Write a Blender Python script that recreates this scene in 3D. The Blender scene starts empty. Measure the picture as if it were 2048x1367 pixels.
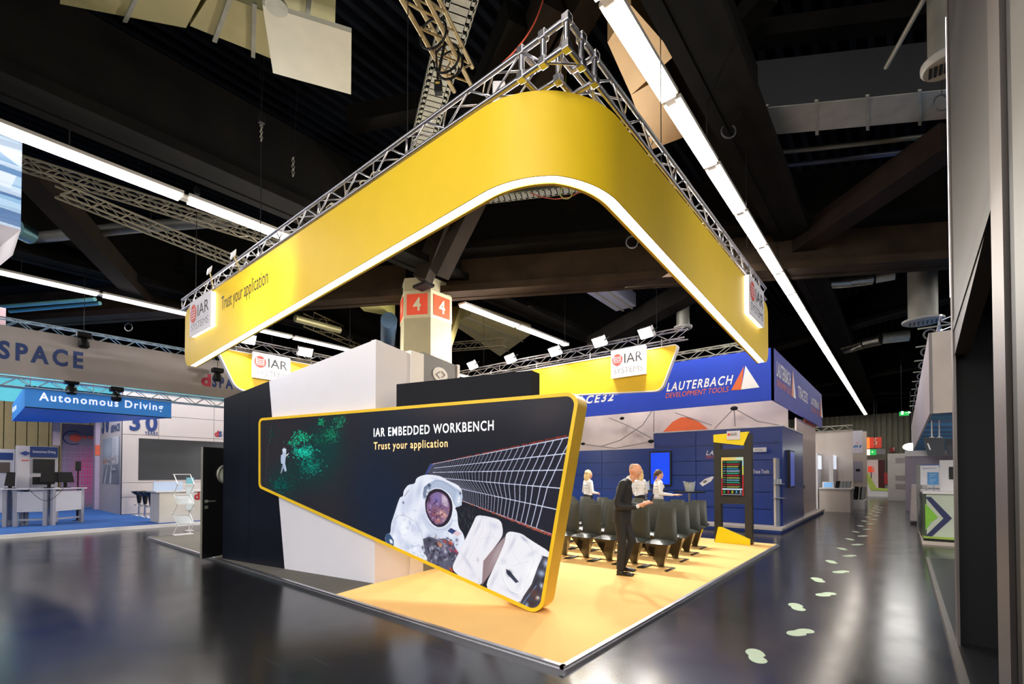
import bpy, math, random
import numpy as np
from mathutils import Vector, Matrix
random.seed(11); np.random.seed(11)
SC = bpy.context.scene
COL = SC.collection
R = math.radians

# ------------------------------------------------------------------ camera
F = 942.0; CX = 1024.0; PIT = R(1.0); PY = 947.0 - F*math.tan(PIT); YAW = R(39.66)
CAM = Vector((2.164, -3.284, 1.64))
FW = Vector((-math.sin(YAW)*math.cos(PIT), math.cos(YAW)*math.cos(PIT), math.sin(PIT)))
RT = Vector((math.cos(YAW), math.sin(YAW), 0)); UP = RT.cross(FW)
cam = bpy.data.objects.new('camera', bpy.data.cameras.new('camera')); COL.objects.link(cam)
m = Matrix((RT, UP, -FW)).transposed().to_4x4(); m.translation = CAM; cam.matrix_world = m
cam.data.sensor_width = 36; cam.data.lens = F/2048*36; cam.data.shift_y = (PY-683.5)/2048
cam.data.clip_start = .05; cam.data.clip_end = 300
SC.camera = cam
# ------------------------------------------------------------------ world, exposure
W = bpy.data.worlds.new('world'); SC.world = W; W.use_nodes = True
W.node_tree.nodes['Background'].inputs[0].default_value = (.55, .6, .75, 1)
W.node_tree.nodes['Background'].inputs[1].default_value = .03
SC.view_settings.view_transform = 'Standard'; SC.view_settings.look = 'None'
SC.view_settings.gamma = 1; SC.view_settings.exposure = 0.0; SC.view_settings.use_curve_mapping = False
SC.cycles.max_bounces = 6; SC.cycles.diffuse_bounces = 3; SC.cycles.glossy_bounces = 3
SC.cycles.sample_clamp_indirect = 4.0
# hall fill: large soft lights added to brighten stands, walls and aisles; no fixtures modelled
def area(name, loc, size, power, col=(1, .97, .93), aim=(0, 0, -1), shape='RECTANGLE', spread=180):
    l = bpy.data.lights.new(name, 'AREA'); l.shape = shape; l.size = size[0]; l.size_y = size[1]
    l.energy = power; l.color = col; l.spread = R(spread)
    o = bpy.data.objects.new(name, l); COL.objects.link(o); o.location = loc
    o.rotation_euler = Vector(aim).to_track_quat('-Z', 'Y').to_euler(); return o
area('hall_fill', (5.5, -10, 7.0), (9, 5), 600, aim=(-.5, 1, -.5), spread=110)
area('hall_fill', (11, 3, 6.6), (5, 12), 480, aim=(-1, .1, -.45), spread=110)
area('hall_fill', (-8, -11, 7.5), (14, 4), 430, aim=(.1, 1, -.45), spread=110)
area('hall_fill', (-38, -6, 6.2), (3, 20), 900, (1, .93, .8), (-1, 0, -.3))  # added fill that brightens the cream wall at far left
area('hall_fill', (-19.5, -2, 6.6), (5, 8), 750, (1, .95, .93))
area('hall_fill', (-19.5, 5, 6.6), (5, 5), 300, (1, .95, .93))
area('hall_fill', (-4.5, 9.6, 7.3), (7, .8), 260, aim=(0, .7, -.6), spread=130)  # added fill for the blue fascia front and its lettering
area('hall_fill', (-5, 16, 7.0), (7, 5), 500)
area('hall_fill', (2.2, 34, 7.6), (2, 20), 500)
area('hall_fill', (7, 14, 7.5), (5, 9), 450)

# ------------------------------------------------------------------ points from measurements
def ray(x, y): return FW + RT*((x-CX)/F) - UP*((y-PY)/F)
def U(x, y, z): d = ray(x, y); return CAM + d*((z-CAM.z)/d.z)          # on the level z
def PX(x, y, X): d = ray(x, y); return CAM + d*((X-CAM.x)/d.x)          # on the plane x = X
def PYY(x, y, Y): d = ray(x, y); return CAM + d*((Y-CAM.y)/d.y)         # on the plane y = Y
def PV(x, y, p, n): d = ray(x, y); n = Vector((n[0], n[1], 0)); return CAM + d*(n.dot(Vector((p[0], p[1], 0))-Vector((CAM.x, CAM.y, 0)))/n.dot(d))
def ZAT(P, py):                                                         # height above P seen at row py
    v = Vector((P[0]-CAM.x, P[1]-CAM.y, 0)); k = (PY-py)/F
    return CAM.z + (v.dot(UP)-k*v.dot(FW))/(k*FW.z-UP.z)

# ------------------------------------------------------------------ materials
def lin(h):
    h = h.lstrip('#'); c = [int(h[i:i+2], 16)/255 for i in (0, 2, 4)]
    return tuple(x/12.92 if x <= .04045 else ((x+.055)/1.055)**2.4 for x in c)
MATS = {}
def mat(name, h, rough=.6, metal=0, emit=0, ecol=None, var=.06, vs=3, bump=0, bs=60, coat=0, spec=None):
    if name in MATS: return MATS[name]
    mt = bpy.data.materials.new(name); mt.use_nodes = True; MATS[name] = mt
    nt = mt.node_tree; b = nt.nodes['Principled BSDF']; c = lin(h) if isinstance(h, str) else h
    b.inputs['Base Color'].default_value = (*c, 1); b.inputs['Roughness'].default_value = rough; b.inputs['Metallic'].default_value = metal
    if spec is not None: b.inputs['Specular IOR Level'].default_value = spec
    if coat: b.inputs['Coat Weight'].default_value = coat
    tc = nt.nodes.new('ShaderNodeTexCoord')
    if var and not emit:
        n = nt.nodes.new('ShaderNodeTexNoise'); n.inputs['Scale'].default_value = vs; n.inputs['Detail'].default_value = 5
        r = nt.nodes.new('ShaderNodeMapRange'); r.inputs[1].default_value = .3; r.inputs[2].default_value = .7; r.inputs[3].default_value = 1-var; r.inputs[4].default_value = 1+var
        x = nt.nodes.new('ShaderNodeMix'); x.data_type = 'RGBA'; x.blend_type = 'MULTIPLY'; x.inputs[0].default_value = 1
        nt.links.new(tc.outputs['Object'], n.inputs['Vector']); nt.links.new(n.outputs['Fac'], r.inputs[0])
        x.inputs[6].default_value = (*c, 1); nt.links.new(r.outputs[0], x.inputs[7]); nt.links.new(x.outputs[2], b.inputs['Base Color'])
    if bump:
        n = nt.nodes.new('ShaderNodeTexNoise'); n.inputs['Scale'].default_value = bs; n.inputs['Detail'].default_value = 4
        bp = nt.nodes.new('ShaderNodeBump'); bp.inputs['Strength'].default_value = bump; bp.inputs['Distance'].default_value = .01
        nt.links.new(tc.outputs['Object'], n.inputs['Vector']); nt.links.new(n.outputs['Fac'], bp.inputs['Height']); nt.links.new(bp.outputs[0], b.inputs['Normal'])
    if emit:
        b.inputs['Emission Color'].default_value = (*(lin(ecol) if ecol else c), 1); b.inputs['Emission Strength'].default_value = emit
    return mt

# ------------------------------------------------------------------ mesh builder
class MB:
    def __init__(s): s.v = []; s.f = []; s.m = []; s.mi = 0
    def add(s, vs, fs):
        o = len(s.v); s.v += [tuple(v) for v in vs]
        for f in fs: s.f.append([i+o for i in f]); s.m.append(s.mi)
        return s
    def hexa(s, p): return s.add(p, [(0, 3, 2, 1), (4, 5, 6, 7), (0, 1, 5, 4), (1, 2, 6, 5), (2, 3, 7, 6), (3, 0, 4, 7)])
    def box(s, a, b):
        x0, x1 = sorted((a[0], b[0])); y0, y1 = sorted((a[1], b[1])); z0, z1 = sorted((a[2], b[2]))
        return s.hexa([(x0, y0, z0), (x1, y0, z0), (x1, y1, z0), (x0, y1, z0), (x0, y0, z1), (x1, y0, z1), (x1, y1, z1), (x0, y1, z1)])
    def obox(s, c, X, Y, Z):                     # c = corner, three edge vectors
        c, X, Y, Z = map(Vector, (c, X, Y, Z)); return s.hexa([c, c+X, c+X+Y, c+Y, c+Z, c+X+Z, c+X+Y+Z, c+Y+Z])
    def prism(s, poly, ext):
        n = len(poly); P = [Vector(p) for p in poly]; e = Vector(ext)
        return s.add(P+[p+e for p in P], [tuple(range(n))[::-1], tuple(range(n, 2*n))]+[(i, (i+1) % n, (i+1) % n+n, i+n) for i in range(n)])
    def tube(s, p, q, r, n=8, r2=None):
        p, q = Vector(p), Vector(q); d = (q-p)
        if d.length < 1e-6: return s
        d.normalize(); a = d.orthogonal().normalized(); b = d.cross(a); r2 = r if r2 is None else r2
        c = [a*math.cos(2*math.pi*i/n)+b*math.sin(2*math.pi*i/n) for i in range(n)]
        return s.add([p+x*r for x in c]+[q+x*r2 for x in c], [tuple(range(n))[::-1], tuple(range(n, 2*n))]+[(i, (i+1) % n, (i+1) % n+n, i+n) for i in range(n)])
    def path(s, pts, r, n=6):
        for a, b in zip(pts, pts[1:]): s.tube(a, b, r, n)
        return s
    def lathe(s, c, prof, n=16, sx=1, sy=1):
        c = Vector(c); vs = []; fs = []
        for (r, z) in prof:
            for i in range(n): vs.append(c+Vector((r*sx*math.cos(2*math.pi*i/n), r*sy*math.sin(2*math.pi*i/n), z)))
        for k in range(len(prof)-1):
            for i in range(n): j = (i+1) % n; fs.append((k*n+i, k*n+j, (k+1)*n+j, (k+1)*n+i))
        fs.append(tuple(range(n))[::-1]); fs.append(tuple((len(prof)-1)*n+i for i in range(n)))
        return s.add(vs, fs)
    def ell(s, c, r, n=14, m=10, rot=None):      # ellipsoid
        c = Vector(c); vs = []; fs = []
        for k in range(m+1):
            t = math.pi*k/m
            for i in range(n):
                a = 2*math.pi*i/n; p = Vector((r[0]*math.sin(t)*math.cos(a), r[1]*math.sin(t)*math.sin(a), -r[2]*math.cos(t)))
                if rot is not None: p = rot @ p
                vs.append(c+p)
        for k in range(m):
            for i in range(n): j = (i+1) % n; fs.append((k*n+i, k*n+j, (k+1)*n+j, (k+1)*n+i))
        return s.add(vs, fs)
    def torus(s, c, ax, R_, r, n=20, k=6):
        c = Vector(c); ax = Vector(ax).normalized(); a = ax.orthogonal().normalized(); b = ax.cross(a)
        pts = [c+a*R_*math.cos(2*math.pi*i/n)+b*R_*math.sin(2*math.pi*i/n) for i in range(n+1)]
        return s.path(pts, r, k)
    def data(s, name, mats, off=(0, 0, 0), smooth=False):
        me = bpy.data.meshes.new(name); o = Vector(off)
        me.from_pydata([tuple(Vector(v)-o) for v in s.v], [], s.f)
        for x in (mats if isinstance(mats, (list, tuple)) else [mats]): me.materials.append(x)
        me.polygons.foreach_set('material_index', s.m)
        if smooth: me.polygons.foreach_set('use_smooth', [True]*len(s.f))
        me.update(); return me
    def done(s, name, mats, parent=None, smooth=False, bevel=0, label=None, kind=None):
        off = wloc(parent)
        ob = bpy.data.objects.new(name, s.data(name, mats, off, smooth)); COL.objects.link(ob)
        if parent is not None: ob.parent = parent
        if bevel: bv = ob.modifiers.new('bevel', 'BEVEL'); bv.width = bevel; bv.segments = 2; bv.limit_method = 'ANGLE'
        if smooth and not bevel: ob.data.set_sharp_from_angle(angle=R(40))
        if label: ob['label'] = label
        if kind: ob['kind'] = kind
        return ob
def wloc(p):
    v = Vector((0, 0, 0))
    while p is not None: v += p.location; p = p.parent
    return v
def thing(name, label, cat, loc=(0, 0, 0), group=None):
    o = bpy.data.objects.new(name, None); COL.objects.link(o); o.location = loc; o.empty_display_size = .1
    o['label'] = label; o['category'] = cat
    if group: o['group'] = group
    return o
def tag(o, label, cat, group=None):
    o['label'] = label; o['category'] = cat
    if group: o['group'] = group
    return o
def struct(o): o['kind'] = 'structure'; return o
_FC = {}
def glyphs(s, shear=0, bold=0):
    k = (s, shear, bold)
    if k not in _FC:
        cu = bpy.data.curves.new('t', 'FONT'); cu.body = s; cu.size = 1; cu.shear = shear; cu.offset = bold; cu.resolution_u = 3; cu.space_character = 1+bold*8+(.07 if bold > 0 else 0)
        ob = bpy.data.objects.new('t', cu); me = bpy.data.meshes.new_from_object(ob)
        v = np.array([x.co[:2] for x in me.vertices]); f = [list(p.vertices) for p in me.polygons]
        v = v-v.min(0); _FC[k] = (v, f, v.max(0)); bpy.data.objects.remove(ob); bpy.data.curves.remove(cu); bpy.data.meshes.remove(me)
    return _FC[k]
def txt(name, s, org, xd, zd, w, h, mt, parent=None, shear=0, bold=0, gap=.004, label=None, far=None, mb=None):
    """flat lettering filling w x h from the lower left corner org; far = (w, h) direction override"""
    v, f, mx = glyphs(s, shear, bold); org, xd, zd = Vector(org), Vector(xd).normalized(), Vector(zd).normalized()
    n = xd.cross(zd).normalized(); b = mb or MB()
    sx = w/mx[0]; sy = h/mx[1]
    b.add([org+xd*(float(p[0])*sx)+zd*(float(p[1])*sy)+n*gap for p in v], f)
    if mb is not None: return b
    return b.done(name, mt, parent, label=label)

# colours
yel = mat('fascia_yellow', '#e8c21c', .5, var=.02)
yelrim = mat('rim_yellow', '#eac021', .4)
wht = mat('white_board', '#d9d8e2', .55, var=.015)
whts = mat('satin_white', '#e8e6e8', .35, var=.02)
grey = mat('grey_board', '#77777c', .6)
blk = mat('black_satin', '#121419', .35, var=.1)
drk = mat('dark_panel', '#0f1420', .33, var=.12)
anth = mat('anthracite', '#2b2c2c', .5)
alu = mat('aluminium', '#c9c8cf', .32, 1, var=.05)
chrome = mat('chrome', '#d8d8dc', .15, 1)
steel = mat('galvanised_steel', '#a7a79c', .45, .7, var=.12, vs=6)
lit = mat('light_diffuser', '#ffffff', .5, emit=2.6, ecol='#fff8f0')
litt = mat('tube_lamp', '#ffffff', .5, emit=16, ecol='#fff3e6')
floodm = mat('flood_lamp_glass', '#ffffff', .5, emit=40, ecol='#fff6ea')
red = mat('logo_red', '#d8453a', .5)
ink = mat('ink_black', '#26262a', .5)
inkl = mat('ink_grey', '#77777c', .5)
wood = mat('dark_stained_timber', '#100e0c', .9, spec=.12, var=.35, vs=1.5, bump=.3, bs=12)
timber2 = mat('brown_timber', '#241d17', .85, spec=.12, var=.3, vs=1.5, bump=.3, bs=12)
dkmetal = mat('black_metal', '#0b0c0f', .55, spec=.25)
# ================================================================== the setting
def floor_mat():
    mt = bpy.data.materials.new('dark_polished_floor'); mt.use_nodes = True; nt = mt.node_tree; b = nt.nodes['Principled BSDF']
    tc = nt.nodes.new('ShaderNodeTexCoord')
    n1 = nt.nodes.new('ShaderNodeTexNoise'); n1.inputs['Scale'].default_value = .7; n1.inputs['Detail'].default_value = 6
    cr = nt.nodes.new('ShaderNodeValToRGB'); cr.color_ramp.elements[0].position = .3; cr.color_ramp.elements[0].color = (.006, .0065, .009, 1)
    cr.color_ramp.elements[1].position = .75; cr.color_ramp.elements[1].color = (.013, .013, .016, 1)
    nt.links.new(tc.outputs['Object'], n1.inputs['Vector']); nt.links.new(n1.outputs['Fac'], cr.inputs[0])
    # thin scratches: stretched voronoi edges at two angles
    prev = cr.outputs[0]
    hs = []
    for ang, sc, th in ((.5, (.9, 70, 1), .735), (-.35, (1.1, 90, 1), .74), (1.25, (.8, 60, 1), .75)):
        mp = nt.nodes.new('ShaderNodeMapping'); mp.inputs['Rotation'].default_value = (0, 0, ang); mp.inputs['Scale'].default_value = sc
        vo = nt.nodes.new('ShaderNodeTexNoise'); vo.inputs['Scale'].default_value = 1.0; vo.inputs['Detail'].default_value = 1.0
        mu = nt.nodes.new('ShaderNodeMath'); mu.operation = 'GREATER_THAN'; mu.inputs[1].default_value = th
        nt.links.new(tc.outputs['Object'], mp.inputs[0]); nt.links.new(mp.outputs[0], vo.inputs['Vector']); nt.links.new(vo.outputs['Fac'], mu.inputs[0])
        hs.append(mu)
    ad = nt.nodes.new('ShaderNodeMath'); ad.operation = 'MAXIMUM'; nt.links.new(hs[0].outputs[0], ad.inputs[0]); nt.links.new(hs[1].outputs[0], ad.inputs[1])
    a2 = nt.nodes.new('ShaderNodeMath'); a2.operation = 'MAXIMUM'; nt.links.new(ad.outputs[0], a2.inputs[0]); nt.links.new(hs[2].outputs[0], a2.inputs[1])
    sm = nt.nodes.new('ShaderNodeMath'); sm.operation = 'MULTIPLY'; sm.inputs[1].default_value = .3; nt.links.new(a2.outputs[0], sm.inputs[0])
    mx = nt.nodes.new('ShaderNodeMix'); mx.data_type = 'RGBA'; mx.inputs[7].default_value = (.16, .16, .17, 1)
    nt.links.new(sm.outputs[0], mx.inputs[0]); nt.links.new(prev, mx.inputs[6]); nt.links.new(mx.outputs[2], b.inputs['Base Color'])
    n2 = nt.nodes.new('ShaderNodeTexNoise'); n2.inputs['Scale'].default_value = 2.0; n2.inputs['Detail'].default_value = 5
    mr = nt.nodes.new('ShaderNodeMapRange'); mr.inputs[1].default_value = .3; mr.inputs[2].default_value = .7; mr.inputs[3].default_value = .17; mr.inputs[4].default_value = .215
    nt.links.new(tc.outputs['Object'], n2.inputs['Vector']); nt.links.new(n2.outputs['Fac'], mr.inputs[0]); nt.links.new(mr.outputs[0], b.inputs['Roughness'])
    b.inputs['Specular IOR Level'].default_value = .55
    return mt
struct(MB().box((-60, -26, -.3), (30, 62, 0)).done('floor', floor_mat()))
deck = mat('painted_roof_deck', '#080a10', .95, var=.2, spec=.05)
struct(MB().box((-60, -26, 11.2), (30, 62, 11.4)).done('ceiling', deck))
hallw = mat('pale_corrugated_wall', '#8d8c7c', .7, var=.08)
w = MB()
for i in range(150):
    x = -30+i*.4; w.box((x, 52.0, 0), (x+.24, 52.25, 7.2))
w.box((-60, 52.2, 0), (30, 52.5, 7.2)); struct(w.done('wall_back', hallw))
struct(MB().box((-60, 52.1, 7.2), (30, 52.6, 11.2)).done('wall_back_upper', deck))
w = MB()
warmw = mat('cream_slatted_wall', '#c4b896', .7, var=.05)
for i in range(150):
    y = -26+i*.55; w.box((-45, y, 0), (-44.8, y+.5, 6.6))
w.box((-45.4, -26, 0), (-45, 62, 6.6)); struct(w.done('wall_left', warmw))
struct(MB().box((-45.5, -26, 6.6), (-45, 62, 11.2)).done('wall_left_upper', deck))
struct(MB().box((29.5, -26, 0), (30, 62, 11.2)).done('wall_right', deck))
struct(MB().box((-60, -26.4, 0), (30, -26, 11.2)).done('wall_front', deck))

# roof: trapezoid deck ribs (stuff-like fine ribs), timber beams on a triangular grid
b = MB()
for i in range(230):
    x = -46+i*.32; b.box((x, -26, 11.05), (x+.12, 52, 11.2))
o = b.done('deck_rib', mat('roof_rib', '#10141c', .9, spec=.1)); o['kind'] = 'structure'
D1 = Vector((math.cos(R(30)), math.sin(R(30)), 0)); D2 = Vector((math.cos(R(150)), math.sin(R(150)), 0)); DY = Vector((0, 1, 0))
def beam(p, d, length, w, z0, z1, mt=wood, ledge=True):
    n = Vector((-d.y, d.x, 0)); b = MB(); p = Vector((p[0], p[1], 0))
    b.obox(p-n*w/2+Vector((0, 0, z0)), d*length, n*w, (0, 0, z1-z0))
    if ledge:
        for sgn in (-1, 1):
            b.obox(p+n*sgn*(w/2+.11)-n*.11+Vector((0, 0, z0-.02)), d*length, n*.22, (0, 0, .2))
    o = b.done('roof_beam', mt); o['kind'] = 'structure'; return o
HC = Vector((-9.26, 6.27, 0))      # centre of the column
bigt = mat('warm_bounce_timber', '#33281e', .85, spec=.15, var=.35, vs=1.2, bump=.3, bs=12)  # browner than the other beams: warm carpet bounce is put into the colour
beam(HC+D1*.6, D1, 22, .34, 7.15, 9.2, bigt); beam(HC-D1*.6, -D1, 20, .34, 7.15, 9.2, bigt)
for xr in (-.05, -8.35, -16.2, 8.2):
    beam((xr, -24), DY, 74, .40, 8.0 if xr > -1 and xr < 1 else 7.55, 9.3, ledge=True)
for y0 in (-12, 22, 36):
    beam((-40, y0), D1, 60, .34, 8.2, 9.6)
for y0 in (16, 30, 44):
    beam((12, y0), D2, 60, .34, 8.2, 9.6)
# diagonal timber struts
def strut(p, q, w, mt=timber2):
    p, q = Vector(p), Vector(q); d = (q-p); L = d.length; d.normalize(); n = d.cross(Vector((0, 0, 1))).normalized(); u = n.cross(d)
    o = MB().obox(p-n*w/2-u*w/2, d*L, n*w, u*w).done('roof_strut', mt); o['kind'] = 'structure'; return o
top = Vector((-9.0, 6.35, 7.2))
strut(U(878, 548, 7.15)+Vector((0, 0, 0)), U(985, 330, 9.3), .42)
strut(U(845, 560, 7.15), U(905, 400, 9.3), .42)
strut(U(868, 430, 8.2), U(1040, 30, 9.4), .5, wood)
strut(U(955, 330, 8.4), U(1105, 0, 9.4), .45, timber2)
strut(U(1030, 260, 8.6), U(1190, -30, 9.6), .45, timber2)
strut(U(50, 335, 7.9), U(290, 600, 7.4), .5, timber2)
strut(U(1575, 505, 7.9), U(1905, 275, 8.2), .55, mat('red_brown_timber', '#211a18', .85, spec=.12, var=.3, vs=1.5))
strut(U(1440, 60, 10.6), U(1475, 330, 8.8), .35, wood)
strut(U(1455, 75, 10.2), U(1540, -20, 10.2), .35, wood)
strut(U(1480, 75, 10.4), U(1900, 20, 10.4), .35, wood)
strut(U(1340, 0, 9.0), U(1560, 480, 8.6), .75, wood)
strut(U(700, 240, 10.0), U(905, 200, 10.2), .4, wood)
strut(U(130, 190, 9.6), U(640, 330, 9.6), .5, wood)
strut((-9.35, 6.9, 5.2), (-10.3, 8.6, 7.6), .34, mat('yellowish_timber', '#6d6433', .8))
for q in ((1300, 430), (1620, 520)): pass
strut(U(1185, 690, 7.0), U(1420, 560, 7.6), .6, wood)

# hexagonal concrete column with the hall number signs
colm = mat('painted_concrete', '#a59d7f', .7, var=.04)
def hexring(r, z, c=HC): return [Vector((c.x+r*math.cos(R(60*k)), c.y+r*math.sin(R(60*k)), z)) for k in (0, 1, 2, 3, 4, 5)]
def hexr(r, z): 
    ap = r; return [Vector((HC.x+ap/math.cos(R(30))*math.cos(R(60*k+30)), HC.y+ap/math.cos(R(30))*math.sin(R(60*k+30)), z)) for k in range(6)]
ct = thing('concrete_column', 'tall beige six-sided hall column with orange number 4 signs, behind the white tower', 'column', (HC.x, HC.y, 0))
b = MB(); a0 = hexr(.80, 0); a1 = hexr(.705, 7.5)
b.add(a0+a1, [tuple(range(6))[::-1], tuple(range(6, 12))]+[(i, (i+1) % 6, (i+1) % 6+6, i+6) for i in range(6)])
b.done('shaft', colm, ct)
b = MB(); c0 = hexr(.735, 6.28); c1 = hexr(.73, 7.10)
b.add(c0+c1, [tuple(range(6))[::-1], tuple(range(6, 12))]+[(i, (i+1) % 6, (i+1) % 6+6, i+6) for i in range(6)])
b.done('sign_band', mat('sign_band', '#c9c0a0', .6), ct)
orange = mat('sign_orange', '#f0502e', .5)
for k in range(6):
    p0 = Vector(c0[k]); p1 = Vector(c0[(k+1) % 6]); x = (p1-p0).normalized(); n = x.cross(Vector((0, 0, 1)))
    L = (p1-p0).length; s = MB().obox(p0+x*.1+Vector((0, 0, .09))+n*.012-n*.01, x*(L-.2), n*.012, (0, 0, .62)).done('number_sign', orange, ct)
    txt('number', '4', p0+x*(L/2-.12)+Vector((0, 0, .2))+n*.016, x, (0, 0, 1), .24, .40, mat('sign_cream', '#e0d6b4', .5), s, bold=.02)
MB().box((HC.x+.55, HC.y-.95, 7.02), (HC.x+1.1, HC.y-.6, 7.1)).done('bracket', dkmetal, ct)

# rows of tube lamps above the aisles
cap = mat('lamp_housing', '#b9b3ac', .4, .3)
def tube_row(x, y0, y1, seglen, z, w, label, gaps=()):
    t = thing('tube_light_row', label, 'ceiling light', (x, y0, z)); y = y0; i = 0
    while y < y1-.1:
        e = min(y+seglen-.09, y1)
        MB().obox((x-w, y, z+.05), (2*w, 0, 0), (0, e-y, 0), (0, 0, .06)).done('housing', cap, t)
        if i not in gaps: MB().box((x-w*.8, y+.03, z), (x+w*.8, e-.03, z+.05)).done('diffuser', litt, t)
        MB().box((x-w*.5, e-.03, z+.01), (x+w*.5, e+.12, z+.09)).done('connector', cap, t)
        y += seglen; i += 1
    for yy in np.arange(y0+1, y1, 6): MB().tube((x, yy, z+.1), (x, yy, 8.02 if -1 < x < 1 else 7.6), .012, 5).done('hanger', dkmetal, t)
tube_row(-.36, -8, 50, 1.9, 7.0, .13, 'long row of bright tube lamps above the right-hand aisle')
tube_row(-8.62, -9, 2.4, 2.9, 7.0, .15, 'row of bright tube lamps left of the column, crossing behind the yellow fascia')
tube_row(-8.62, 7.2, 13.3, 2.9, 7.0, .15, 'short row of tube lamps running away from the column')
tube_row(-16.4, -9, 24, 2.9, 7.0, .15, 'farthest left row of tube lamps above the grey lettered fascia')
tube_row(-30, -2, 4, 3, 5.6, .15, 'short pale tube lamp before the cream slatted wall')
tube_row(8.2, -12, 40, 4, 7.0, .15, 'tube lamp row over the next aisle to the right')
# ================================================================== our stand: platform, fascia, trusses
orangec = mat('orange_carpet', '#f9c77a', .95, var=.03, vs=1.2, bump=.15, bs=300)
greyc = mat('grey_carpet', '#5c5954', .95, var=.05, bump=.2, bs=300)
J = [(-3.62, 0), (-3.763, .725), (-3.911, 1.958), (-4.7, 8.8)]
pf = thing('stand_platform', 'low stand platform with orange and grey carpet and aluminium edging', 'platform', (-6, 4, 0))
MB().prism([(0-.03, .03, .0), (-.03, 8.77, 0), (-4.7, 8.77, 0), (-3.911, 1.958, 0), (-3.763, .725, 0), (-3.62, .03, 0)], (0, 0, .05)).done('orange_carpet', orangec, pf, label='orange carpet')
MB().prism([(-12.52, .03, 0), (-12.52, 8.77, 0), (-4.7, 8.77, 0), (-3.911, 1.958, 0), (-3.763, .725, 0), (-3.62, .03, 0)][::-1], (0, 0, .05)).done('grey_carpet', greyc, pf, label='grey carpet')
def edge(p, q, n):
    p, q, n = Vector((*p, 0)), Vector((*q, 0)), Vector((*n, 0)); b = MB(); d = q-p
    b.obox(p, d, -n*.045, (0, 0, .052)); b.obox(p+n*.012, d, -n*.012, (0, 0, .026)); return b.done('edge_profile', alu, pf)
for k in range(5): edge((-12.55+k*2.51, 0), (-12.55+k*2.51+2.505, 0), (0, -1))
for k in range(4): edge((0, k*2.2), (0, k*2.2+2.195), (1, 0))
edge((-12.55, 0), (-12.55, 8.8), (-1, 0)); edge((-12.55, 8.8), (0, 8.8), (0, 1))

# ---- front fascia: L-shaped yellow band with a rounded corner and a lit underside
YF = .08; XF = -.03; RC = 1.0; ZT = 5.27; DP = .16
pts = []
xl = -10.02
for i in range(41): pts.append(((xl+(XF-RC-xl)*i/40), YF, (0, -1)))
for i in range(1, 24):
    a = R(-90+90*i/24); pts.append((XF-RC+RC*math.cos(a), YF+RC+RC*math.sin(a), (math.cos(a), math.sin(a))))
ye = 8.0
for i in range(36): pts.append((XF, YF+RC+(ye-YF-RC)*i/35, (1, 0)))
ss = [0.]
for a, b_ in zip(pts, pts[1:]): ss.append(ss[-1]+math.hypot(a[0]-b_[0], a[1]-b_[1]))
S = ss[-1]; smid = ss[52]
re = .34
extra = []
def at_s(s):
    s = min(max(s, 0), S-1e-7)
    for i in range(len(ss)-1):
        if ss[i]-1e-9 <= s <= ss[i+1]+1e-9:
            t = (s-ss[i])/(ss[i+1]-ss[i]); a, c = pts[i], pts[i+1]; n = Vector((a[2][0]*(1-t)+c[2][0]*t, a[2][1]*(1-t)+c[2][1]*t)).normalized()
            return (a[0]+(c[0]-a[0])*t, a[1]+(c[1]-a[1])*t, (n.x, n.y))
S_list = sorted(set([round(x, 5) for x in ss]+[round(re*(1-math.cos(R(a))), 5) for a in range(0, 91, 10)]+[round(S-re*(1-math.cos(R(a))), 5) for a in range(0, 91, 10)]))
def zlim(s):
    zb = 4.46-.50*(abs(s-smid)/(smid if s < smid else S-smid)) if True else 0
    e = min(s, S-s); d = 0
    if e < re: d = re-math.sqrt(max(0, re*re-(re-e)**2))
    return zb+d, ZT-min(d, .34)*.55
fa = MB(); df = MB(); rm = MB(); n = len(S_list); vs = []
for s in S_list:
    x, y, nn = at_s(s); zb, zt = zlim(s)
    o = lambda t, z: (x-nn[0]*t, y-nn[1]*t, z)
    vs.append([o(0, zt), o(0, zb), o(.012, zb), o(.012, zb+.012), o(DP-.035, zb+.012), o(DP-.035, zb), o(DP, zb), o(DP, zt)])
allv = [p for r in vs for p in r]
fcs = []; dfs = []
for i in range(n-1):
    for k in (0, 1, 2, 4, 5, 6, 7):
        k2 = (k+1) % 8; fcs.append((i*8+k, i*8+k2, (i+1)*8+k2, (i+1)*8+k))
    dfs.append((i*8+3, i*8+4, (i+1)*8+4, (i+1)*8+3))
fa.add(allv, fcs+[tuple(range(8)), tuple((n-1)*8+k for k in range(8))[::-1]]); df.add(allv, dfs)
ff = thing('front_fascia', 'big yellow L-shaped fascia with rounded corner and white glowing underside', 'fascia', (0, 0, 5))
fo = fa.done('yellow_band', yel, ff, smooth=True)
df.done('light_strip', mat('strip_light', '#ffffff', .5, emit=9.0, ecol='#fff8ee'), ff, label='white glowing light strip')

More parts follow.
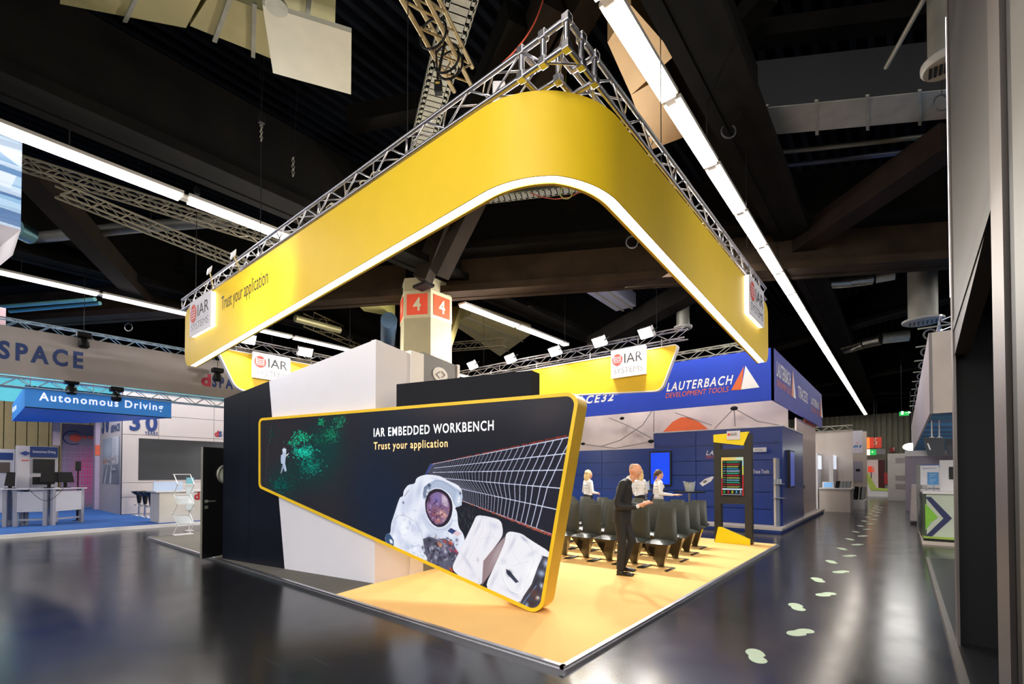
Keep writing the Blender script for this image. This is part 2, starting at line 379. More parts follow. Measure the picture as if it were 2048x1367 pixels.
def emblem(par, org, xd, zd, w, h, gap, dim=False):
    """red disc with white bars, IAR in capitals, thin rule, SYSTEMS underneath"""
    org, xd, zd = Vector(org), Vector(xd).normalized(), Vector(zd).normalized(); n = xd.cross(zd)
    c = org+xd*w*.19+zd*h*.64; b = MB(); r = w*.155
    b.add([c+n*gap+xd*r*math.cos(2*math.pi*i/28)+zd*r*math.sin(2*math.pi*i/28) for i in range(28)], [tuple(range(28))])
    e = b.done('emblem', red, par)
    b = MB()
    for k in range(4):
        zz = r*(.42-k*.30); hw = r*.62
        b.add([c+n*(gap+.002)+xd*sx*hw+zd*(zz+sz*r*.05) for sx, sz in ((-1, -1), (1, -1), (1, 1), (-1, 1))], [(0, 1, 2, 3)])
    for sgn in (-1, 1):
        b.add([c+n*(gap+.002)+xd*(sgn*r*.62+a_*r*.05)+zd*q*r for a_, q in ((-1, -.35), (1, -.35), (1, .75), (-1, .75))], [(0, 1, 2, 3)])
    b.done('emblem_bars', wht, e)
    txt('lettering', 'IAR', org+xd*w*.40+zd*h*.48, xd, zd, w*.52, h*.34, ink, par, gap=gap)
    MB().add([org+n*gap+xd*w*a_+zd*h*q for a_, q in ((.1, .405), (.92, .405), (.92, .412), (.1, .412))], [(0, 1, 2, 3)]).done('thin_rule', inkl, par)
    txt('lettering', 'SYSTEMS', org+xd*w*.08+zd*h*.14, xd, zd, w*.84, h*.20, inkl if not dim else mat('ink_mid', '#8d8d94'), par, gap=gap, bold=-.012)
def logo_board(par, org, xd, zd, w, h, th, lite=True):
    org, xd, zd = Vector(org), Vector(xd).normalized(), Vector(zd).normalized(); n = xd.cross(zd)
    bd = MB().obox(org+n*(th-.012), xd*w, zd*h, n*.012).done('logo_board', wht, par)
    MB().obox(org+xd*.012+zd*.012, xd*(w-.024), zd*(h-.024), n*(th-.013)).done('lit_edge', lit if lite else whts, bd)
    emblem(bd, org+n*th, xd, zd, w, h, .004)
    return bd
logo_board(ff, (-9.40, YF-.0, 4.52), (1, 0, 0), (0, 0, 1), 1.22, .70, .09)
logo_board(ff, (XF, 6.02, 4.56), (0, 1, 0), (0, 0, 1), 1.16, .72, .09)
txt('lettering', 'Trust your application', (-7.87, YF, 4.69), (1, 0, 0), (0, 0, 1), 2.03, .34, ink, ff)
# ---- box trusses
BR = {}
def brace(par, p, q, r=.011, m_=alu, name='brace'):
    p, q = Vector(p), Vector(q); d = q-p; L = round(d.length, 2)
    if (L, r, m_.name) not in BR: BR[(L, r, m_.name)] = MB().tube((0, 0, 0), (0, 0, L), r, 6).data('brace', m_, smooth=True)
    o = bpy.data.objects.new(name, BR[(L, r, m_.name)]); COL.objects.link(o); o.parent = par
    o.location = p-wloc(par); o.rotation_euler = d.to_track_quat('Z', 'Y').to_euler(); return o
def truss(par, p, q, s=.24, pitch=.34, rc=.025, rb=.011, single=True, m_=alu, jitter=0):
    """four chords from p to q (p = lower outer chord start, side = inward), zigzag braces on all faces"""
    p, q = Vector(p), Vector(q); d = q-p; L = d.length; d.normalize()
    side = Vector((-d.y, d.x, 0)).normalized(); up = Vector((0, 0, 1)); 
    c = [Vector((0, 0, 0)), side*s, side*s+up*s, up*s]
    if single:
        for k in c: MB().tube(p+k, q+k, rc, 10).done('chord', m_, par, smooth=True)
    else:
        b = MB()
        for k in c: b.tube(p+k, q+k, rc, 6)
    nb = max(1, int(round(L/pitch))); st = L/nb
    for fi, (a, e) in enumerate(((0, 3), (1, 2), (0, 1), (3, 2))):
        for i in range(nb):
            A, E = (c[a], c[e]) if i % 2 == 0 else (c[e], c[a])
            x, y = p+A+d*(st*i), p+E+d*(st*(i+1))
            if single: brace(par, x, y, rb, m_)
            else: b.tube(x, y, rb, 4)
    for i in range(0, nb+1, 6):
        if single: brace(par, p+d*st*i, p+up*s+d*st*i, rb, m_)
    if not single:
        o = b.done('lattice', m_, par)
        return o
t1 = thing('lighting_truss', 'silver box truss along the left arm of the front yellow fascia', 'truss', (-5, .2, 5.3))
# chords run from the corner leftwards; the side vector points inward (+y)
truss(t1, (-10.40, .12, 5.35), (-.56, .12, 5.35))
t2 = thing('lighting_truss', 'silver box truss along the right arm of the front yellow fascia', 'truss', (-.2, 4, 5.3))
truss(t2, (-.04, .60, 5.35), (-.04, 7.85, 5.35))
cb = thing('truss_corner', 'square aluminium corner block joining the two trusses at the top', 'truss', (-.3, .36, 5.35))
X_ = (-.04, -.29, -.54); Y_ = (.12, .36, .60)
for z in (5.35, 5.59):
    for a, b_ in (((X_[0], Y_[0]), (X_[2], Y_[0])), ((X_[0], Y_[0]), (X_[0], Y_[2])), ((X_[2], Y_[0]), (X_[2], Y_[1])), ((X_[0], Y_[2]), (X_[1], Y_[2])), ((X_[1], Y_[1]), (X_[2], Y_[1])), ((X_[1], Y_[1]), (X_[1], Y_[2]))):
        MB().tube((*a, z), (*b_, z), .027, 10).done('chord', alu, cb, smooth=True)
for (x, y) in ((X_[0], Y_[0]), (X_[1], Y_[0]), (X_[0], Y_[1]), (X_[2], Y_[0]), (X_[0], Y_[2]), (X_[1], Y_[1])):
    MB().tube((x, y, 5.35), (x, y, 5.59), .027, 10).done('upright', alu, cb, smooth=True)
    for z in (5.35, 5.59): MB().box((x-.038, y-.038, z-.038), (x+.038, y+.038, z+.038)).done('node_block', alu, cb, bevel=.008)
for a, b_ in (((X_[0], Y_[0], 5.59), (X_[1], Y_[1], 5.59)), ((X_[1], Y_[0], 5.35), (X_[0], Y_[1], 5.35)), ((X_[1], Y_[0], 5.35), (X_[2], Y_[0], 5.59)), ((X_[0], Y_[1], 5.35), (X_[0], Y_[2], 5.59)), ((X_[1], Y_[1], 5.35), (X_[0], Y_[0], 5.59))):
    brace(cb, a, b_, .013)
# loose cables lying in the left truss
wc = mat('cream_cable', '#cfc6a8', .6)
for j in range(5):
    b = MB(); x = -2.6-j*.75; P = []
    for k in range(26):
        P.append((x-k*.035+.08*math.sin(k*1.3+j), .24+.08*math.sin(k*.9+j*2), 5.42+.07*math.sin(k*.7+j)))
    tag(b.path(P, .008, 5).done('loose_cable', wc), 'cream cable coil inside the left box truss, %s from the corner' % ['first', 'second', 'third', 'fourth', 'fifth'][j], 'cable', 'cable coils lying in the truss')
for x in (-3.2, -6.6): MB().box((x, .14, 5.37), (x+.45, .30, 5.40)).done('power_strip', whts, t1)
# hoist chains
def hoist(x, y, label, z0=5.62, z1=11, body=True, hook=None):
    t = thing('chain_hoist', label, 'hoist', (x, y, z0))
    MB().tube((x, y, z0), (x, y, z0+1.9), .008, 5).done('wire', dkmetal, t)
    b = MB()
    for k in range(6): b.torus((x, y, z0+1.95+k*.05), (1, 0, 0) if k % 2 else (0, 1, 0), .022, .007, 8, 4)
    b.done('chain', steel, t)
    MB().box((x-.05, y-.05, z0+2.25), (x+.05, y+.05, z0+2.4)).done('hook_block', dkmetal, t, bevel=.01)
    MB().tube((x, y, z0+2.4), (x-.25, y, z1), .006, 4).tube((x, y, z0+2.4), (x+.25, y, z1), .006, 4).done('bridle', dkmetal, t)
hoist(-6.55, .24, 'wire and chain hoist carrying the middle of the left truss')
hoist(-9.9, .24, 'wire hoist carrying the far left end of the front truss')
b = thing('red_safety_line', 'thin red safety line running up from the left truss', 'cable', (-.9, .24, 5.6))
b2 = MB(); b2.path([(-1.15, .24, 5.6), (-1.13, .26, 5.75)], .006, 5).done('cord_end', wc, b)
MB().path([Vector((-1.13, .26, 5.75)).lerp(U(1088, -6, 8.2), t)+Vector((.12*math.sin(math.pi*t), 0, -.12*math.sin(math.pi*t))) for t in [i/14 for i in range(15)]], .009, 5).done('cord', mat('cord_red', '#b8492f', .6), b)
b = MB(); tag(b.obox(U(985, 160, 6.6), RT*.16, -UP*.20, FW*.12).done('junction_box', whts, bevel=.02), 'small white sensor box behind the left truss near its corner', 'box')
# ---- arm lamps on the left truss
def arm_lamp(base, head, label):
    base, head = Vector(base), Vector(head)
    t = thing('arm_spotlight', label, 'lamp', base)
    MB().tube(base, head, .011, 8).done('arm', alu, t)
    MB().box(base-Vector((.04, .03, .03)), base+Vector((.04, .03, .03))).done('clamp', alu, t)
    b = MB(); ax = (Vector((base.x, .1, 4.6))-head).normalized(); s1 = ax.cross(Vector((1, 0, 0))).normalized()
    b.obox(head-Vector((.09, 0, 0))-s1*.05-ax*.03, (.18, 0, 0), s1*.10, ax*.045).done('lamp_head', whts, t, bevel=.01)
    MB().obox(head-Vector((.075, 0, 0))-s1*.04+ax*.017, (.15, 0, 0), s1*.08, ax*.004).done('lamp_glass', floodm, t)
    l = area('arm_spotlight_light', head+ax*.05, (.15, .08), 26, (.95, .98, 1), ax); l.parent = t; l.location = head+ax*.05-base
arm_lamp((-8.35, .09, 5.33), PYY(419, 541, -.75), 'small arm spotlight nearest the left end of the yellow fascia')
arm_lamp((-7.05, .09, 5.33), PYY(467, 509, -.75), 'second small arm spotlight from the left end, lighting the fascia lettering')

# ---- back fascias with white edge lines, boards, trusses and floodlights
def roundpoly(P, rad, n=8):
    out = []; N = len(P); P = [Vector(p) for p in P]
    for i in range(N):
        p = P[i]; a = (P[i-1]-p).normalized(); c = (P[(i+1) % N]-p).normalized(); r = rad[i] if isinstance(rad, (list, tuple)) else rad
        if r <= 0: out.append(p); continue
        ang = a.angle(c); t = r/math.tan(ang/2); bis = (a+c).normalized(); o = p+bis*(r/math.sin(ang/2))
        s0 = p+a*t-o; s1 = p+c*t-o; a0 = math.atan2(s0.y, s0.x); a1 = math.atan2(s1.y, s1.x); da = (a1-a0+math.pi) % (2*math.pi)-math.pi
        for k in range(n+1): out.append(o+Vector((math.cos(a0+da*k/n), math.sin(a0+da*k/n)))*r)
    return out
def plate(par, name, poly2, org, xd, n, th, mt, rim=None, rimw=.03):
    """poly2 in (s, z) on the plane through org; extruded back by th"""
    org, xd, n = Vector(org), Vector(xd).normalized(), Vector(n).normalized()
    P = [org+xd*p[0]+Vector((0, 0, p[1])) for p in poly2]
    o = MB().prism(P, -n*th).done(name, mt, par)
    if rim:
        c = sum((Vector(p) for p in poly2), Vector((0, 0)))/len(poly2); b = MB(); N = len(poly2)
        q = [Vector(p) for p in poly2]; outr = []
        for i in range(N):
            t = (q[(i+1) % N]-q[i-1]).normalized(); nn = Vector((t.y, -t.x))
            if nn.dot(q[i]-c) < 0: nn = -nn
            outr.append(q[i]+nn*rimw)
        W_ = lambda p, k: org+xd*p[0]+Vector((0, 0, p[1]))+n*k
        b.add([W_(p, .012) for p in q]+[W_(p, .012) for p in outr]+[W_(p, -th-.01) for p in outr]+[W_(p, .0) for p in q],
              [f for i in range(N) for f in ((i, (i+1) % N, (i+1) % N+N, i+N), (i+N, (i+1) % N+N, (i+1) % N+2*N, i+2*N), (i+3*N, i, (i+1) % N, (i+1) % N+3*N))])
        b.done('edge_line', rim, par)
    return o
bf = thing('back_fascia', 'yellow back fascia at the right with white logo board, under five floodlights', 'fascia', (-5, 8.95, 4))
YB = 8.95
pr_ = [(-9.6, 5.04), (-9.2, 4.30), (-2.80, 3.88), (-2.34, 5.02)]
plate(bf, 'yellow_panel', roundpoly(pr_, [.2, .3, .25, .06])[::-1], (0, YB, 0), (1, 0, 0), (0, -1, 0), .12, yel, whts)
a = PYY(1222, 757, YB-.1); c = PYY(1291, 700, YB-.1)
logo_board(bf, (a.x, YB, a.z+.0), (1, 0, 0), (0, 0, 1), c.x-a.x, .80, .10, False)
bl = thing('back_fascia', 'yellow back fascia at the left behind the dark tower, with white logo board', 'fascia', (-12.4, 4, 4))
XB = -12.4
pl_ = [(1.50, 5.12), (2.02, 4.04), (8.6, 4.25), (8.9, 5.12)]
plate(bl, 'yellow_panel', roundpoly(pl_, [.06, .38, .25, .1]), (XB, 0, 0), (0, 1, 0), (1, 0, 0), .12, yel, whts)
a = PX(505, 754, XB+.1); c = PX(581, 700, XB+.1)
logo_board(bl, (XB, a.y, a.z), (0, 1, 0), (0, 0, 1), c.y-a.y, .76, .10, False)
for par, pts_ in ((bf, [(x, 9.02) for x in (-9, -7, -5, -2.8)]), (bl, [(-12.44, y) for y in (2, 4.2, 6.4, 8.4)])):
    for (x, y) in pts_: MB().tube((x, y, 5.0), (x, y, 5.27), .012, 5).done('suspension_clamp', steel, par)
t3 = thing('lighting_truss', 'box truss with five floodlights above the right back fascia', 'truss', (-6, 9.2, 5.3))
truss(t3, (-11.2, 9.05, 5.22), (-2.2, 9.05, 5.22), .27, .42, .022, .010)
t4 = thing('lighting_truss', 'box truss with two floodlights above the left back fascia', 'truss', (-12.6, 5, 5.3))
truss(t4, (-12.36, 1.5, 5.25), (-12.36, 8.8, 5.25), .27, .42, .022, .010)
for t_, qs in ((t2, [(-.16, 2.5), (-.16, 6.8)]), (t3, [(-9.5, 9.18), (-6, 9.18), (-3, 9.18)]), (t4, [(-12.48, 3), (-12.48, 7.5)]), (t1, [(-2.4, .24)])):
    for (x, y) in qs: MB().tube((x, y, 5.45), (x, y, 11.1), .006, 5).done('suspension_wire', dkmetal, t_)
def flood(c, aim, label, power, grp):
    c = Vector(c); aim = Vector(aim).normalized(); t = thing('floodlight', label, 'lamp', c, grp)
    k = Vector((c.x, 9.05, 5.49)) if c.y > 8 else Vector((-12.36, c.y, 5.52)); MB().tube(c-aim*.2, k, .014, 6).done('clamp_arm', alu, t)
    x = aim.cross(Vector((0, 0, 1))).normalized(); u = x.cross(aim)
    MB().obox(c-x*.22-u*.15-aim*.12, x*.44, u*.30, aim*.12).done('housing', alu, t, bevel=.015)
    MB().obox(c-x*.20-u*.13+aim*.001, x*.40, u*.26, aim*.008).done('glass', floodm, t)
    MB().path([c-x*.25, c-x*.25-aim*.22+Vector((0, 0, .02)), c+x*.25-aim*.22+Vector((0, 0, .02)), c+x*.25], .012, 5).done('yoke', dkmetal, t)
    l = area('floodlight_light', (0, 0, 0), (.36, .24), power, (1, .96, .90), aim); l.parent = t; l.location = aim*.02
for k, (x, y) in enumerate(((943, 731), (1019, 718), (1108, 703), (1197, 684), (1291, 666))):
    flood(PYY(x, y, 8.78), (-.22, -.80, -.55), ['leftmost floodlight on the right back truss', 'second floodlight from the left on the right back truss', 'middle floodlight of five on the right back truss', 'fourth floodlight on the right back truss', 'rightmost floodlight on the back truss, above the white logo board'][k], 330, 'floodlights on the back truss')
for k, (x, y) in enumerate(((495, 678), (611, 704))):
    flood(PX(x, y, -12.1), (.80, -.1, -.6), ['floodlight on the left back truss next to its end', 'floodlight on the left back truss above the white tower'][k], 240, 'floodlights on the left back truss')

# ---- tower
A2 = Vector((-3.75, .727, 0)); D0 = Vector((-7.694, .077, 0)); DW = (A2-D0).normalized(); NW = Vector((DW.y, -DW.x, 0))
sW = lambda P: (Vector((P[0], P[1], 0))-D0).dot(DW); LW = (A2-D0).length
tw = thing('stand_tower', 'angular tower with dark left wall and slanted white wall, behind the leaning screen', 'stand wall', (-5.5, 1.5, 0))
sb, st = sW((-5.833, .384)), sW((-6.305, .306))
plate(tw, 'dark_wall', [(0, .05), (.83, .05), (.83, 3.057+.55*.83/LW), (0, 3.057)], D0, DW, NW, .12, drk)
plate(tw, 'dark_wall', [(.835, .05), (sb, .05), (st, 3.057+.55*st/LW), (.835, 3.057+.55*.835/LW)], D0, DW, NW, .12, drk)
plate(tw, 'white_wall', [(sb+.004, .05), (LW, .05), (LW, 3.607), (st+.004, 3.057+.55*st/LW)], D0, DW, NW, .12, wht)
D2w = Vector((-.12, .993, 0)).normalized(); N2w = Vector((D2w.y, -D2w.x, 0))
plate(tw, 'white_side_wall', [(.0, .05), (1.0, .05), (1.0, 3.50), (.70, 3.545), (0, 3.607)], A2, D2w, N2w, .10, wht)
plate(tw, 'white_slab', [(.70, .05), (.99, .05), (.99, 3.60), (.70, 3.60)], A2+N2w*.015, D2w, N2w, .25, whts)
plate(tw, 'grey_wall', [(.99, .05), (1.86, .05), (1.86, 3.58), (.99, 3.64)], A2, D2w, N2w, .12, grey)
plate(tw, 'white_end_strip', [(1.86, .05), (1.92, .05), (1.92, 3.60), (1.86, 3.60)], A2+N2w*.015, D2w, N2w, .3, whts)
lc = PV(880, 749, A2, N2w); b = MB(); r = .125
disc = MB().add([lc+N2w*.01+D2w*r*1.5*math.cos(2*math.pi*i/32)+Vector((0, 0, r*math.sin(2*math.pi*i/32))) for i in range(32)], [tuple(range(32))]).done('round_logo', whts, tw)
b = MB()
for sg in (-1, 1):
    for (p, q) in (((.02, .055), (.085, 0)), ((.085, 0), (.02, -.055))):
        P0_ = lc+N2w*.014+D2w*sg*p[0]*1.3+Vector((0, 0, p[1]+sg*.01)); Q0_ = lc+N2w*.014+D2w*sg*q[0]*1.3+Vector((0, 0, q[1]+sg*.01)); b.tube(P0_, Q0_, .009, 4)
b.done('angle_brackets', grey, disc)
# rear and left closing walls of the tower
plate(tw, 'dark_rear_wall', [(0, .05), (3.0, .05), (3.0, 3.05), (0, 3.05)], D0-NW*.12, Vector((-.1, .99, 0)), Vector((-.99, -.1, 0)), -.1, drk)
PB = A2-NW*.22
a = PV(793, 768, PB, NW); c = PV(1063, 740, PB, NW); e = PV(1063, 900, PB, NW)
bb = thing('black_rear_block', 'raised black block standing up behind the top edge of the leaning screen', 'cabinet', (a.x, a.y, 1.45))
MB().prism([(a.x, a.y, 1.75), (c.x, c.y, 1.45), (c.x, c.y, c.z), (a.x, a.y, a.z)], -NW*.22).done('body', mat('navy_black', '#12151f', .7, spec=.2), bb)
MB().prism([(c.x, c.y, 1.45), (c.x-DW.x*.3, c.y-DW.y*.3, 1.48), (c.x-DW.x*.3, c.y-DW.y*.3, .05), (c.x, c.y, .05)], -NW*.06).done('steel_foot', blk, bb)
# ---- open black door with a porthole
dz = .07; T0 = U(404, 1117, dz); H0 = U(445, 1109.5, dz); dd = (H0-T0).normalized(); dn = Vector((dd.y, -dd.x, 0)); hgt = ZAT(T0, 893)-dz
dr = thing('open_door', 'open black door with round porthole, hinged on the dark tower wall', 'door', T0)
leaf = MB().obox(T0, dd*.92, -dn*.045, (0, 0, hgt)).done('leaf', mat('door_black', '#07080c', .4), dr)
pc = T0+dd*.46+Vector((0, 0, ZAT(T0+dd*.44, 948)-dz))
MB().torus(pc+dn*.01, dn, .17, .022, 28, 8).done('porthole_ring', steel, dr, smooth=True)
MB().add([pc+dn*.004+dd*.16*math.cos(2*math.pi*i/28)+Vector((0, 0, .16*math.sin(2*math.pi*i/28))) for i in range(28)], [tuple(range(28))]).done('porthole_glass', mat('porthole_pale', '#c9ceb8', .2), dr)
hz = ZAT(T0+dd*.07, 1002)
MB().obox(T0+dd*.04+Vector((0, 0, hz-dz-.03)), dd*.06, dn*.012, (0, 0, .06)).obox(T0+dd*.04+Vector((0, 0, hz-dz-.14)), dd*.06, dn*.012, (0, 0, .06)).done('handle_plate', steel, dr)
MB().tube(T0+dd*.07+Vector((0, 0, hz-dz)), T0+dd*.07+Vector((0, 0, hz-dz))+dn*.05, .01).tube(T0+dd*.07+Vector((0, 0, hz-dz))+dn*.05, T0+dd*.22+Vector((0, 0, hz-dz))+dn*.05, .009).done('handle', steel, dr)
MB().obox(T0, -dd*.006, -dn*.045, (0, 0, hgt)).done('edge_strip', steel, dr)
# ================================================================== the leaning LED screen and its picture
class Paint:
    def __init__(s, w, h, bg, ss=2): s.w, s.h, s.ss = w*ss, h*ss, ss; s.a = np.empty((s.h, s.w, 3), np.float32); s.a[:] = np.array(bg, np.float32)/255; s.map = lambda p: p; s.clip = None
    def _t(s, pts): return np.array([s.map(p) for p in pts], np.float64)*s.ss
    def _put(s, x0, y0, m, col, al):
        h, w = m.shape
        if s.clip is not None: m = m*s.clip[y0:y0+h, x0:x0+w]
        k = (m*al)[..., None]; s.a[y0:y0+h, x0:x0+w] = s.a[y0:y0+h, x0:x0+w]*(1-k)+np.array(col, np.float32)/255*k
    def mask(s, P):
        x0 = max(0, int(P[:, 0].min())-1); x1 = min(s.w, int(P[:, 0].max())+2); y0 = max(0, int(P[:, 1].min())-1); y1 = min(s.h, int(P[:, 1].max())+2)
        if x1 <= x0 or y1 <= y0: return None
        X, Y = np.meshgrid(np.arange(x0, x1)+.5, np.arange(y0, y1)+.5); ins = np.zeros(X.shape, bool)
        for i in range(len(P)):
            xa, ya = P[i-1]; xb, yb = P[i]
            if ya == yb: continue
            ins ^= ((ya > Y) != (yb > Y)) & (X < (xb-xa)*(Y-ya)/(yb-ya)+xa)
        return x0, y0, ins.astype(np.float32)
    def poly(s, pts, col, al=1., clip=False):
        r = s.mask(s._t(pts))
        if r is None: return
        s._put(*r, col, al)
        if clip: s.clip = np.zeros((s.h, s.w), np.float32); s.clip[r[1]:r[1]+r[2].shape[0], r[0]:r[0]+r[2].shape[1]] = r[2]
    def line(s, pts, wd, col, al=1.):
        P = s._t(pts)
        for p, q in zip(P, P[1:]):
            d = q-p; L = np.hypot(*d)
            if L < 1e-6: continue
            n = np.array((-d[1], d[0]))/L*wd*s.ss/2; r = s.mask(np.array((p+n, q+n, q-n, p-n)))
            if r: s._put(*r, col, al)
    def blob(s, c, rx, ry, col, al=1., ang=0, hard=2.0):     # radii in source units (approx. isotropic)
        c0, = s._t([c]); e, = s._t([(c[0]+1, c[1])]); k = np.hypot(*(e-c0)); rx, ry = rx*k, ry*k; m_ = int(max(rx, ry)*2+2)
        x0, x1, y0, y1 = max(0, int(c0[0])-m_), min(s.w, int(c0[0])+m_), max(0, int(c0[1])-m_), min(s.h, int(c0[1])+m_)
        if x1 <= x0 or y1 <= y0: return
        X, Y = np.meshgrid(np.arange(x0, x1)-c0[0], np.arange(y0, y1)-c0[1]); ca, sa = math.cos(ang), math.sin(ang)
        u = (X*ca+Y*sa)/rx; v = (-X*sa+Y*ca)/ry; s._put(x0, y0, np.exp(-(u*u+v*v)**(hard/2)*1.2).astype(np.float32), col, al)
    def image(s, name):
        k = s.ss; a = s.a.reshape(s.h//k, k, s.w//k, k, 3).mean((1, 3)).clip(0, 1)
        im = bpy.data.images.new(name, a.shape[1], a.shape[0]); o = np.ones((a.shape[0], a.shape[1], 4), np.float32); o[..., :3] = a[::-1]
        im.pixels.foreach_set(o.ravel()); im.update(); im.pack(); return im
def screen_mat(name, im, e=1.0, rough=.25):
    mt = bpy.data.materials.new(name); mt.use_nodes = True; nt = mt.node_tree; b = nt.nodes['Principled BSDF']
    t = nt.nodes.new('ShaderNodeTexImage'); t.image = im; t.extension = 'EXTEND'
    if e > 0:
        b.inputs['Base Color'].default_value = (.004, .004, .005, 1); nt.links.new(t.outputs[0], b.inputs['Emission Color']); b.inputs['Emission Strength'].default_value = e
    else: nt.links.new(t.outputs[0], b.inputs['Base Color'])
    b.inputs['Roughness'].default_value = rough; b.inputs['Specular IOR Level'].default_value = .25; return mt
def uvq(ob, f):
    uv = ob.data.uv_layers.new(name='uv'); me = ob.data; off = wloc(ob.parent) if ob.parent else Vector((0, 0, 0))
    for l in me.loops: uv.data[l.index].uv = f(me.vertices[l.vertex_index].co+off)

LP = A2+NW*.12                                   # a point on the screen's front plane
def SZ(p): P = PV(p[0], p[1], LP, NW); return Vector(((P-LP).dot(DW), P.z))
def W3(q, k=0): return LP+DW*q[0]+Vector((0, 0, q[1]))+NW*k
outer = [SZ(p) for p in ((517, 974.5), (517, 836), (1160, 782), (1083, 1233))]
o2 = roundpoly(outer, [.10, .10, .13, .17], 10)
def inset(P, d):
    N = len(P); out = []; c = sum(P, Vector((0, 0)))/N
    L = []
    for i in range(N):
        a, b = P[i], P[(i+1) % N]; t = (b-a).normalized(); n = Vector((t.y, -t.x)); n = n if n.dot(c-a) > 0 else -n; L.append((a+n*d, t))
    for i in range(N):
        (a, t), (b, u) = L[i-1], L[i]; den = t.x*u.y-t.y*u.x; k = ((b-a).x*u.y-(b-a).y*u.x)/den; out.append(a+t*k)
    return out
inn = inset(outer, .042); i2 = roundpoly(inn, [.07, .07, .10, .13], 10)
ls = thing('led_wall', 'large leaning dark video wall in a yellow frame, showing an astronaut', 'screen', W3((.9, .06)))
b = MB(); n_ = len(o2)
b.add([W3(p) for p in o2]+[W3(p) for p in i2]+[W3(p, -.115) for p in o2]+[W3(p, -.02) for p in i2],
      [f for i in range(n_) for f in ((i, (i+1) % n_, (i+1) % n_+n_, i+n_), (i, i+2*n_, (i+1) % n_+2*n_, (i+1) % n_), (i+n_, (i+1) % n_+n_, (i+1) % n_+3*n_, i+3*n_))]+[tuple(range(2*n_, 3*n_))])
b.done('frame', yelrim, ls)
sc_ = .12; cl = [p for p in o2 if p[0] > sc_]
def clipx(P, x):
    out = []
    for a, c in zip(P, P[1:]+P[:1]):
        if a[0] >= x: out.append(a)
        if (a[0] >= x) != (c[0] >= x): t = (x-a[0])/(c[0]-a[0]); out.append(a+(c-a)*t)
    return out
MB().prism([W3(p, -.115) for p in clipx(o2, sc_)], -NW*.16).done('rear_housing', yelrim, ls)
smin = min(p[0] for p in inn); smax = max(p[0] for p in inn); zmin = min(p[1] for p in inn); zmax = max(p[1] for p in inn)
K = 250; TW = int((smax-smin)*K); TH = int((zmax-zmin)*K)
pt = Paint(TW, TH, (33, 34, 42)); pt.map = lambda p: ((SZ(p)[0]-smin)*K, (zmax-SZ(p)[1])*K)
za = lambda x, y: (500+x/4.092, 780+y/4.092)      # measured in three enlargements of the picture
zb_ = lambda x, y: (700+x/4.092, 780+y/4.092)
zc = lambda x, y: (700+x/4.092, 950+y/4.092)
ZB = lambda *p: [zb_(*q) for q in p]; ZC = lambda *p: [zc(*q) for q in p]
def soft(P, k=2):
    for _ in range(k): P = [q for a, b in zip(P, P[1:]+P[:1]) for q in ((a[0]*.8+b[0]*.2, a[1]*.8+b[1]*.2), (a[0]*.2+b[0]*.8, a[1]*.2+b[1]*.8))]
    return P
for c, rx, ry, col, al in (((560, 900), 60, 90, (48, 42, 46), .8), ((660, 950), 60, 100, (46, 42, 46), .7), ((730, 930), 50, 130, (30, 38, 54), .8), ((800, 860), 60, 50, (32, 40, 56), .6), ((900, 810), 90, 30, (58, 50, 54), .8), ((1090, 820), 70, 45, (62, 56, 60), .8), ((1000, 800), 60, 25, (44, 46, 58), .7), ((690, 870), 40, 40, (42, 38, 44), .8), ((770, 1010), 60, 70, (24, 38, 60), .8)):
    pt.blob(c, rx, ry, col, al)
rr = random.Random(5)
def leaves(x0, y0, x1, y1, n, col, dim=1., sz=1.0):
    for _ in range(n):
        x = rr.gauss((x0+x1)/2, (x1-x0)/4.2); y = rr.gauss((y0+y1)/2, (y1-y0)/4.2); k = rr.uniform(.45, 1.15)*dim; a = rr.uniform(0, 6.28); r = rr.uniform(.7, 2.0)*sz
        c = tuple(min(255, int(v*k)) for v in col); px, py = za(x, y); q = [(px+r*math.cos(a+t)*(1.5 if i % 2 == 0 else .6), py+r*math.sin(a+t)*(1.5 if i % 2 == 0 else .6)) for i, t in enumerate((0, 1.57, 3.14, 4.71))]
        pt.poly(q, c, .9)
for c, rx, ry in (((640, 905), 45, 40), ((560, 970), 30, 25), ((610, 930), 40, 30), ((660, 870), 25, 35)): pt.blob(c, rx, ry, (10, 62, 60), .55)
leaves(100, 260, 260, 460, 130, (20, 110, 80), .7, .7); leaves(330, 330, 500, 440, 190, (25, 205, 150)); leaves(290, 415, 400, 455, 60, (25, 190, 145), 1, .8)
leaves(350, 455, 520, 560, 420, (25, 200, 170)); leaves(390, 540, 580, 700, 330, (16, 160, 140), .85); leaves(590, 300, 720, 420, 260, (20, 165, 115), .85, .8)
leaves(680, 190, 780, 310, 110, (25, 190, 130), .9, .8); leaves(540, 235, 605, 290, 70, (25, 190, 130), .9); leaves(470, 300, 600, 470, 130, (20, 140, 110), .7, .8)
leaves(160, 720, 330, 830, 240, (14, 120, 110), .75); leaves(200, 560, 460, 830, 240, (14, 110, 100), .7, .7); leaves(300, 740, 450, 850, 60, (14, 90, 80), .7, .6); leaves(520, 380, 640, 460, 110, (20, 130, 100), .75, .7)
pt.line([za(170, 265), za(160, 380), za(140, 480), za(128, 620), za(122, 760)], .6, (125, 130, 118), .7)
leaves(110, 400, 160, 700, 60, (120, 130, 120), .6, .5)
G_ = (175, 190, 215)
pt.poly([za(*q) for q in ((258, 480), (275, 472), (292, 480), (292, 505), (288, 525), (300, 520), (312, 510), (312, 522), (290, 540), (285, 560), (282, 600), (292, 640), (292, 662), (278, 664), (270, 630), (262, 600), (250, 600), (246, 570), (248, 530), (262, 520))], G_)
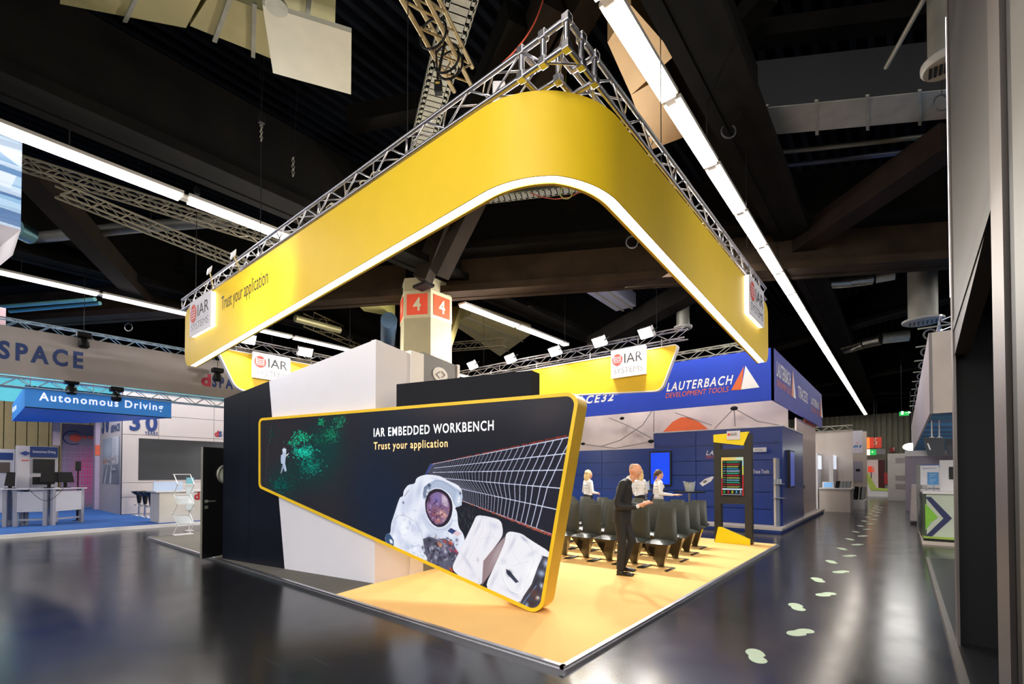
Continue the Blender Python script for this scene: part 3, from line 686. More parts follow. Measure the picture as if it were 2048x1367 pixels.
pt.poly([za(*q) for q in ((262, 600), (272, 630), (258, 665), (248, 683), (244, 678), (252, 640))], (140, 150, 175)); pt.blob(za(274, 490), 2.2, 2.8, (225, 228, 240)); pt.line([za(300, 522), za(304, 545)], .7, (210, 215, 235)); pt.blob(za(298, 530), 1, 1, (230, 215, 120))
# solar array
def hl(k, t): 
    H_ = (((672, 602), (1815, 378)), ((680, 636), (1800, 512)), ((672, 671), (1800, 650)), ((730, 716), (1780, 806)), ((860, 796), (1760, 990)), ((900, 898), (1740, 1212)))
    (ax, ay), (bx, by) = H_[k]; return (ax+(bx-ax)*t, ay+(by-ay)*t)
pt.poly(ZB((665, 600), (1825, 374), (1690, 1195), (1290, 1045), (900, 895), (760, 730), (610, 695)), (38, 38, 50))
pt.poly(ZB((650, 600), (690, 592), (620, 690), (600, 700)), (70, 84, 150), .8)
for _ in range(900):
    t = rr.random(); k = rr.random()*5; a_, c_ = hl(int(k), t), hl(min(5, int(k)+1), t); f = k-int(k); p = (a_[0]+(c_[0]-a_[0])*f, a_[1]+(c_[1]-a_[1])*f); g = rr.uniform(45, 105)
    pt.blob(zb_(*p), .7, .7, (g, g, g*1.2), .6)
T_ = []; x = 0.0; i = 0
while x < 1.0: T_.append(x); x += (.0075+.058*x**1.1)*(1.0 if i % 2 else 1.15); i += 1
for i, t in enumerate(T_):
    P = []
    for k in range(6):
        tt = t-.045*k*(.4+t*.75); q = hl(k, max(-.05, tt)); P.append(q)
    Q = []
    for k in range(5):
        for j in range(6): f = j/6; Q.append((P[k][0]+(P[k+1][0]-P[k][0])*f, P[k][1]+(P[k+1][1]-P[k][1])*f+6*t*math.sin(f*math.pi)))
    Q.append(P[5]); pt.line(ZB(*Q), .9+2.0*t, (205, 210, 235), .6+.4*t)
for k in range(6):
    for (t0, t1) in ((0, .35), (.35, .7), (.7, 1)): pt.line(ZB(hl(k, t0), hl(k, t1)), 1.1+1.9*t1, (222, 226, 250), .95)
for k in range(240):
    t = rr.random()**.8; q = hl(0, t); pt.blob(zb_(q[0], q[1]-(4+14*t)), .8+1.2*t, .6+.6*t, (rr.randint(110, 190), 52, 40), .8)
    q = hl(5, t); pt.blob(zb_(q[0], q[1]+(4+22*t)*rr.random()), .9+1.6*t, .7+1.1*t, (rr.randint(120, 215), rr.randint(50, 110), rr.randint(40, 90)), .75)
pt.poly(ZB((900, 905), (1290, 1058), (1700, 1225), (1660, 1367), (830, 1367), (840, 960)), (34, 36, 44))
for _ in range(46):
    x = rr.uniform(845, 1010); y = rr.uniform(975, 1140); l = rr.uniform(15, 45); pt.line(ZB((x, y), (x+l*rr.choice((.5, -.5)), y-l)), .35, (190, 190, 200), .7)
# astronaut
S0, S1, S2 = (232, 236, 248), (196, 206, 232), (150, 162, 198)
pt.poly(soft(ZC((285, 560), (282, 500), (295, 478), (325, 475), (330, 395), (352, 330), (400, 178), (428, 172), (432, 125), (470, 75), (525, 68), (535, 25), (570, 4), (620, -8), (680, -4), (740, 8), (800, 45), (860, 70), (890, 90), (915, 135), (905, 250), (850, 262), (872, 300), (880, 420), (930, 490), (940, 620), (800, 790), (610, 700), (470, 640), (345, 580))), S0, clip=True)
for (x, y, rx, ry, c, al, an) in ((480, 200, 18, 40, S2, .35, .4), (560, 120, 10, 30, S2, .45, .3), (430, 250, 12, 30, S1, .6, 0), (600, 330, 16, 22, S2, .45, 0), (520, 430, 26, 12, S2, .35, .6), (400, 500, 10, 34, S1, .7, -.3), (470, 590, 30, 14, S2, .45, .5), (760, 540, 22, 30, S1, .5, 0), (690, 470, 26, 10, S2, .4, .2), (560, 380, 10, 26, S1, .6, .2), (350, 420, 7, 30, S2, .5, .3), (860, 520, 14, 24, S1, .6, 0), (540, 640, 22, 14, (255, 255, 255), .7, .3), (430, 430, 14, 34, (255, 255, 255), .6, .1), (640, 500, 14, 10, S2, .5, 0), (510, 60, 6, 20, S1, .5, .4), (700, 30, 22, 5, S2, .3, .2)):
    pt.blob(zc(x, y), rx/1.8, ry/1.8, c, al, an)
for _ in range(190):
    x = rr.uniform(340, 900); y = rr.uniform(280, 720); c = rr.choice((S1, S2, (255, 255, 255), S0)); pt.blob(zc(x, y), rr.uniform(1.5, 5), rr.uniform(.6, 2), c, .4, rr.uniform(-1, 1.2))
pt.line(ZC((360, 360), (395, 325), (450, 330), (520, 375), (575, 445), (590, 520)), .9, (90, 100, 130), .7); pt.line(ZC((440, 170), (475, 120)), 1.2, (25, 28, 40), .9); pt.blob(zc(430, 222), 1.8, 1.8, (70, 80, 100)); pt.line(ZC((400, 180), (362, 330), (332, 430)), .7, (120, 130, 165), .7)
pt.clip = None
pt.poly(ZC((285, 480), (320, 478), (352, 530), (352, 578), (300, 556), (284, 540)), (58, 84, 120)); pt.poly(ZC((315, 520), (340, 528), (345, 560), (322, 552)), (225, 230, 240))
pt.poly(soft(ZC((590, 150), (610, 90), (640, 62), (690, 35), (745, 38), (800, 62), (850, 95), (905, 130), (918, 170), (905, 248), (865, 262), (845, 235), (830, 190), (800, 140), (740, 105), (690, 100), (650, 120), (622, 160), (610, 200), (588, 190))), (176, 188, 212))
pt.poly(ZC((600, 95), (640, 62), (662, 75), (650, 110), (628, 178), (600, 185), (590, 150)), (120, 132, 160)); pt.poly(ZC((868, 140), (912, 138), (908, 245), (862, 252), (852, 215)), (196, 206, 226))
for p in ((632, 122), (626, 152), (885, 185), (882, 212)): pt.blob(zc(*p), 2.4, 2.6, (250, 252, 255))
for p in ((640, 80), (895, 146)): pt.blob(zc(*p), 2.0, 2.0, (40, 44, 60))
pt.line(ZC((672, 70), (690, 42), (742, 46), (800, 78), (860, 128)), .7, (84, 92, 120))
pt.poly(soft(ZC((608, 215), (622, 170), (645, 130), (690, 108), (740, 112), (790, 145), (825, 200), (835, 260), (826, 330), (800, 385), (760, 418), (715, 425), (670, 400), (632, 345), (612, 285))), (46, 38, 52))
pt.poly(soft(ZC((622, 225), (640, 175), (672, 145), (715, 132), (760, 150), (795, 190), (812, 245), (806, 310), (782, 365), (745, 400), (705, 405), (665, 375), (635, 320), (620, 270))), (126, 98, 140), clip=True)
for (x, y, rx, ry, c, al) in ((705, 190, 40, 45, (134, 118, 178), .9), (770, 190, 22, 28, (215, 190, 205), .8), (690, 310, 50, 40, (120, 76, 96), .8), (740, 300, 22, 20, (214, 160, 150), .8), (650, 250, 12, 18, (160, 130, 180), .9), (700, 215, 12, 22, (70, 58, 110), .8), (770, 330, 22, 25, (235, 190, 160), .7), (640, 195, 12, 22, (60, 40, 56), .9), (715, 370, 25, 14, (196, 120, 100), .8), (625, 285, 6, 6, (240, 150, 110), .9)): pt.blob(zc(x, y), rx/4, ry/4, c, al)
for _ in range(90):
    x = rr.gauss(715, 45); y = rr.gauss(315, 45); pt.blob(zc(x, y), rr.uniform(.6, 2.2), rr.uniform(.5, 1.6), rr.choice(((235, 205, 200), (70, 34, 50), (200, 110, 90), (120, 80, 110), (50, 30, 44))), .8)
pt.poly(ZC((742, 150), (790, 195), (800, 262), (762, 250), (745, 235)), (214, 196, 214), .55); pt.line(ZC((742, 140), (740, 245), (775, 262)), .6, (52, 40, 70)); pt.clip = None
pt.poly(soft(ZC((575, 330), (600, 300), (640, 375), (690, 425), (740, 432), (800, 400), (828, 350), (838, 390), (800, 450), (730, 480), (660, 465), (610, 420))), (205, 212, 232)); pt.line(ZC((590, 335), (640, 400), (700, 445), (770, 440), (825, 395)), .8, (130, 140, 175))
# flag patch, chest pack
pt.poly(ZC((792, 455), (818, 430), (905, 478), (868, 502)), (236, 236, 242))
for k in range(5):
    f = k/5; a_ = (818-26*f, 430+25*f); b_ = (905-37*f, 478+24*f); pt.line(ZC(a_, b_), .75, (176, 48, 70))
pt.poly(ZC((792, 455), (818, 430), (862, 454), (832, 480)), (44, 58, 110)); 
for k in range(10): pt.blob(zc(806+(k % 5)*9+k//5*4, 450+(k % 5)*5+k//5*(-8)), .35, .35, (235, 235, 245))
pt.poly(ZC((590, 520), (640, 500), (700, 520), (770, 515), (840, 560), (880, 640), (850, 730), (800, 785), (720, 745), (640, 705), (610, 640)), (92, 92, 112)); pt.blob(zc(660, 560), 12, 9, (62, 64, 80), .8); pt.blob(zc(760, 600), 12, 10, (150, 150, 172), .7)
for _ in range(190):
    x = rr.gauss(725, 75); y = rr.gauss(610, 55)
    if y > 470+abs(x-730)*.2 and x > 585 and y < 430+(x)*.5: pt.blob(zc(x, y), rr.uniform(1.2, 4.5), rr.uniform(.8, 3.2), rr.choice(((44, 44, 56), (70, 70, 88), (120, 124, 150), (206, 210, 226), (100, 84, 110), (36, 34, 44))), .75, rr.uniform(0, 3))
for (x, y, c) in ((730, 565, (232, 120, 60)), (815, 552, (235, 80, 45)), (700, 560, (60, 40, 40)), (860, 620, (190, 60, 80)), (770, 540, (180, 70, 60)), (820, 610, (150, 60, 90)), (822, 770, (235, 90, 50))): pt.blob(zc(x, y), 4.5, 2.6, c, .9, .6)
for p, q in (((660, 590), (640, 690)), ((720, 620), (700, 720)), ((790, 660), (760, 740))): pt.line(ZC(p, q), 3.2, (64, 64, 82)); pt.line(ZC(p, q), 1., (190, 194, 215))
pt.poly(soft(ZC((478, 600), (520, 560), (570, 575), (600, 640), (610, 695), (470, 640))), (238, 241, 252)); 
for _ in range(40): pt.blob(zc(rr.uniform(480, 600), rr.uniform(570, 690)), 3, .9, rr.choice((S1, S2)), .6, rr.uniform(-.5, 1))
# white equipment bags
pt.poly(soft(ZC((822, 762), (880, 640), (1000, 390), (1028, 325), (1100, 330), (1232, 362), (1250, 480), (1200, 560), (1085, 700), (1075, 925), (900, 835))), (238, 236, 242), clip=True)
for (x, y, rx, ry, c, al, an) in ((1040, 420, 8, 60, (176, 178, 205), .5, .5), (1170, 410, 40, 20, (205, 208, 228), .8, .3), (940, 640, 10, 50, (200, 200, 215), .6, .55), (1120, 520, 12, 60, (196, 198, 216), .5, .4), (960, 720, 12, 60, (190, 190, 208), .6, -.7), (1000, 820, 30, 20, (214, 212, 226), .6, 0), (1040, 690, 9, 14, (180, 180, 190), .6, 0), (1050, 880, 10, 40, (210, 210, 225), .6, .2)): pt.blob(zc(x, y), rx/3.4, ry/3.4, c, al, an)
for q in (((1040, 330), (1000, 470), (930, 640), (860, 760)), ((1090, 340), (1085, 430), (1030, 560), (960, 700), (930, 800)), ((1150, 350), (1140, 450), (1200, 540)), ((1200, 380), (1170, 480), (1100, 620)), ((900, 640), (960, 690), (1060, 700)), ((980, 470), (1060, 520), (1180, 500))):
    pt.line(ZC(*q), 1.1, (182, 184, 206), .55); pt.line([(x+1.2, y+.6) for x, y in ZC(*q)], .9, (255, 255, 255), .6)
pt.line(ZC((822, 762), (880, 640), (1000, 390), (1028, 325)), .7, (170, 170, 188)); pt.line(ZC((1030, 327), (1100, 350), (1235, 362)), .7, (185, 186, 205)); pt.clip = None
pt.poly(ZC((1262, 500), (1262, 560), (1200, 710), (1130, 820), (1072, 900), (1085, 700), (1150, 620)), (150, 128, 132)); pt.blob(zc(1200, 640), 8, 30, (188, 172, 176), .7, .5)
pt.poly(soft(ZC((1090, 925), (1190, 712), (1262, 545), (1268, 480), (1300, 455), (1400, 475), (1460, 520), (1655, 640), (1600, 760), (1480, 900), (1370, 1060), (1250, 1005))), (240, 239, 244), clip=True)
for (x, y, rx, ry, c, al, an) in ((1320, 560, 12, 60, (190, 190, 212), .6, .5), (1420, 520, 30, 10, (150, 155, 185), .7, .6), (1250, 700, 20, 16, (212, 212, 226), .8, 0), (1480, 640, 40, 14, (200, 202, 220), .6, -.5), (1170, 850, 14, 60, (196, 196, 212), .6, .5), (1320, 960, 60, 14, (206, 206, 222), .7, .4), (1380, 880, 14, 40, (212, 212, 228), .7, .4), (1480, 780, 40, 60, (255, 255, 255), .7, .4)): pt.blob(zc(x, y), rx/3.4, ry/3.4, c, al, an)
for q in (((1310, 470), (1290, 600), (1230, 720)), ((1400, 490), (1480, 600), (1560, 660)), ((1345, 480), (1330, 640), (1420, 760)), ((1200, 720), (1330, 740), (1460, 700)), ((1150, 850), (1250, 930), (1380, 1000)), ((1480, 560), (1500, 700), (1440, 850)), ((1180, 760), (1160, 900))):
    pt.line(ZC(*q), 1.2, (180, 184, 206), .5); pt.line([(x+1.2, y+.6) for x, y in ZC(*q)], .9, (255, 255, 255), .6)
pt.line(ZC((1240, 770), (1262, 860), (1310, 940), (1370, 965), (1410, 930), (1400, 870)), 1.6, (255, 255, 255)); pt.line(ZC((1232, 775), (1252, 865), (1302, 950), (1372, 975)), .6, (170, 170, 190)); pt.clip = None
pt.poly(ZC((1270, 765), (1300, 780), (1375, 870), (1350, 880), (1275, 800)), (60, 66, 84)); pt.blob(zc(1298, 800), 5, 5, (44, 48, 62))
pt.poly(ZC((1565, 655), (1655, 680), (1640, 760), (1625, 840), (1612, 960), (1575, 1050), (1510, 1090), (1440, 1100), (1365, 1060), (1480, 890)), (64, 62, 74), clip=True)
for p, q, w_, c in (((1570, 660), (1375, 1060), 2.6, (190, 194, 212)), ((1600, 690), (1420, 1060), 1.2, (24, 24, 34)), ((1640, 700), (1500, 1020), 1.6, (30, 30, 42)), ((1520, 900), (1400, 1060), 2.4, (110, 150, 196))): pt.line(ZC(p, q), w_, c)
for (x, y, rx, ry, c) in ((1600, 720, 26, 30, (196, 206, 232)), (1560, 800, 30, 24, (170, 186, 220)), (1500, 960, 36, 30, (96, 62, 60)), (1480, 1050, 40, 22, (60, 46, 52)), (1530, 1000, 16, 14, (240, 226, 205)), (1560, 900, 14, 20, (210, 216, 232)), (1600, 860, 18, 12, (40, 36, 44)), (1440, 1060, 14, 20, (150, 180, 220)), (1515, 1010, 6, 4, (250, 120, 60)), (1575, 960, 10, 30, (110, 90, 90))): pt.blob(zc(x, y), rx/4, ry/4, c, .9)
pt.line(ZC((1600, 850), (1612, 940), (1580, 1030), (1500, 1075)), 1.8, (92, 84, 92)); pt.clip = None
im = pt.image('screen_picture'); smt = screen_mat('screen_picture', im, 1.02)
so = MB().add([W3(p, -.012) for p in i2], [tuple(range(len(i2)))]).done('picture', smt, ls, label='picture of an astronaut, solar panels and a forest')
uvq(so, lambda v: (((v-LP).dot(DW)-smin)/(smax-smin), (v.z-zmin)/(zmax-zmin)))
def scr_txt(s, bl, tr, hexc, e, bold, nm='lettering'):
    a, c = SZ(bl), SZ(tr); return txt(nm, s, W3(a, -.012), DW, (0, 0, 1), c[0]-a[0], c[1]-a[1], mat('screen_text_'+hexc[1:], hexc, .5, emit=e, ecol=hexc), ls, bold=bold, gap=.004)
scr_txt('IAR EMBEDDED WORKBENCH', (746.5, 873.2), (986.5, 839.5), '#fdfeff', 1.0, .012)
scr_txt('Trust your application', (746.5, 903.5), (894.5, 876.8), '#f8c080', 1.0, .012)
# ================================================================== totem, chairs, tables, people
KP = Vector((-1.24, 8.24, .05)); KX = Vector((1, .03, 0)).normalized(); KN = Vector((.03, -1, 0)).normalized(); KZ = Vector((0, 0, 1)); kw = .80
def K2(s, z, k=0): return KP+KX*s+KZ*z+KN*k
tk = thing('info_totem', 'tall black and yellow totem with a schedule screen at the carpet corner', 'totem', KP)
kbk = mat('totem_black', '#23221f', .5); kyel = mat('totem_yellow', '#fbe00a', .45, var=.01)
kh = 2.50
def kbox(s0, s1, z0, z1, n0, n1, name, m_): return MB().obox(K2(s0, z0, n0), KX*(s1-s0), -KN*(n0-n1), KZ*(z1-z0)).done(name, m_, tk)
kbox(0, .145, .0, kh, 0, -.19, 'post', kbk); kbox(kw-.145, kw, 0, kh, 0, -.19, 'post', kbk)
kbox(.145, kw-.145, 2.0, 2.16, -.0, -.10, 'crossbar', kbk); kbox(.145, kw-.145, .90, 1.06, 0, -.10, 'crossbar', kbk)
sb_ = kbox(.145, kw-.145, 1.06, 2.0, -.0, -.08, 'screen_housing', blk)
MB().prism([K2(0, kh+.005, .025), K2(0, kh-.17, .025), K2(kw*.80, kh-.27, .025), K2(kw*.95, kh+.04, .025)], -KN*.08).done('yellow_cap', kyel, tk)
MB().prism([K2(.02, 0, .07), K2(.96*kw, .0, .07), K2(.96*kw, .13, .07), K2(.16, .36, .07), K2(.10, .36, .07)], -KN*.10).done('yellow_foot', kyel, tk)
lbp = MB().obox(K2(.30, kh-.13, .03), KX*.28, -KN*.0+KN*.02, KZ*.20).done('logo_plate', wht, tk)
MB().add([K2(.345+.032*math.cos(i/16*6.283), kh-.01+.032*math.sin(i/16*6.283), .054) for i in range(16)], [tuple(range(16))]).done('emblem', red, lbp)
txt('lettering', 'IAR', K2(.39, kh-.045, .05), KX, KZ, .13, .075, ink, lbp)
# schedule picture
sp = Paint(270, 460, (14, 15, 20), 2)
for y in range(460):
    c = (235, 200, 90) if y < 150 else ((225, 215, 100) if y < 250 else (200, 40, 45)); sp.poly([(0, y), (12, y), (12, y+1), (0, y+1)], c); c2 = (170, 215, 225) if y < 100 else ((205, 215, 90) if y < 210 else (190, 40, 50)); sp.poly([(256, y), (270, y), (270, y+1), (256, y+1)], c2)
sp.poly([(0, 0), (270, 0), (270, 38), (0, 38)], (238, 196, 92)); sp.blob((230, 16), 80, 22, (165, 215, 225), .9); sp.blob((150, 20), 40, 16, (210, 220, 140), .6)
rs = random.Random(3)
for i, c in enumerate(((40, 190, 130), (200, 40, 50), (190, 210, 90), (30, 170, 220), (190, 220, 250), (60, 200, 150), (215, 40, 70), (180, 205, 80), (120, 190, 240), (40, 200, 150), (200, 40, 60), (180, 190, 90))):
    y = 48+i*27; sp.poly([(16, y+6), (54, y+6), (54, y+10), (16, y+10)], c)
    for k in range(2):
        x = 68
        while x < rs.uniform(190, 240): l = rs.uniform(5, 18); sp.poly([(x, y+3+k*9), (x+l, y+3+k*9), (x+l, y+8+k*9), (x, y+8+k*9)], c); x += l+3
sp.poly([(10, 374), (256, 374), (256, 390), (10, 390)], (200, 225, 240))
for i, c in enumerate(((40, 200, 80), (225, 40, 60), (215, 215, 60), (90, 180, 235), (190, 205, 230))):
    sp.blob((34+i*50, 408), 10, 10, c, 1, 0, 8); sp.poly([(20+i*50, 424), (48+i*50, 424), (48+i*50, 430), (20+i*50, 430)], c)
sp.poly([(14, 444), (250, 444), (250, 449), (14, 449)], (190, 195, 210))
q = MB().add([K2(.165, 1.09, .003), K2(kw-.165, 1.09, .003), K2(kw-.165, 1.97, .003), K2(.165, 1.97, .003)], [(0, 1, 2, 3)]).done('schedule_picture', screen_mat('schedule_picture', sp.image('schedule_picture')), sb_, label='lit schedule listing')
uvq(q, lambda v: (((v-KP).dot(KX)-.165)/(kw-.33), (v.z-.05-1.09)/.88))
txt('heading', 'IAR Tech Theater', K2(.19, 1.925, .006), KX, KZ, .30, .036, mat('heading_ochre', '#a88430', .5, emit=.6, ecol='#a88430'), sb_)

leather = mat('black_leather', '#363a36', .38, var=.06, bump=.1, bs=40); wedge = mat('black_lacquer', '#1f1a14', .14, coat=.6); padm = mat('foot_pad', '#141416', .4)
def make_chair():
    t = thing('theatre_chair', 'x', 'chair')
    b = MB()                                                       # seat cushion, front edge at y=-.24
    N = 10
    for i in range(N+1):
        pass
    def cushion(b, x0, x1, y0, y1, z0, z1, crown, axis, nx=8, ny=8, taper=0):
        vs = []; fs = []
        for side in (0, 1):
            for j in range(ny+1):
                for i in range(nx+1):
                    u = i/nx*2-1; v = j/ny*2-1; e = (1-abs(u)**5)*(1-abs(v)**5)
                    wdt = (x1-x0)/2*(1-taper*(j/ny)); x = (x0+x1)/2+u*wdt; y = y0+(y1-y0)*j/ny
                    z = (z1-.02+crown*e*(1-.35*v*v) if side else z0+.02-.02*e); vs.append((x, y, z) if axis == 'z' else (x, z, y))
        n = (nx+1)*(ny+1); f = lambda s, i, j: s*n+j*(nx+1)+i
        for j in range(ny):
            for i in range(nx):
                fs.append((f(1, i, j), f(1, i+1, j), f(1, i+1, j+1), f(1, i, j+1))); fs.append((f(0, i, j), f(0, i, j+1), f(0, i+1, j+1), f(0, i+1, j)))
        for i in range(nx): fs.append((f(0, i, 0), f(0, i+1, 0), f(1, i+1, 0), f(1, i, 0))); fs.append((f(0, i, ny), f(1, i, ny), f(1, i+1, ny), f(0, i+1, ny)))
        for j in range(ny): fs.append((f(0, 0, j), f(1, 0, j), f(1, 0, j+1), f(0, 0, j+1))); fs.append((f(0, nx, j), f(0, nx, j+1), f(1, nx, j+1), f(1, nx, j)))
        b.add(vs, fs)
    cushion(b, -.212, .212, -.21, .22, .40, .440, .055, 'z'); b.done('seat', leather, t, smooth=True)
    b = MB(); cushion(b, -.212, .212, .43, 1.0, .20, .25, .022, 'y', taper=.27)
    b.v = [(x, y+(z-.43)*.16 if True else y, z) for x, y, z in b.v]; b.f = [f[::-1] for f in b.f]; b.done('backrest', leather, t, smooth=True)
    b = MB(); rows = 7; vs = []
    for k in range(rows+1):
        f = k/rows; w_ = .045+.160*f**1.1; y = .015-.20*f**1.25; z = .012+.40*f; th = .035+.10*f
        vs += [(-w_, y, z), (w_, y, z), (w_, y+th, z), (-w_, y+th, z)]
    fs = [(0, 1, 2, 3), tuple(rows*4+i for i in (3, 2, 1, 0))]
    for k in range(rows):
        for i in range(4): fs.append((k*4+i, (k+1)*4+i, (k+1)*4+(i+1) % 4, k*4+(i+1) % 4))
    b.add(vs, fs); b.done('wedge_pedestal', wedge, t, smooth=True)
    MB().tube((-.21, .06, .012), (.21, .06, .012), .012, 6).done('base_bar', chrome, t, smooth=True)
    for s in (-1, 1):
        MB().box((s*.21-.028, -.27, .001), (s*.21+.028, .075, .018)).done('foot_pad', padm, t)
        MB().tube((s*.236, -.27, .006), (s*.236, .07, .006), .006, 4).done('foot_rail', chrome, t)
    MB().box((.19, .19, .46), (.225, .30, .50)).done('back_bracket', chrome, t)
    return t
C0_ = make_chair()
def dup(o, loc, rz, label, group=None):
    r = o.copy(); COL.objects.link(r); r.location = loc; r.rotation_euler = (0, 0, rz); r['label'] = label
    if group: r['group'] = group
    for ch in list(o.children):
        c = ch.copy(); COL.objects.link(c); c.parent = r
        for g in list(ch.children): d = g.copy(); COL.objects.link(d); d.parent = c
    return r
rowy = [4.50, 5.46, 6.32, 7.18]; rowx = [-1.02, -1.13, -1.22, -1.34]; used = False
rn = ['front row', 'second row', 'third row', 'back row']; cn = ['at the aisle end', 'second from the aisle', 'third from the aisle', 'fourth from the aisle', 'fifth from the aisle', 'sixth from the aisle', 'seventh from the aisle', 'eighth from the aisle']
C0_.location = (0, 0, -50)
for r_ in range(4):
    for c_ in range([5, 6, 7, 8][r_]):
        x = rowx[r_]-c_*.475; y = rowy[r_]-.02*c_; lab = 'black leather chair on a wedge foot, %s, %s' % (rn[r_], cn[c_]); loc = (x, y, .05); rz = R(random.uniform(-3, 3))
        if not used: C0_.location = loc; C0_['label'] = lab; C0_['group'] = 'black theatre chairs in rows'; used = True
        else: dup(C0_, loc, rz, lab, 'black theatre chairs in rows')

# bar tables behind the chairs
def bar_table(x, y, z0, h, label, r=.42):
    t = thing('bar_table', label, 'table', (x, y, z0))
    MB().lathe((x, y, z0), [(r, h-.03), (r, h)], 28).done('table_top', dkmetal, t, smooth=True)
    MB().tube((x, y, z0+.02), (x, y, z0+h-.03), .035, 10).done('pole', chrome, t, smooth=True)
    MB().lathe((x, y, z0), [(.24, 0), (.22, .02)], 20).done('foot_plate', chrome, t, smooth=True); return t
TA = PYY(1379, 982, 10.1); TB = PYY(1293, 979, 9.9)
bar_table(TA.x, TA.y, 0, TA.z, 'round black bar table holding the ice bucket'); bar_table(TB.x, TB.y, 0, TB.z, 'black bar table with the open laptop behind the women', .62)
# ice bucket with bottles
ib = thing('ice_bucket', 'clear crumpled ice bucket with small bottles on the right bar table', 'bucket', (TA.x, TA.y, TA.z))
gl = bpy.data.materials.new('clear_plastic'); gl.use_nodes = True; g = gl.node_tree.nodes['Principled BSDF']; g.inputs['Base Color'].default_value = (.75, .8, .85, 1); g.inputs['Roughness'].default_value = .15; g.inputs['Transmission Weight'].default_value = .5
b = MB(); prof = []; n = 18; vs = []
for k, (rr_, z) in enumerate(((.12, 0), (.13, .08), (.15, .18), (.17, .25))):
    for i in range(n): a = 2*math.pi*i/n; q = 1+.04*math.sin(3*a+k); zz = z+(.04*math.cos(2*a) if k == 3 else 0); vs.append((TA.x+rr_*q*math.cos(a), TA.y+rr_*q*math.sin(a), TA.z+zz))
b.add(vs, [(k*n+i, k*n+(i+1) % n, (k+1)*n+(i+1) % n, (k+1)*n+i) for k in range(3) for i in range(n)]+[tuple(range(n))]); b.done('bucket', gl, ib, smooth=True)
for j in range(7):
    a = j*.9; x, y = TA.x+.075*math.cos(a), TA.y+.075*math.sin(a); MB().lathe((x, y, TA.z+.02), [(.025, 0), (.025, .13), (.01, .18), (.01, .22), (.014, .22), (.014, .24)], 8).done('bottle', mat('bottle_glass', '#b8b48c', .2), ib, smooth=True)
lp = thing('laptop', 'open silver laptop on the left bar table', 'laptop', (TB.x, TB.y, TB.z))
LC = PYY(1291, 977, TB.y-.05); z = TB.z
MB().box((LC.x-.17, LC.y-.12, z), (LC.x+.17, LC.y+.12, z+.018)).done('keyboard_base', alu, lp)
MB().obox((LC.x-.17, LC.y-.12, z+.018), (.34, 0, 0), (0, -.07, .23), (0, .012, 0)).done('display_lid', mat('laptop_lid', '#b9c2d2', .4, emit=.45, ecol='#aeb9cc'), lp)
MB().tube((LC.x+.02, LC.y+.2, z), (LC.x+.02, LC.y+.2, z+.28), .03, 8, .012).done('water_bottle', gl, lp)
sn = tag(MB().box((TB.x-.62, TB.y-.15, z), (TB.x-.42, TB.y+.1, z+.16)).done('card_reader', dkmetal, bevel=.01), 'small black box at the left end of the bar table', 'box')

# ---- people: each body one remeshed surface, clothes the same way
def fuse(b, name, mt, parent, vox=.011, sm=4, origin=None, rot=0, label=None):
    me = b.data('t', mt); ob = bpy.data.objects.new('t', me); COL.objects.link(ob)
    r = ob.modifiers.new('r', 'REMESH'); r.mode = 'VOXEL'; r.voxel_size = vox; r.use_smooth_shade = True
    s = ob.modifiers.new('s', 'SMOOTH'); s.iterations = sm; s.factor = .5
    dg = bpy.context.evaluated_depsgraph_get(); dg.update(); nm = bpy.data.meshes.new_from_object(ob.evaluated_get(dg)); nm.name = name
    bpy.data.objects.remove(ob); o = bpy.data.objects.new(name, nm); COL.objects.link(o); o.parent = parent
    if not nm.materials: nm.materials.append(mt)
    nm.polygons.foreach_set('use_smooth', [True]*len(nm.polygons))
    if label: o['label'] = label
    return o
def limb(b, pts, n=12):
    """pts = [(point, radius)...]: tapered tubes with balls at the joints"""
    for (p, r), (q, s) in zip(pts, pts[1:]): b.tube(p, q, r, n, s)
    for p, r in pts: b.ell(p, (r, r, r), n, 8)
def hand(b, w, fw, up, s=1.0, curl=.5, k=1):
    """w wrist, fw finger direction, up back of the hand"""
    w, fw, up = Vector(w), Vector(fw).normalized(), Vector(up).normalized(); sd = fw.cross(up).normalized()*k; L = .085*s
    b.obox(w-sd*.038*s-up*.013*s, fw*L, sd*.076*s, up*.027*s)
    for i, ln in enumerate((.068, .078, .073, .056)):
        p = w+fw*L+sd*(-.028+.019*i)*s; d = fw; r = .0088*s
        for j in range(3):
            q = p+d*ln*s*(.45, .32, .25)[j]; b.tube(p, q, r, 8, r*.92); b.ell(q, (r*.92,)*3, 8, 6); p = q; r *= .92; d = (d*math.cos(curl)-up*math.sin(curl)).normalized()
    p = w+fw*.02*s-sd*.036*s; d = (fw*.6-sd*.75-up*.25).normalized(); r = .0105*s
    for j in range(3): q = p+d*(.04, .032, .026)[j]*s; b.tube(p, q, r, 8, r*.9); b.ell(q, (r*.9,)*3, 8, 6); p = q; r *= .9; d = (d+fw*.35-up*.25).normalized()
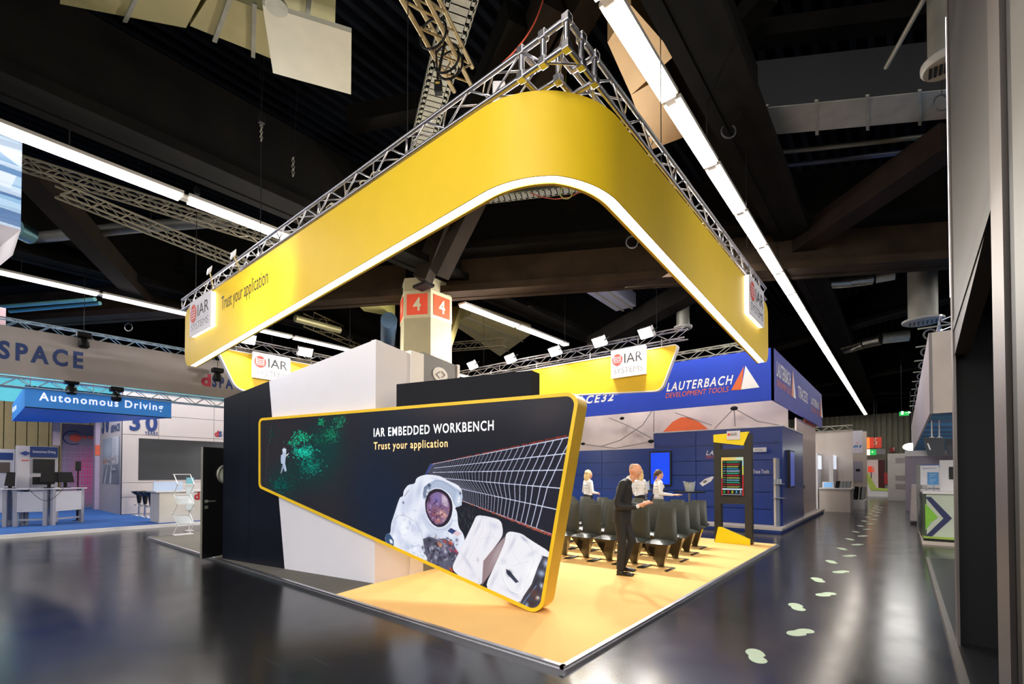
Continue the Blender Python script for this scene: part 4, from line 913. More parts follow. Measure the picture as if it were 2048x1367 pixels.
def head(b, c, yaw, pitch=0, s=1.0):
    """head centred on c looking along -y before turning by yaw"""
    M_ = Matrix.Rotation(yaw, 3, 'Z') @ Matrix.Rotation(pitch, 3, 'X'); c = Vector(c); n, m_ = 24, 18; vs = []; fs = []
    for k in range(m_+1):
        t = math.pi*k/m_
        for i in range(n):
            a = 2*math.pi*i/n; x = .077*math.sin(t)*math.cos(a); y = .098*math.sin(t)*math.sin(a); z = -.118*math.cos(t)
            if z < -.02: f = (-z-.02)/.098; x *= 1-.30*f; y = y*(1-.18*f)-(.012*f if y < 0 else -.0)*1 + (-.02*f if y > 0 else 0)
            if y < -.05: y += .010*math.exp(-((z-.005)/.02)**2)*math.exp(-((abs(x)-.032)/.018)**2)        # eye sockets
            vs.append(c+M_ @ Vector((x, y, z))*s)
    for k in range(m_):
        for i in range(n): j = (i+1) % n; fs.append((k*n+i, k*n+j, (k+1)*n+j, (k+1)*n+i))
    b.add(vs, fs)
    T = lambda x, y, z: c+M_ @ Vector((x, y, z))*s
    b.tube(T(0, -.092, .008), T(0, -.116, -.028), .008*s, 8, .014*s); b.ell(T(0, -.112, -.03), (.015*s, .012*s, .010*s), 8, 6)   # nose
    b.ell(T(0, -.093, -.062), (.026*s, .012*s, .007*s), 10, 6); b.ell(T(0, -.092, -.074), (.022*s, .012*s, .007*s), 10, 6); b.ell(T(0, -.085, -.1), (.022*s, .018*s, .016*s), 10, 6)
    for sg in (-1, 1): b.ell(T(sg*.078, .008, -.005), (.009*s, .022*s, .032*s), 8, 8)
    b.ell(T(0, -.088, .028), (.05*s, .014*s, .010*s), 10, 6)
    return T
skin = mat('skin', '#d79c7c', .5, var=.03); skin2 = mat('skin_fair', '#e2ae92', .5, var=.03)
suit = mat('black_suit', '#121317', .7, var=.15, bump=.15, bs=120); shirtw = mat('white_shirt', '#e4e2e2', .75, var=.02); blkc = mat('black_cloth', '#0e0e12', .8)
blond = mat('blond_hair', '#d9bd85', .55, var=.2, vs=30, bump=.6, bs=60); brown = mat('brown_hair', '#4a3424', .5, var=.2, vs=30, bump=.6, bs=60); shoe = mat('black_shoe', '#0d0c0c', .3)
eyew = mat('eye_white', '#e8e6e2', .3); eyed = mat('eye_dark', '#2c221c', .2)
def eyes(T, t):
    e = MB(); d = MB()
    for sg in (-1, 1): e.ell(T(sg*.031, -.080, .006), (.012, .012, .009), 8, 6); d.ell(T(sg*.031, -.0895, .006), (.005, .004, .005), 8, 6)
    o = e.done('eyeball', eyew, t, smooth=True); d.done('iris', eyed, o, smooth=True)
    MB().ell(T(0, -.0985, -.067), (.022, .006, .008), 10, 6).done('lips', mat('lips', '#a4564a', .5), t, smooth=True)
def local_person(name, label, P, face):
    """coordinates are built with the person facing -y at the origin, then turned; returns empty"""
    t = thing(name, label, 'person', P); t.rotation_euler = (0, 0, face); return t
class _Off:                                     # parts of a person are built in its own frame
    pass
_w = wloc
def wloc(p):
    v = Vector((0, 0, 0))
    while p is not None:
        if p.get('localframe'): return v
        v += p.location; p = p.parent
    return v
def person_frame(label, P, face):
    t = local_person('person', label, P, face); t['localframe'] = 1; return t
# man in a dark suit, walking to the right with bowed head, holding a phone
FR = math.atan2(RT.y, RT.x)+math.pi/2            # rotation that makes -y point to the right of the picture
mp = U(1246, 1147, .05); mn = person_frame('bald man in dark suit walking past the chairs, looking at his phone', (mp.x, mp.y, .05), FR-.5)
b = MB(); T = head(b, (0, -.20, 1.635), 0, R(28), 1.0); limb(b, [((0, -.10, 1.44), .062), ((0, -.165, 1.55), .056)])
for sg in (-1, 1):
    hand(b, (sg*.10, -.36, 1.13), (-sg*.55, -.6, .25), (sg*.3, -.35, .9), .98, .7, -sg)
    limb(b, [((sg*.15, -.27, 1.09), .030), ((sg*.10, -.36, 1.13), .027)])
limb(b, [((0, -.02, 1.0), .10), ((0, -.05, 1.35), .10), ((0, -.09, 1.45), .06)])
limb(b, [((-.085, .02, .9), .07), ((-.095, -.01, .50), .045), ((-.10, .02, .10), .035)]); limb(b, [((.085, .02, .9), .07), ((.09, -.12, .52), .045), ((.10, .02, .14), .035)])
fuse(b, 'body', skin, mn, .0075, 3)
eyes(T, mn)
b = MB(); b.ell(T(0, .05, .02), (.068, .06, .075), 14, 10); fuse(b, 'hair', mat('cropped_grey_hair', '#b59a86', .7), mn, .008, 3)
b = MB()                                          # jacket
for z0, z1, rx, ry, y0, y1 in ((.84, 1.02, .185, .145, .02, .01), (1.02, 1.18, .178, .135, .01, -.01), (1.18, 1.36, .185, .135, -.01, -.04), (1.36, 1.45, .15, .10, -.05, -.07)):
    for k in range(5): f = k/4; b.ell((0, y0+(y1-y0)*f, z0+(z1-z0)*f), (rx, ry, .075), 18, 8)
for sg in (-1, 1):
    limb(b, [((sg*.16, -.05, 1.42), .075), ((sg*.225, .02, 1.16), .060), ((sg*.235, -.0, 1.08), .056), ((sg*.165, -.24, 1.075), .043)])
    b.ell((sg*.10, -.05, 1.45), (.11, .075, .05), 12, 8)
fuse(b, 'jacket', suit, mn, .012, 14)
b = MB(); limb(b, [((0, -.085, 1.44), .080), ((0, -.115, 1.495), .068)]); b.ell((0, -.155, 1.38), (.055, .035, .09), 10, 8); 
for sg in (-1, 1): limb(b, [((sg*.163, -.25, 1.08), .034), ((sg*.152, -.275, 1.09), .033)])
fuse(b, 'shirt', shirtw, mn, .009, 3)
b = MB(); limb(b, [((-.085, .02, .90), .098), ((-.095, -.01, .50), .070), ((-.10, .02, .10), .056)]); limb(b, [((.085, .02, .90), .098), ((.09, -.12, .52), .070), ((.10, .02, .14), .054)]); b.ell((0, .02, .90), (.165, .125, .12), 16, 10)
fuse(b, 'trousers', suit, mn, .012, 4)
for sg, y, z, tl in ((-1, .02, 0, 0), (1, .04, .03, .12)):
    b = MB(); b.ell((sg*.10, y-.0, z+.045), (.042, .06, .045), 12, 8); b.ell((sg*.10, y-.10, z+.03), (.046, .10, .032), 12, 8); b.ell((sg*.10, y-.17, z+.026), (.040, .06, .024), 12, 8); b.box((sg*.10-.04, y-.2, z), (sg*.10+.04, y+.05, z+.018))
    fuse(b, 'shoe', shoe, mn, .007, 3)
MB().obox((-.035, -.44, 1.15), (.07, 0, 0), (0, -.05, .12), (0, .012, .004)).done('phone', dkmetal, mn)

def woman(P, face, label, hair, look=0, arms='clasp', skirt=True, s=1.0, tail=False, legm=None):
    t = person_frame(label, P, face); t.scale = (s, s, s); b = MB(); T = head(b, (0, -.02, 1.545), look, R(4), .93)
    limb(b, [((0, .0, 1.36), .052), ((0, -.01, 1.46), .045)])
    if arms == 'clasp': H_ = [((-.045, -.27, 1.03), (.7, -.3, .1), (0, -.4, 1)), ((.045, -.27, 1.04), (-.7, -.3, .0), (0, -.5, 1))]; E_ = [(-.235, .0, 1.07), (.235, .0, 1.07)]
    elif arms == 'tray': H_ = [((-.13, -.34, 1.04), (.1, -1, .05), (0, 0, 1)), ((.13, -.34, 1.04), (-.1, -1, .05), (0, 0, 1))]; E_ = [(-.22, .02, 1.08), (.22, .02, 1.08)]
    else: H_ = [((-.06, -.26, 1.12), (.5, -.6, .3), (0, -.4, 1)), ((.12, -.26, 1.08), (-.4, -.7, .1), (0, -.4, 1))]; E_ = [(-.24, .03, 1.08), (.25, .04, 1.06)]
    for k, (w_, fw, up) in enumerate(H_): hand(b, w_, fw, up, .86, .5, 1 if k else -1); e = Vector(E_[k]).lerp(Vector(w_), .7); limb(b, [(tuple(e), .027), (w_, .022)])
    limb(b, [((0, 0, .95), .09), ((0, 0, 1.36), .09)])
    for sg in (-1, 1): limb(b, [((sg*.075, 0, .85), .075), ((sg*.08, -.01, .48), .052), ((sg*.08, .01, .08), .032)]); b.ell((sg*.08, -.05, .03), (.036, .09, .028), 10, 6)
    fuse(b, 'body', skin2, t, .008, 3); eyes(T, t)
    b = MB()
    for z, rx, ry in ((1.0, .150, .11), (1.06, .132, .102), (1.13, .130, .102), (1.2, .145, .115), (1.27, .155, .12), (1.33, .155, .10), (1.37, .11, .075)): b.ell((0, 0, z), (rx, ry, .06), 16, 8)
    for sg in (-1, 1): b.ell((sg*.07, -.075, 1.245), (.06, .05, .055), 10, 8)
    for k, (w_, fw, up) in enumerate(H_):
        sg = 1 if k else -1; e = E_[k]; w2 = Vector(e).lerp(Vector(w_), .86); limb(b, [((sg*.155, 0, 1.34), .055), (e, .046), (tuple(w2), .034)])
    limb(b, [((0, 0, 1.36), .06), ((0, -.005, 1.40), .052)])
    fuse(b, 'blouse', shirtw, t, .011, 14)
    b = MB()
    for sg in (-1, 1): limb(b, [((sg*.075, 0, .90), .088), ((sg*.08, -.01, .50), .068), ((sg*.08, .01, .1 if not skirt else .48), .05)])
    for z, rx in ((.84, .172), (.92, .165), (.98, .145)): b.ell((0, 0, z), (rx, .12, .08), 16, 8)
    if skirt:
        for z, rx in ((.76, .175), (.68, .17), (.6, .165), (.52, .16)): b.ell((0, 0, z), (rx, .12, .06), 16, 8)
    fuse(b, 'skirt' if skirt else 'trousers', legm or blkc, t, .012, 3)
    b = MB(); b.ell(T(0, .025, .035), (.083, .095, .095), 16, 10)
    if tail: b.ell(T(0, .11, -.0), (.04, .045, .05), 10, 8); limb(b, [(tuple(T(0, .12, -.02)), .03), (tuple(T(0, .13, -.14)), .018)])
    else:
        for sg in (-1, 1): limb(b, [(tuple(T(sg*.055, .03, .03)), .05), (tuple(T(sg*.072, .04, -.08)), .042), (tuple(T(sg*.075, .03, -.19)), .03)])
        b.ell(T(0, .07, -.09), (.085, .05, .13), 14, 10)
    # open the face
    fuse(b, 'hair', hair, t, .009, 2); return t
wa = PYY(1176, 1000, 8.05); woman((wa.x, wa.y, .05), FR+.35, 'blond woman in white blouse and black skirt, standing leftmost with clasped hands', blond, -.2, 'clasp', s=1.02)
wb = PYY(1279, 1000, 8.1); woman((wb.x, wb.y, .05), FR+2.1, 'blond woman with long hair in white blouse, half hidden behind the walking man', blond, 0, 'clasp', s=1.04)
wc_ = PYY(1317, 1000, 8.2); w3 = woman((wc_.x, wc_.y, .05), FR+.05, 'brown-haired woman in white blouse carrying a folder past the blue screen', brown, 0, 'tray', False, 1.02, True, mat('pale_trousers', '#bdb9bd', .8))
MB().obox((-.14, -.54, 1.035), (.28, 0, 0), (0, .20, .0), (0, 0, .02)).done('folder', mat('kraft_folder', '#c9a277', .7), w3)
MB().obox((-.012, -.12, 1.12), (.024, 0, 0), (0, .012, 0), (0, 0, .22)).done('neck_scarf', mat('dark_red_scarf', '#4a1c20', .7), w3)

# ---- footprints stuck to the aisle floor
fpm = mat('mint_footprint_vinyl', '#bcd0b4', .5, var=.1, vs=40)
import math as _m
FPo = [(.0, -.13), (.05, -.125), (.085, -.09), (.08, -.04), (.05, .0), (.055, .05), (.085, .09), (.08, .135), (.04, .15), (.0, .13), (-.035, .145), (-.08, .13), (-.085, .08), (-.055, .04), (-.075, -.03), (-.085, -.08), (-.05, -.12)]
FP = []
for k in range(28):
    a = 2*math.pi*k/28; r_ = .112+.026*math.cos(2*(a-1.2)) - .045*math.exp(-((a-.15)/.32)**2) - .045*math.exp(-((a-6.43)/.32)**2) - .018*math.exp(-((a-3.0)/.4)**2)
    FP.append((r_*math.cos(a)*.92, r_*math.sin(a)*1.35))
spots = [(1513, 1311), (1601, 1264), (1594, 1213), (1652, 1188), (1636, 1159), (1682, 1143), (1663, 1123), (1699, 1111)]
fy = [(PY_, i) for i, PY_ in enumerate(spots)]
ordn = ['nearest', 'second nearest', 'third', 'fourth', 'fifth', 'sixth', 'seventh', 'eighth', 'ninth', 'tenth', 'eleventh', 'twelfth']
sh = None
def foot(x, y, k):
    global sh
    if sh is None: sh = MB().prism([(p[0], p[1], 0) for p in FP], (0, 0, .0015)).data('footprint_decal', fpm)
    o = bpy.data.objects.new('footprint_decal', sh); COL.objects.link(o); o.location = (x, y, .0008); o.rotation_euler = (0, 0, (-.25 if k % 2 else .2)); o.scale = (1, 1 if k % 2 else -1, 1)
    lab = ('%s mint footprint sticker in the aisle' % ordn[k]) if k < 12 else 'small mint footprint sticker far down the aisle'
    return tag(o, lab, 'floor sticker', 'footprint stickers along the aisle' if k >= 12 else 'footprint stickers')
for k, q in enumerate(spots): p = U(*q, 0); foot(p.x, p.y, k)
for k in range(8, 27): foot(1.13 if k % 2 == 0 else 1.34, 8.3+(k-7)*.98, k)
# ================================================================== blue neighbour stand at the right
blue = mat('royal_blue_fabric', '#1c44c8', .6, var=.03); bluep = mat('blue_panel', '#1d3d90', .3, var=.04); orng = mat('logo_orange', '#e8703c', .5); whp = mat('lettering_white', '#f8f8fc', .5)
nb = thing('blue_hanging_fascia', 'big royal blue hanging box fascia with white and orange lettering, at the right', 'fascia', (-4, 11, 4))
Yh = 11.05; Xh = -.5; ht, hb = 5.07, 3.64
MB().box((-11, Yh, hb), (Xh, Yh+.06, ht)).done('front_banner', blue, nb)
MB().box((Xh-.06, Yh, hb), (Xh, 21.0, ht)).done('side_banner', mat('violet_blue_fabric', '#4a52b0', .6), nb)
MB().box((-11, Yh+.06, hb+.02), (Xh-.06, 21, hb+.04)).done('fabric_soffit', mat('pale_fabric', '#d9c9c2', .8, var=.05), nb) if False else None
nz = (0, 0, 1)
def fit_y(name, s, bl, tr, Y, m_, par, sh_=0, bo=0, gap=.006): a, c = PYY(*bl, Y), PYY(*tr, Y); return txt(name, s, a, (1, 0, 0), nz, c.x-a.x, c.z-a.z, m_, par, shear=sh_, bold=bo, gap=gap)
def fit_x(name, s, bl, tr, X, m_, par, sh_=0, bo=0, gap=.006): a, c = PX(*bl, X), PX(*tr, X); return txt(name, s, a, (0, 1, 0), nz, c.y-a.y, c.z-a.z, m_, par, shear=sh_, bold=bo, gap=gap)
fit_y('lettering', 'LAUTERBACH', (1333, 783), (1467, 749), Yh, whp, nb, .3, .02)
fit_y('lettering', 'DEVELOPMENT TOOLS', (1331, 796), (1458, 772), Yh, orng, nb, .25, .0)
fit_y('lettering', 'TRACE32', (1128, 812), (1228, 784), Yh, whp, nb, .3, .03)
fit_y('lettering', '®', (1229, 790), (1237, 783), Yh, whp, nb)
def tri(pts, m_, par): P = [PYY(*q, Yh-.008) for q in pts]; MB().add(P, [tuple(range(len(P)))]).done('triangle_mark', m_, par)
tri(((1462, 780), (1482, 779), (1488, 732)), orng, nb); tri(((1482, 778.5), (1519, 774), (1491, 731)), whp, nb)
fit_x('lettering', 'LAUTERBACH', (1553, 758), (1579, 772), Xh, whp, nb, 0, .03)
def on_x(s, y0, y1, z0, z1, m_, sh_=.2, bo=.02): txt('lettering', s, (Xh, y0, z0), (0, 1, 0), nz, y1-y0, z1-z0, m_, nb, shear=sh_, bold=bo, gap=.008)
nb_last = [o for o in nb.children if o.name.startswith('lettering')][-1]; bpy.data.objects.remove(nb_last)
p = PX(1553, 764, Xh); q = PX(1581, 790, Xh)
on_x('LAUTERBACH', p.y, q.y, 4.35, 4.78, whp); on_x('DEVELOPMENT TOOLS', p.y, q.y, 4.08, 4.28, orng, .2, 0)
p2 = PX(1596, 800, Xh); q2 = PX(1615, 810, Xh); on_x('TRACE32', p2.y, q2.y, 4.2, 4.6, whp)
p3 = PX(1622, 812, Xh); q3 = PX(1638, 822, Xh); on_x('LAUTERBACH', p3.y, q3.y, 4.3, 4.6, whp); on_x('DEVELOPMENT TOOLS', p3.y, q3.y, 4.05, 4.22, orng, .2, 0)
for (c0, c1) in ((1582, 1588), (1639, 1643)):
    a = PX(c0, 800, Xh); c = PX(c1, 800, Xh); MB().add([(Xh+.01, a.y, 4.08), (Xh+.01, (a.y+c.y)/2+.1, 4.08), (Xh+.01, (a.y+c.y)/2, 4.95)], [(0, 1, 2)]).done('triangle_mark', orng, nb); MB().add([(Xh+.01, (a.y+c.y)/2+.12, 4.08), (Xh+.01, c.y+.3, 4.08), (Xh+.01, (a.y+c.y)/2+.05, 4.95)], [(0, 1, 2)]).done('triangle_mark', whp, nb)
tn = thing('lattice_truss', 'thin truss carrying the royal blue fascia', 'truss', (-4, 11.3, 5.2)); truss(tn, (-10, 11.1, 5.12), (-.8, 11.1, 5.12), .25, .4, .02, .01, single=False, m_=steel)
# dome tents of pale fabric with one orange panel
pale = mat('pale_tent_fabric', '#d5c4bb', .85, var=.04)
def dome(x, y, rx, ry, z0, h, label, op=None):
    t = thing('fabric_dome', label, 'tent', (x, y, z0)); vs = []; fs = []; n = 12
    for j in range(n+1):
        for i in range(n+1):
            u, v = i/n*2-1, j/n*2-1; k = max(abs(u), abs(v)); vs.append((x+u*rx, y+v*ry, z0+h*(1-abs(u)**2.2)*(1-abs(v)**2.2)))
    fs = [(j*(n+1)+i, j*(n+1)+i+1, (j+1)*(n+1)+i+1, (j+1)*(n+1)+i) for j in range(n) for i in range(n)]
    MB().add(vs, fs).done('fabric', pale, t, smooth=True)
    b = MB()
    for s in (-1, 1):
        b.path([(x+s*rx*(1-2*i/16), y-ry*(1-2*i/16), z0+.01+(h-.04)*(1-abs(1-2*i/16)**2.2)**2) for i in range(17)], .012, 4)
    b.done('tent_poles', steel, t); return t
wallp = thing('fabric_wall', 'pale cream tent fabric wall rising behind the blue panel wall', 'tent', (-4, 14, 2))
b = MB(); nx = 60; vs = []
for j in range(13):
    for i in range(nx+1):
        x = -11+10.4*i/nx; vs.append((x, 13.6+.35*math.sin(i*.55)*math.sin(j/12*3.14)*.4, 2.2+2.1*j/12))
b.add(vs, [(j*(nx+1)+i, j*(nx+1)+i+1, (j+1)*(nx+1)+i+1, (j+1)*(nx+1)+i) for j in range(12) for i in range(nx)]).done('fabric', pale, wallp, smooth=True)
a_ = [PYY(x, y, 13.3) for x, y in ((1325, 864), (1345, 843), (1362, 834), (1375, 834), (1398, 843), (1422, 862))]
MB().add(a_, [tuple(range(6))]).done('orange_panel', mat('tent_orange', '#d8602c', .7), wallp, label='orange fabric panel')
b = MB()
for pts_ in (((1200, 893), (1240, 880), (1285, 850), (1308, 815)), ((1165, 887), (1230, 896), (1304, 882)), ((1308, 815), (1307, 880)), ((1424, 862), (1468, 816)), ((1468, 816), (1470, 852)), ((1218, 835), (1255, 850), (1304, 876)), ((1468, 816), (1515, 842), (1560, 850)), ((1424, 850), (1350, 825))):
    b.path([PYY(x, y, 13.28) for x, y in pts_], .018, 5)
b.done('tent_seams', mat('seam_grey', '#8f847e', .7), wallp)
for (x, y, s) in ((1468, 816, .12), (1302, 882, .12), (1244, 836, .1), (1166, 887, .1)):
    p = PYY(x, y, 13.25); MB().ell(p, (s, .05, s*.6), 8, 6).done('tent_joint', dkmetal, wallp)
sw = thing('fabric_side_wall', 'cream tent fabric side beside the blue tower, aisle side', 'tent', (-.6, 17, 2))
MB().box((-.75, 15.9, 0.14), (-.70, 20.6, 3.62)).done('fabric', pale, sw)
MB().prism([(-.69, 17.5, 3.62), (-.69, 20.8, 3.62), (-.69, 17.6, 3.95)], (.01, 0, 0)).done('orange_panel', mat('tent_orange', '#d8602c', .7), sw)
# platform
pb = thing('blue_stand_platform', 'white-topped raised platform with royal blue edge, right neighbour stand', 'platform', (-4, 14, 0))
MB().box((-11, 11.40, .0), (-.42, 20.5, .075)).done('blue_plinth', mat('plinth_blue', '#1b3f8f', .5), pb)
MB().box((-11, 11.38, .075), (-.40, 20.6, .14)).done('white_deck', mat('white_deck', '#cfc5c0', .6), pb)
# panel walls: every panel its own part with a shadow joint
def panels(par, mk, u0, u1, z0, z1, us, zs, m_, th=.04, name='panel'):
    """mk(u0, u1, z0, z1, th) returns a MB"""
    U_ = [u0]+[u for u in us if u0 < u < u1]+[u1]; Z_ = [z0]+[z for z in zs if z0 < z < z1]+[z1]
    for a, c in zip(U_, U_[1:]):
        for e, f in zip(Z_, Z_[1:]): mk(a+.008, c-.008, e+.008, f-.008, th).done(name, m_, par)
jm = mat('joint_grey', '#6f7692', .5)
YW = 12.2; bw = thing('blue_panel_wall', 'long low blue panel wall behind the women', 'stand wall', (-6, YW, .14))
mkf = lambda a, c, e, f, th: MB().box((a, YW-th, e), (c, YW, f))
xw = PYY(1308, 900, YW).x
zs = [.60, 1.10, 1.60, 2.05, 2.52]
MB().box((-10, YW, .14), (-.8, YW+.1, 2.5)).done('wall_core', jm, bw)
panels(bw, mkf, -9.5, xw, .14, 2.52, [-8.2, -6.35], zs, bluep)
bt = thing('blue_tower', 'taller blue panel cabin behind the totem', 'stand wall', (-2.5, YW, .14)); zt = PYY(1565, 852, YW).z
panels(bt, mkf, xw+.01, -.52, .14, zt, [-2.95], zs+[2.56], bluep)
MB().box((xw, YW, .14), (-.56, 15.8, zt-.01)).done('cabin_core', jm, bt)
MB().box((-.56, YW-.03, .14), (-.50, 15.85, zt+.02)).done('side_panel', mat('blue_side_panel', '#2a4596', .25), bt)
MB().box((xw, YW-.06, zt), (-.48, 15.85, zt+.035)).done('top_edge', whts, bt)
txt('lettering', 'LAUTERBACH', PYY(1412, 910, YW-.045), (1, 0, 0), nz, 1.35, .15, whp, bt, shear=.3, bold=.02)
txt('lettering', 'DEVELOPMENT TOOLS', PYY(1411, 916, YW-.045), (1, 0, 0), nz, 1.35, .08, orng, bt, shear=.3)
a, c = PYY(1505.5, 946, YW-.045), PYY(1538, 941, YW-.045); txt('lettering', 'Trace Tools', a, (1, 0, 0), nz, c.x-a.x, .11, whp, bt)
P_ = [PYY(x, y, YW-.05) for x, y in ((1399, 966), (1405, 972), (1422, 962), (1428, 953), (1424, 952), (1410, 957))]; MB().add(P_, [tuple(range(6))]).done('probe_picture', whp, bt)
P_ = [PYY(x, y, YW-.052) for x, y in ((1405, 963), (1409, 966), (1415, 962), (1411, 959))]; MB().add(P_, [(0, 1, 2, 3)]).done('probe_picture', grey, bt)
tv = thing('portrait_display', 'upright flat display with plain bright blue picture on the blue wall', 'screen', PYY(1320, 935, YW-.1))
a, c = PYY(1299, 971, YW-.12), PYY(1342, 901, YW-.12)
fr = MB().box((a.x, YW-.12, a.z), (c.x, YW-.045, c.z)).done('bezel', blk, tv, bevel=.01)
MB().box((a.x+.05, YW-.124, a.z+.06), (c.x-.05, YW-.12, c.z-.05)).done('blue_picture', mat('display_blue', '#0038d8', .3, emit=.9, ecol='#0640d8'), fr)
post = thing('white_display_post', 'slim white pillar at the corner of the blue stand', 'pillar', (-.6, YW-.3, .14))
a = PYY(1548, 1048, YW-.25); c = PYY(1559, 915, YW-.25); MB().box((a.x, YW-.25, .14), (a.x+.055, YW-.05, c.z)).done('front_edge', mat('post_cream', '#d5cbbd', .5), post); MB().box((a.x+.056, YW-.24, .14), (a.x+.14, YW-.06, c.z-.02)).done('grey_side', mat('post_grey', '#77809c', .4), post)
for z in (.95, 1.35): MB().box((a.x+.0, YW-.42, z), (a.x+.26, YW-.10, z+.012)).done('glass_shelf', gl, post)
for k in range(3): tag(MB().lathe((a.x+.05+.07*k, YW-.33, 1.362), [(.028, 0), (.028, .12), (.03, .13)], 8).done('glass_tumbler', gl, smooth=True), ['left clear tumbler on the glass shelf by the white pillar', 'middle clear tumbler on the glass shelf by the white pillar', 'right clear tumbler on the glass shelf by the white pillar'][k], 'glass', 'tumblers on the glass shelf')
s2 = thing('side_display', 'slim flat display on the aisle side of the blue cabin', 'screen', (-.45, 14.5, 1.7))
y0, y1 = PX(1578, 930, -.45).y, PX(1587, 930, -.45).y; zz0, zz1 = PX(1582, 975, -.44).z, PX(1582, 900, -.44).z
fr = MB().box((-.50, y0, zz0), (-.42, y1, zz1)).done('bezel', blk, s2); MB().box((-.42, y0+.06, zz0+.05), (-.415, y1-.06, zz1-.05)).done('picture', mat('display_dusk', '#5a62a8', .3, emit=.5, ecol='#4a5ab4'), fr)
rm_ = thing('room_number_plate', 'small white number plate sticking out beside the totem', 'sign', PYY(1518, 899, 11.9)); a, c = PYY(1503, 903.5, 11.9), PYY(1532.5, 894, 11.9)
MB().box((a.x, 11.9, a.z+.03), (a.x+.03, 12.2, c.z-.02)).done('wall_bracket', alu, rm_); pl0 = MB().box((a.x, 11.9, a.z), (c.x, 11.93, c.z)).done('plate', wht, rm_); txt('number', '4-216', (a.x+(c.x-a.x)*.25, 11.9, a.z+.03), (1, 0, 0), nz, (c.x-a.x)*.5, (c.z-a.z)*.45, inkl, pl0)
rm2 = thing('room_number_plate', 'small white number plate at the tent side further down the aisle', 'sign', (-.5, 18.6, 2.3)); a, c = PYY(1596, 918, 18.6), PYY(1614, 911, 18.6)
pl0 = MB().box((a.x, 18.6, a.z), (c.x, 18.63, c.z)).done('plate', wht, rm2); txt('number', '4-218', (a.x+.06, 18.6, a.z+.03), (1, 0, 0), nz, (c.x-a.x)*.7, (c.z-a.z)*.5, inkl, pl0)
bs = thing('bar_stool', 'black and red bar stool beside the blue cabin', 'stool', U(1596, 1030, .14)); p = U(1596, 1030, .14)
MB().box((p.x-.2, p.y-.2, p.z+.95), (p.x+.2, p.y+.2, p.z+1.12)).done('seat', blk, bs, bevel=.03); MB().box((p.x-.15, p.y-.15, p.z+.80), (p.x+.15, p.y+.15, p.z+.95)).done('red_underframe', mat('dull_red', '#8a3d30', .6), bs)
for sx in (-1, 1):
    for sy in (-1, 1): MB().tube((p.x+sx*.13, p.y+sy*.13, p.z+.8), (p.x+sx*.16, p.y+sy*.16, p.z), .014, 6).done('leg', mat('leg_red_brown', '#7c4a3c', .5), bs)

# ================================================================== white stand and the far end of the aisle
wb_ = thing('white_stand', 'white stand wall with display columns further down the aisle', 'stand wall', (-.5, 23, 0)); YC = 22.9; whw = mat('warm_white_wall', '#cdc1b8', .7, var=.02)
xa, xb = PYY(1605, 940, YC).x, PYY(1706, 940, YC).x; zt2 = PYY(1660, 862, YC).z
k = 4; MB().box((xa-2, YC+.0, 0), (xb, YC+.1, zt2)).done('back_wall', whw, wb_)
c1, c2 = PYY(1617, 906, YC-1.2), PYY(1636, 906, YC-1.2); MB().box((c1.x, YC-1.4, 0), (c2.x, YC, c1.z)).done('display_column', whts, wb_); 
c3, c4 = PYY(1659, 912, YC-1.2), PYY(1667, 912, YC-1.2); MB().box((c3.x, YC-1.4, 0), (c4.x, YC, c3.z)).done('display_column', whts, wb_)
for cc in (c2.x, c4.x): MB().box((cc, YC-1.3, 1.85), (cc+.01, YC-.1, c1.z-.1)).done('lit_niche', mat('niche_light', '#dfe6f4', .5, emit=.8, ecol='#dfe6f4'), wb_)
d1, d2 = PYY(1638, 980, YC-1.6), PYY(1700, 980, YC-1.6); MB().box((d1.x, YC-1.6, 0), (d2.x, YC-.0, .97)).done('counter', whw, wb_); MB().box((d1.x, YC-1.66, .97), (d2.x+.06, YC, 1.03)).done('counter_top', whts, wb_)
MB().box((c1.x-.7, YC-1.3, .97), (c1.x, YC, 1.02)).done('side_shelf', whw, wb_)
tw2 = thing('lattice_truss', 'truss along the top of the white aisle stand', 'truss', (0, YC, zt2)); truss(tw2, (xa-1, YC-.1, zt2), (xb+.0, YC-.1, zt2), .22, .3, .02, .012, False, steel)
insm = mat('instrument_grey', '#8d8f90', .5)
for j, x in enumerate((1676, 1683, 1690, 1697)):
    p = PYY(x, 980, YC-1.3); o = MB().obox((p.x-.09, YC-1.45, 1.03), (.16, 0, 0), (0, .35, 0), (.04, 0, .30)).done('instrument_case', insm if j else dkmetal, bevel=.01); tag(o, ['black instrument at the left end of the row on the white counter', 'grey instrument second from left on the white counter', 'grey instrument third from left on the white counter', 'grey instrument at the right end of the row on the white counter'][j], 'instrument', 'instruments on the white counter')
p = PYY(1656, 982, YC-1.4); tbl = thing('tablet', 'tablet with pale blue screen on the white counter', 'tablet', (p.x, YC-1.4, 1.03)); fr = MB().obox((p.x-.2, YC-1.5, 1.03), (.42, 0, 0), (0, .12, .26), (0, .02, 0)).done('case', whts, tbl); MB().obox((p.x-.15, YC-1.502, 1.06), (.32, 0, 0), (0, .09, .2), (0, -.003, 0)).done('display', mat('tablet_blue', '#6a9cc8', .3, emit=.7, ecol='#6a9cc8'), fr)
pl_ = thing('potted_flower', 'small pot plant with red flower on the side shelf', 'plant', PYY(1613, 975, YC-1.2)); p = PYY(1613, 975, YC-1.2); MB().lathe((p.x, p.y, 1.02), [(.06, 0), (.08, .14)], 10).done('pot', insm, pl_); MB().ell((p.x, p.y, 1.27), (.10, .1, .12), 8, 6).done('leaves', mat('leaf_green', '#3d6b3a', .7), pl_); MB().ell((p.x, p.y, 1.45), (.09, .09, .06), 8, 6).done('flower', mat('flower_red', '#b03038', .6), pl_)
